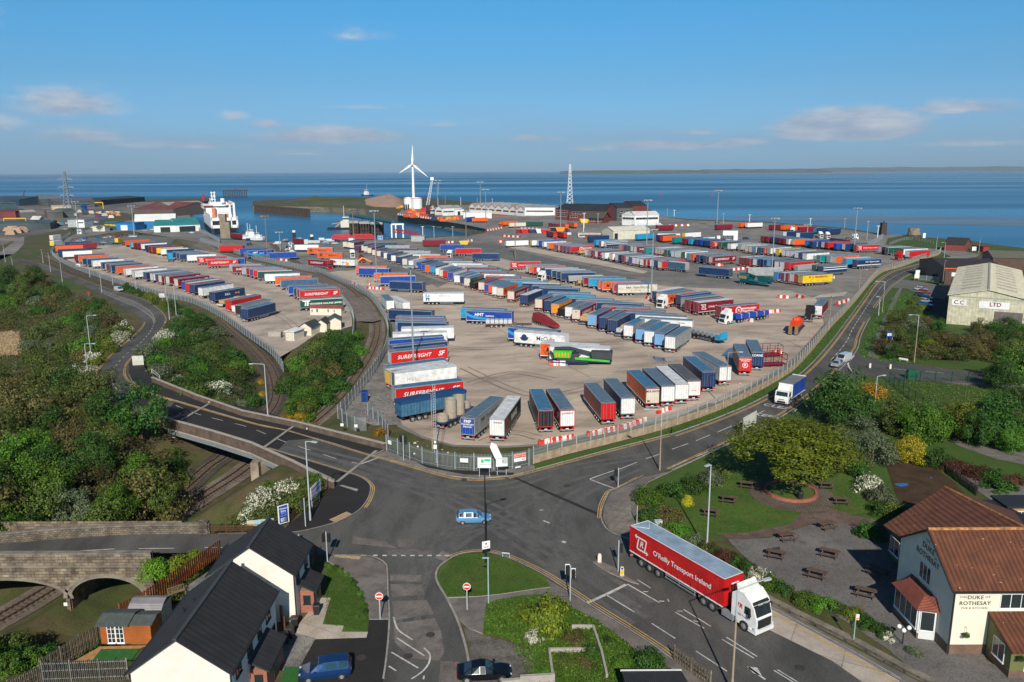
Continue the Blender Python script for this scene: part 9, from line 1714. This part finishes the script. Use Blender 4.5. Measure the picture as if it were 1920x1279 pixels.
bO((964,880),(986,876),1,2.2,'red and white warning board on the junction fence',pW,[('BOX',(.01,.99,1.55,2.18),0,0,pr_,0),('HEYSHAM PORT',.24,.5,2.02,pW,.02),('SECURITY NOTICE',.22,.5,1.76,pW,.02),('BOX',(.65,.92,1.2,1.3),0,0,dM,0)],0)
bO((863,885),(878,886),1.4,2,'small blank white plate on the junction fence',pW,None,0);bO((966,884),(976,882),.4,.6,'narrow white plate low on the junction fence',pW,None,0);bO((728,848),(734,850),1.3,1.9,'small white plate at the start of the junction fence',pW,None,0)
bO((1392,821),(1417,806),1.1,3.2,'blank white backed direction sign at the roadside',mat('sign_back',(.55,.55,.48)),[('BOX',(.02,.98,2,2.08),0,0,greyp,0)],2,z=.1);bO((249,686),(270,685),1.4,3.8,'large blank white backed sign on the bend footway',mat('sign_back',(1,1,1)),[('BOX',(.02,.98,2.5,2.58),0,0,greyp,0)],2,z=-1.6)
bO((299,560),(309,560),2.4,3.8,'white direction sign on the outside of the bend',mat('sign_back',(1,1,1)),None,1,z=-2);bO((1660,655),(1673,655),2.9,4.3,'blue and white sign board at the works side road, upper',pb_,[('BOX',(.1,.8,3.2,3.8),0,0,pW,0)],2);bO((1659,662),(1673,664),1.2,2.3,'white sign board below the blue one at the side road',pW,[('BOX',(.2,.9,1.6,1.7),0,0,greyp,0)],2)
bO((1714,526),(1723,526),.8,2.4,'white sign at the works gate, nearer',pW,None,2);bO((1716,519),(1724,519),1,2.6,'white sign at the works gate, farther',pW,None,2);bO((1730,448),(1735,448),.5,3.4,'white sign board on the shore path',pW,None,0);bO((1822,474),(1830,474),1,3,'white sign beside the red container',pW,None,2);bO((1790,533),(1808,535),.3,2.3,'white sheet gate at the brown works',pW,None,0);bO((1685,678),(1702,681),.5,.9,'street name plate at the side road, left',pW,None,2)
for i,(x,y,x2,y2)in eN(((632,793,640,793),(658,795,666,795))):bO((x+6,y),(x2+4,y2),1.4,1.9,('left','right')[i]+' small white plate on the fence return',pW,None,0,z=-2)
bO((163,545),(168,545),.8,1.6,'small red and yellow sign at the meadow tip',pN('r'),None,1,z=-2);bO((142,497),(150,497),1.2,2.4,'small square red mark sign on the west fence',pW,[('BOX',(.3,.7,1.6,2),0,0,pr_,0)],0,z=-2)
bO((940,1045),(957,1047),.35,.65,'low street name board behind the black lamp',dM,[('BOX',(.05,.95,.4,.6),0,0,greyp,0)],2)
def bL(px,py,label,lit=False):
 p=P(px,py,.12);t=tG('island_bollard',label,'bollard',p,0,'bollards on the traffic island');MB().pf(Q_('-.2,0 .2,0 .2,.85 .14,1.02 0,1.08 -.14,1.02 -.2,.85'),-.08,.08).bd('bollard_body',mat('bollard_cream',(.72,.66,.52),.5),t);MB().cyl((0,0,-.02),(0,0,.1),.24,n=10).bd('bollard_base',concm,t)
 if lit:MB().bx(-.17,.17,-.1,-.085,.2,.7).bd('yellow_panel',mat('bollard_yellow',(.8,.42,.0),.5),t);MB().cyl((0,-.085,.87),(0,-.1,.87),.13,n=14).bd('blue_disc',pb_,t)
bL(1124,1055,'plain cream bollard at the tip of the traffic island');bL(1166,1080,'yellow panelled bollard beside the island traffic light',True);bL(1631,690,'cream bollard at the mouth of the side road, left');bL(1669,692,'cream bollard at the mouth of the side road, right')
t=tG('utility_cabinet','dark green metal cabinet beside the side road','cabinet',tuple(P(1702,712)),-.05);MB().bx(0,2,0,1,0,2).bd('cabinet_body',mat('cabinet_green',(.005,.09,.05),.5),t);MB().bx(.1,.95,-.02,0,.15,1.85).bx(1.05,1.9,-.02,0,.15,1.85).bd('door',MATS['cabinet_green'],t)
t=tG('utility_cabinet','dark green cabinet in front of the brown works','cabinet',tuple(P(1747,527)),0);MB().bx(0,4.5,0,2,0,2.6).bd('cabinet_body',MATS['cabinet_green'],t);t=tG('utility_cabinet','pale grey cabinet behind the red lorry','cabinet',tuple(P(1228,1000)),.2);MB().bx(0,.9,0,.5,0,1.5).bd('cabinet_body',MATS['grey_pole'],t);MB().bx(.05,.42,-.02,0,.1,1.4).bx(.47,.85,-.02,0,.1,1.4).bd('door',MATS['grey_pole'],t)
t,H=post((1600,1207),(1603,1151),'bus stop flag pole beside the footway','bus_stop','bus stop',mat('pale_teal_paint',(1,1,1)));MB().bx(-.02,.3,-.03,.03,H-.6,H-.05).bd('flag',wP,t);MB().bx(0,.28,-.04,-.031,H-.55,H-.35).bd('flag_stripe',pN('A'),t)
t,H=post((1692,1207),(1694,1180),'black garden lamp with three white globes beside the pub','globe_lamp','lamp',blackp,.05)
for x,z in((-.45,.3),(0,-.1),(.45,.15)):MB().sp_((x,0,H+z),.2,n=12,k=8).bd('globe',mat('opal_globe',(.85,.85,.82),.3),t,smooth=True);MB().be((0,0,H-.15),(x,0,H+z-.18),.03).bd('arm',blackp,t)
p=P(1500,940);t=tG('litter_bin','black litter bin beside the round brick bed','bin',p);MB().cyl((0,0,0),(0,0,1.2),.33,.36,14).bd('bin_body',bK,t);MB().sp_((0,0,1.2),.36,sz=.6).bd('bin_hood',bK,t)
p=P(1482,925);t=tG('planting_bed','round low brick bed round the great tree','planter',p);mb=MB();n=24
for i in rg_(n):
 a0,a1=mt.tau*i/n,mt.tau*(i+1)/n;q=lambda r_,a,z:(r_*mt.cos(a),r_*mt.sin(a),z);mb.add([q(3.4,a0,0),q(3.4,a1,0),q(3.4,a1,.5),q(3.4,a0,.5),q(3.05,a0,.5),q(3.05,a1,.5),q(3.05,a0,.2),q(3.05,a1,.2)],[(0,1,2,3),(3,2,5,4),(4,5,7,6)])
mb.bd('brick_ring',rK,t);MB().cyl((0,0,.2),(0,0,.34),3.05,n=24).bd('soil',m_lawn,t)
def pC(px,py,rz,label):
 p=P(px,py,.07);t=tG('picnic_table',label,'picnic table',p,rz,'picnic tables of the pub');pw=mat('picnic_wood',(.10,.06,.042),.9,var=.25,vs=2)
 mb=MB();[mb.bx(-1,1,-.38+i*.155,-.25+i*.155,.72,.76)for i in rg_(5)];mb.bd('tabletop',pw,t)
 for s_ in(-1,1):mb=MB();[mb.bx(-1,1,s_*.78-.14+k*.15,s_*.78-.01+k*.15,.43,.47)for k in rg_(2)];mb.bd('bench_seat',pw,t)
 for x in(-.7,.7):
  for s_ in(-1,1):MB().be((x,s_*.28,.72),(x,s_*.72,0),.09,.05).bd('leg',pw,t)
  MB().be((x+.05,-.85,.42),(x+.05,.85,.42),.05,.09).bd('crossbar',pw,t)
for x,y,r_,lb in((1400,914,-.35,'picnic table at the top left of the garden lawn'),(1366,941,-.3,'picnic table in the middle left of the garden lawn'),(1332,966,-.3,'picnic table behind the tall garden lamp'),(1548,915,-.05,'upper picnic table right of the round bed'),(1576,944,-.05,'lower picnic table right of the round bed'),(1549,991,.35,'picnic table at the top of the tarmac terrace'),(1474,1012,.2,'picnic table at the top left of the tarmac terrace'),(1455,1045,-.45,'picnic table beside the dark stain on the terrace'),(1555,1043,-.55,'picnic table in the middle of the tarmac terrace'),(1531,1082,-.55,'picnic table in the middle left of the terrace near the hedge'),(1623,1117,-.5,'lowest picnic table on the terrace'),(1645,1078,-.9,'wooden picnic table in the shadow of the pub gable')):
 pC(x,y,r_,lb)
rS('manhole_cover',Q_('1448,1028 1462,1026 1463,1032 1450,1034'),m_iron,.07)
p=P(1746,1190);MB().sp_((0,0,.25),.55,n=8,k=5,sz=.6).bd('boulder',mat('pale_stone',(.45,.40,.33),.9,var=.2),None,loc=tuple(P(1748,1163)),rz=.3,label='pale boulder in the verge below the globe lamp',cat='boulder')
wallrun(tG('stone_wall','low rough stone wall along the pub hedge','wall',(0,0,0)),Q_('1300,1045 1350,1070 1420,1108 1500,1148 1600,1196 1700,1250 1800,1300'),.55,.45,-.1,mst,mst2)
t=tG('crash_barrier','thin steel crash barrier at the foot of the blossom hedge','crash barrier',(0,0,0));l=[Vc((q.x,q.y,hz(q.x,q.y)+.65))for q in crom([P(238,626,-2),P(215,648,-2),P(190,668,-2),P(176,678,-2)],6)];mb=MB();[mb.be(a_,b_,.06,.25)for a_,b_ in zip(l,l[1:])];mb.bd('rail',sT,t);mb=MB();[mb.be(a_,(a_.x,a_.y,a_.z-.7),.08)for a_ in l[::2]];mb.bd('post',sT,t)
t=tG('hand_rail','short white hand rail at the left end of the north parapet','rail',(0,0,0));l=[P(285,700,.2),P(300,712,.2)];MB().be(l[0]+Vc((0,0,.9)),l[1]+Vc((0,0,.9)),.06).be(l[0]+Vc((0,0,.4)),l[1]+Vc((0,0,.4)),.05).be(l[0],l[0]+Vc((0,0,.9)),.06).be(l[1],l[1]+Vc((0,0,.9)),.06).bd('tube',wP,t)
# ---- cars ----
def car(label,pos,ang,body_c,L=4.2,H=1.5,style='hatch',detail=True,group=None,rough=.22):
 col=mat('car_'+'_'.join('%.3f'%c for c in body_c),body_c,rough,.3,var=.02,coat=.8)
 W2=.88 if L<4.6 else.92;hb=.62*H
 st={'hatch':[(0,.42,.72,.72),(.04,.32,.95/1.5,.0),(.10,.28,1,1),(.5,.25,0,0)]}
 if style=='coupe':S_=[(0,.38,.55,.55,.72,.6),(.03,.27,.60,.60,.88,.6),(.14,.22,.63,.66,.97,.6),(.28,.20,.64,.92,1,.56),(.42,.20,.63,1,1,.58),(.52,.20,.62,.99,1,.58),(.66,.2,.60,.66,1,.6),(.80,.22,.55,.56,.98,.62),(.95,.28,.48,.48,.88,.6),(1,.38,.42,.42,.7,.6)]
 elif style=='mpv':S_=[(0,.34,.60,.62,.80,.7),(.02,.25,.63,.80,.92,.66),(.06,.20,.64,.97,.98,.66),(.25,.18,.63,1,1,.68),(.5,.18,.62,.99,1,.68),(.62,.18,.61,.93,1,.66),(.78,.18,.58,.60,.99,.66),(.93,.24,.48,.48,.92,.6),(1,.36,.42,.42,.74,.6)]
 elif style=='van':S_=[(0,.3,.62,.98,.96,.86),(.02,.2,.62,1,1,.88),(.3,.18,.62,1,1,.88),(.66,.18,.60,.99,1,.86),(.80,.18,.56,.60,1,.8),(.96,.24,.48,.48,.92,.6),(1,.34,.42,.42,.76,.6)]
 else:S_=[(0,.36,.60,.62,.80,.66),(.03,.26,.63,.74,.92,.62),(.09,.2,.64,.95,.98,.62),(.25,.18,.63,1,1,.65),(.48,.18,.62,.985,1,.65),(.60,.18,.61,.90,1,.62),(.74,.18,.59,.61,.99,.64),(.92,.24,.49,.49,.92,.6),(1,.36,.42,.42,.74,.6)]
 mb=MB();gb=MB();rings=[]
 for(f,b0,be,ro,wl,wr)in S_:
  x=L*f;w=W2*wl;rw=max(W2*wr,0)if ro>be+.05 else w*.86;rings.append([(x,-w*.92,b0*H),(x,-w,(b0+be)*H*.5),(x,-w*.97,be*H),(x,-rw,ro*H),(x,rw,ro*H),(x,w*.97,be*H),(x,w,(b0+be)*H*.5),(x,w*.92,b0*H)])
 for r_ in rings:mb.v+=r_
 for i in rg_(len(rings)-1):
  for k in rg_(8):
   a_,b_,c_,d_=i*8+k,i*8+(k+1)%8,i*8+8+(k+1)%8,i*8+8+k;mb.f.append((a_,d_,c_,b_));mb.m.append(0)
 mb.f+=[tuple(rg_(8)),tuple(rg_(len(rings)*8-8,len(rings)*8))[::-1]];mb.m+=[0,0]
 def gq(q,s=.86,o=.006):
  q=[Vc(v)for v in q];c=sum(q,Vc())/4;n_=(q[1]-q[0]).cross(q[2]-q[0]);
  if n_.length<1e-6:return
  n_.normalize();
  if n_.dot(c-Vc((L*.45,0,H*.5)))<0:n_=-n_
  gb.add([c+(v-c)*s+n_*o for v in q],[(0,1,2,3)])
 for i in rg_(len(rings)-1):
  a_,b_=rings[i],rings[i+1];ha,hb_=S_[i][3]-S_[i][2],S_[i+1][3]-S_[i+1][2]
  if max(ha,hb_)>.2 and min(ha,hb_)>-.01 and not(style=='van' and S_[i][0]<.6):
   if min(ha,hb_)>.06 or True:
    gq([a_[2],b_[2],b_[3],a_[3]]);gq([a_[5],b_[5],b_[4],a_[4]])
   if abs(S_[i+1][3]-S_[i][3])>.12:gq([a_[3],b_[3],b_[4],a_[4]],.9)
 t=tG('parked_car' if group and 'parked' in group else 'car',label,'car',tuple(pos),ang,group)
 bd=mb.bd('body',col,t,smooth=False)
 if detail:
  bm_=bd.modifiers.new('round','BEVEL');bm_.width=.05;bm_.segments=2;bm_.limit_method='ANGLE';bm_.angle_limit=R(20)
 gb.bd('window',gL,t)
 wr_=.31 if L<4.5 else.34
 for f in(.19,.81):
  for s_ in(-1,1):
   q=MB();q.wheel(0,0,wr_,.22,s_);q.cyl((0,s_*.05,wr_),(0,s_*.085,wr_),wr_*1.12,n=14,mi=0);pL('wheel',cH(('cwh',wr_,s_),lambda:q.mesh('wheel',[tyre,rimm])),t,(L*f,s_*(W2-.13),0))
 if detail:
  for s_ in(-1,1):
   q=MB();q.bx(L*.955,L*.99,s_*W2*.60-.12,s_*W2*.60+.1,.42*H,.46*H);q.bd('headlight',mat('headlight_glass',(.6,.62,.65)),t);q=MB();q.bx(-.01,.06,s_*W2*.72-.1,s_*W2*.72+.1,.5*H,.62*H);q.bd('tail_light',rL_,t);q=MB();q.bx(L*.66,L*.70,s_*(W2+.02),s_*(W2+.18),.60*H,.68*H);q.bd('mirror',col,t)
  q=MB();q.bx(L-.01,L+.015,-.3,.3,.26*H,.34*H);q.bd('grille',bK,t);q=MB();q.bx(-.012,.0,-.26,.26,.38*H,.45*H);q.bd('number_plate',pN('Y'),t)
 return t
def carpx(rear,front,label,c,P_=P,**k):a_,b_=P_(*rear),P_(*front);return car(label,a_,mt.atan2(b_.y-a_.y,b_.x-a_.x),c,**k)
carpx((855,980),(922,978),'light blue hatchback crossing the junction',(.16,.36,.60),L=4.25,H=1.52);carpx((660,1262),(556,1274),'dark blue people carrier parked in front of the houses',(.008,.045,.16),L=4.35,H=1.65,style='mpv',group='cars parked by the houses');carpx((856,1272),(957,1268),'shiny black coupe parked in the side street',(.004,.006,.009),L=4.65,H=1.4,style='coupe',group='cars parked by the houses',rough=.12)
carpx((218,545.5),(236,549),'white van with red markings on the north-west road',(.7,.7,.68),P_=PW,L=4.4,H=1.8,style='van');carpx((1574,684),(1556,695),'silver car half hidden by the round tree on the right-hand road',(.42,.45,.48),L=4.2,H=1.5);carpx((1590,677),(1570,684),'white van behind the round tree on the right-hand road',(.7,.7,.7),L=4.9,H=2.1,style='van')
for i,(x,y,c,cn)in eN(((1716,544,(.7,.7,.7),'white'),(1722,549,(.5,.03,.03),'red'),(1716,554,(.03,.06,.12),'dark blue'),(1725,560,(.02,.03,.05),'black'),(1722,566,(.5,.52,.55),'silver'),(1722,573,(.02,.16,.5),'bright blue'))):carpx((x,y),(x+20,y+2.5),f"{cn} car in the row on the works car park, {ordn(i)} from the far end",c,detail=False,group='cars parked by the works',L=4.2,H=1.5)
cc_=[((.02,.16,.5),'blue'),((.7,.7,.7),'white'),((.25,.01,.02),'dark red'),((.03,.03,.04),'black'),((.4,.42,.45),'silver'),((.02,.05,.15),'navy'),((.08,.25,.5),'light blue')]
lot=[(163,448,0),(180,448.5,0),(148,452.5,1),(154,454,4),(196,446,2),(204,447,4),(210,446,1),(217,445,2),(225,442,3),(232,442,2),(190,456,4),(207,454,6),(195,461,3),(222,459,3),(230,458,3),(242,445,1),(258,445,1),(260,441,3),(267,434,4),(128,431,4),(134,432,3),(170,428,1),(130,420,1),(177,417,1),(185,418,1),(240,430,1),(282,432,1),(365,438,1)]
for i,(x,y,c)in eN(lot):
 p=PT(x,y);car(f"{cc_[c][1]} car in the ferry terminal car park, {ordn(i)} in the scatter",p,rnd.choice((0,.1,3.1,-.1)),cc_[c][0],detail=False,group='cars parked at the ferry terminal',L=4.3,H=1.5)
q_=[(528,459,1,1),(534,455,3,0),(540,458,1,0),(548,459,4,0),(553,456,3,0),(560,457,4,0),(570,455,4,0),(578,457,1,1),(590,457,1,1),(600,457,1,1),(606,459,6,0),(612,454,1,1),(617,456,1,0),(622,458,1,0),(629,454,3,0),(636,453,3,0),(566,452,1,1),(541,452,4,0),(598,452,1,1)]
for i,(x,y,c,v)in eN(q_):p=PT(x,y);car(f"{cc_[c][1]} {'van' if v else 'car'} on the quay road, {ordn(i)} in the cluster beside the dock",p,rnd.choice((0,.15,3.1)),cc_[c][0],detail=False,group='vehicles parked beside the dock',L=5.2 if v else 4.3,H=2.1 if v else 1.5,style='van' if v else 'hatch')
o_=[(1071,442,1,1),(1084,446,1,0),(1068,435,3,0),(1340,419,3,0),(1183,425,4,0),(1195,424,1,1),(1202,424,1,1),(1211,424,1,1),(1224,424,1,1),(1230,423,1,1),(1191,421,1,1),(1385,449,4,0),(1393,449,5,0),(1360,451,4,0)]
for i,(x,y,c,v)in eN(o_):p=PT(x,y);car(f"{cc_[c][1]} {'van' if v else 'car'} near the port offices, {ordn(i)} in the scatter",p,rnd.choice((0,.15,3.1)),cc_[c][0],detail=False,group='vehicles parked near the port offices',L=5.2 if v else 4.3,H=2.1 if v else 1.5,style='van' if v else 'hatch')
for i,(x,y,c,lb)in eN(((975,437,'R','dark red skip beside the road barriers'),(985,437,'r','small red skip beside the road barriers'),(1000,437,'B','navy skip beside the white heap'),(1013,437,'W','white bagged heap among the road barriers'),(1023,437,'r','red skip right of the white heap'),(1036,434,'K','dark road planer right of the barriers'),(1050,434,'A','orange brown road machine right of the barriers'),(1095,418,'Y','yellow and pink kiosk beside the brick offices'),(620,499,'c','light blue skip beside the maroon lorry'),(421,500,'g','green box beside the red lettered west trailer'),(495,480,'c','light blue cabin beside the west fence'),(870,459,'Y','yellow skip at the dock corner'))):
 p=PT(x,y);t=tG('skip',lb,'skip',p,.1);s_=max(1,p.y/330);mb=MB();mb.pf(Q_('-1.3,0 1.3,0 2,1.6 -2,1.6'),-.9,.9);mb.v=[(a_*s_,b_*s_,c_*s_)for a_,b_,c_ in mb.v];mb.bd('skip_body',pN(c),t);MB().bx(-1.7*s_,1.7*s_,-.8*s_,.8*s_,1.6*s_,1.75*s_).bd('load',pN('N' if c!='W' else 'W'),t)
p=PT(100,462);
for i,(x,y)in eN(((98,463),(97,452))):p=PT(x,y+1);t=tG('box_lorry',('yellow ended white lorry waiting at the west lot corner, front','white lorry behind the yellow ended one')[i],'lorry',p,1.45,'lorries on the roads');MB().bx(0,8,-1.25,1.25,1,3.9).bd('box_body',wP,t);MB().bx(-.06,0,-1.1,1.1,1.1,3.7).bd('rear_door',pN('Y' if i==0 else 'w'),t);mb=MB();[mb.wheel(x_,s_*1.05,.5,.35,s_)for x_ in(1.5,7)for s_ in(-1,1)];mb.bd('wheel',[tyre,rimm],t)
p=PT(219,458);t=tG('tall_van','yellow tall van in the ferry car park','van',p,1.5);MB().bx(0,5,-1.1,1.1,.6,3.6).bd('box_body',pN('Y'),t);mb=MB();[mb.wheel(x_,s_*.95,.4,.3,s_)for x_ in(1,4)for s_ in(-1,1)];mb.bd('wheel',[tyre,rimm],t)
# ---- people ----
def person(px,py,ang,label,top,legs,P_=P,stride=.28):
 p=P_(px,py);J={'hip':(0,0,.95),'sp':(.01,0,1.2),'ch':(.02,0,1.42),'nk':(.03,0,1.54),'hd':(.05,0,1.66),'ht':(.04,0,1.76)}
 V,E_,Rr=[],[],[]
 def add(co,r,par=None):V.append(co);Rr.append(r);i=len(V)-1;(E_.append((par,i))if par is not None else None);return i
 h=add((0,0,.95),.15);s=add((.01,0,1.18),.14,h);c=add((.02,0,1.40),.165,s);n=add((.03,0,1.53),.06,c);hd=add((.05,0,1.64),.10,n);add((.04,0,1.74),.08,hd)
 for sd in(-1,1):
  k=stride*sd;a=add((.0,sd*.1,.88),.095,h);b=add((.12+k*.5,sd*.1,.50),.062,a);f=add((k,sd*.1,.09),.042,b);add((k+.17,sd*.11,.035),.032,f)
  sh_=add((.02,sd*.19,1.42),.065,c);e=add((-.02-k*.35,sd*.26,1.15),.045,sh_);w_=add((.12-k*.8,sd*.25,.93),.03,e);pm=add((.14-k*.85,sd*.25,.88),.032,w_)
  for q in rg_(4):add((.15-k*.9+(q-1.5)*.02,sd*(.25-.01*q),.80),.0085,pm)
  add((.19-k*.85,sd*.23,.85),.009,pm)
 me=bpy.data.meshes.new('person');me.from_pydata(V,E_,[]);o=pL('person',me,None,p,ang,label,'person','people on foot');sk=o.modifiers.new('skin','SKIN');me.skin_vertices.new()if not me.skin_vertices else None
 for i,r_ in eN(Rr):me.skin_vertices[0].data[i].radius=(r_,r_)
 me.skin_vertices[0].data[0].use_root=True;sb=o.modifiers.new('smooth','SUBSURF');sb.levels=sb.render_levels=1
 dg=bpy.context.evaluated_depsgraph_get();m2=bpy.data.meshes.new_from_object(o.evaluated_get(dg));o.modifiers.clear();o.data=m2;m2.materials.clear()
 skin=mat('skin',(.45,.26,.18),.6);hair=mat('hair',(.06,.035,.02),.8);shoe=bK
 for m_ in(legs,top,skin,hair,shoe):m2.materials.append(m_)
 for f in m2.polygons:z=f.center.z;x_=abs(f.center.y);f.material_index=4 if z<.09 else 3 if z>1.70 or(z>1.62 and f.center.x<.02)else 2 if z>1.52 or(x_>.2 and z<.95)else 1 if z>.93 else 0
 return o
hv=mat('hi_vis_orange',(.85,.16,.02),.7);dkb=mat('dark_blue_cloth',(.015,.03,.08),.9);bcl=mat('blue_jacket',(.02,.09,.28),.8);blk_=mat('dark_cloth',(.02,.02,.025),.9)
person(1643,637,2,'person in a dark blue jacket walking on the footpath near the sign boards',bcl,blk_);person(1672,568,2,'person in a bright blue jacket walking on the far part of the footpath',mat('bright_jacket',(.02,.12,.42),.8),blk_);person(1252,580,-1.2,'person in orange work clothes beside the white shunter',hv,hv,PT,.12);person(1392,602,-1.4,'person in orange work jacket beside the blue sheeted load',hv,dkb,PT,.1)
mb=MB();rr_=random.Random(5)
for px,n in((Q_('640,775 700,700 735,690 745,790 690,800'),260),(Q_('1180,805 1440,715 1500,670 1480,665 1420,705 1240,782'),260),(Q_('730,830 790,826 850,850 800,862'),20),(Q_('600,610 650,600 660,620 640,628'),60),(Q_('560,740 640,700 640,720 580,770'),60),(Q_('560,980 640,850 480,880 380,980'),0)):
 w=[PT(*p)for p in px];pl=[(v.x,v.y)for v in w]
 for _ in rg_(n):
  x,y=rr_.uniform(min(p[0]for p in pl),max(p[0]for p in pl)),rr_.uniform(min(p[1]for p in pl),max(p[1]for p in pl))
  if inpoly(x,y,pl):s_=rr_.uniform(.08,.28);z=hz(x,y);mb.add([(x-s_,y-s_*.8,z),(x+s_,y-s_,z),(x+s_*.8,y+s_,z),(x-s_,y+s_*.7,z),(x,y,z+s_*.9)],[(0,1,4),(1,2,4),(2,3,4),(3,0,4)],rr_.choice((0,0,1,2)))
mb.bd('rubble',[mat('rubble_pale',(.5,.44,.36),.9),mat('rubble_dark',(.12,.10,.08),.9),wP],kind='stuff',label='scattered rubble and litter along the yard fences',cat='rubble')
dR('gravel_ground',[[PT(*p)for p in[(640,776),(662,742),(692,702),(718,668),(740,655),(744,700),(738,760),(752,798),(700,800)]]],m_gravel,off=.16)
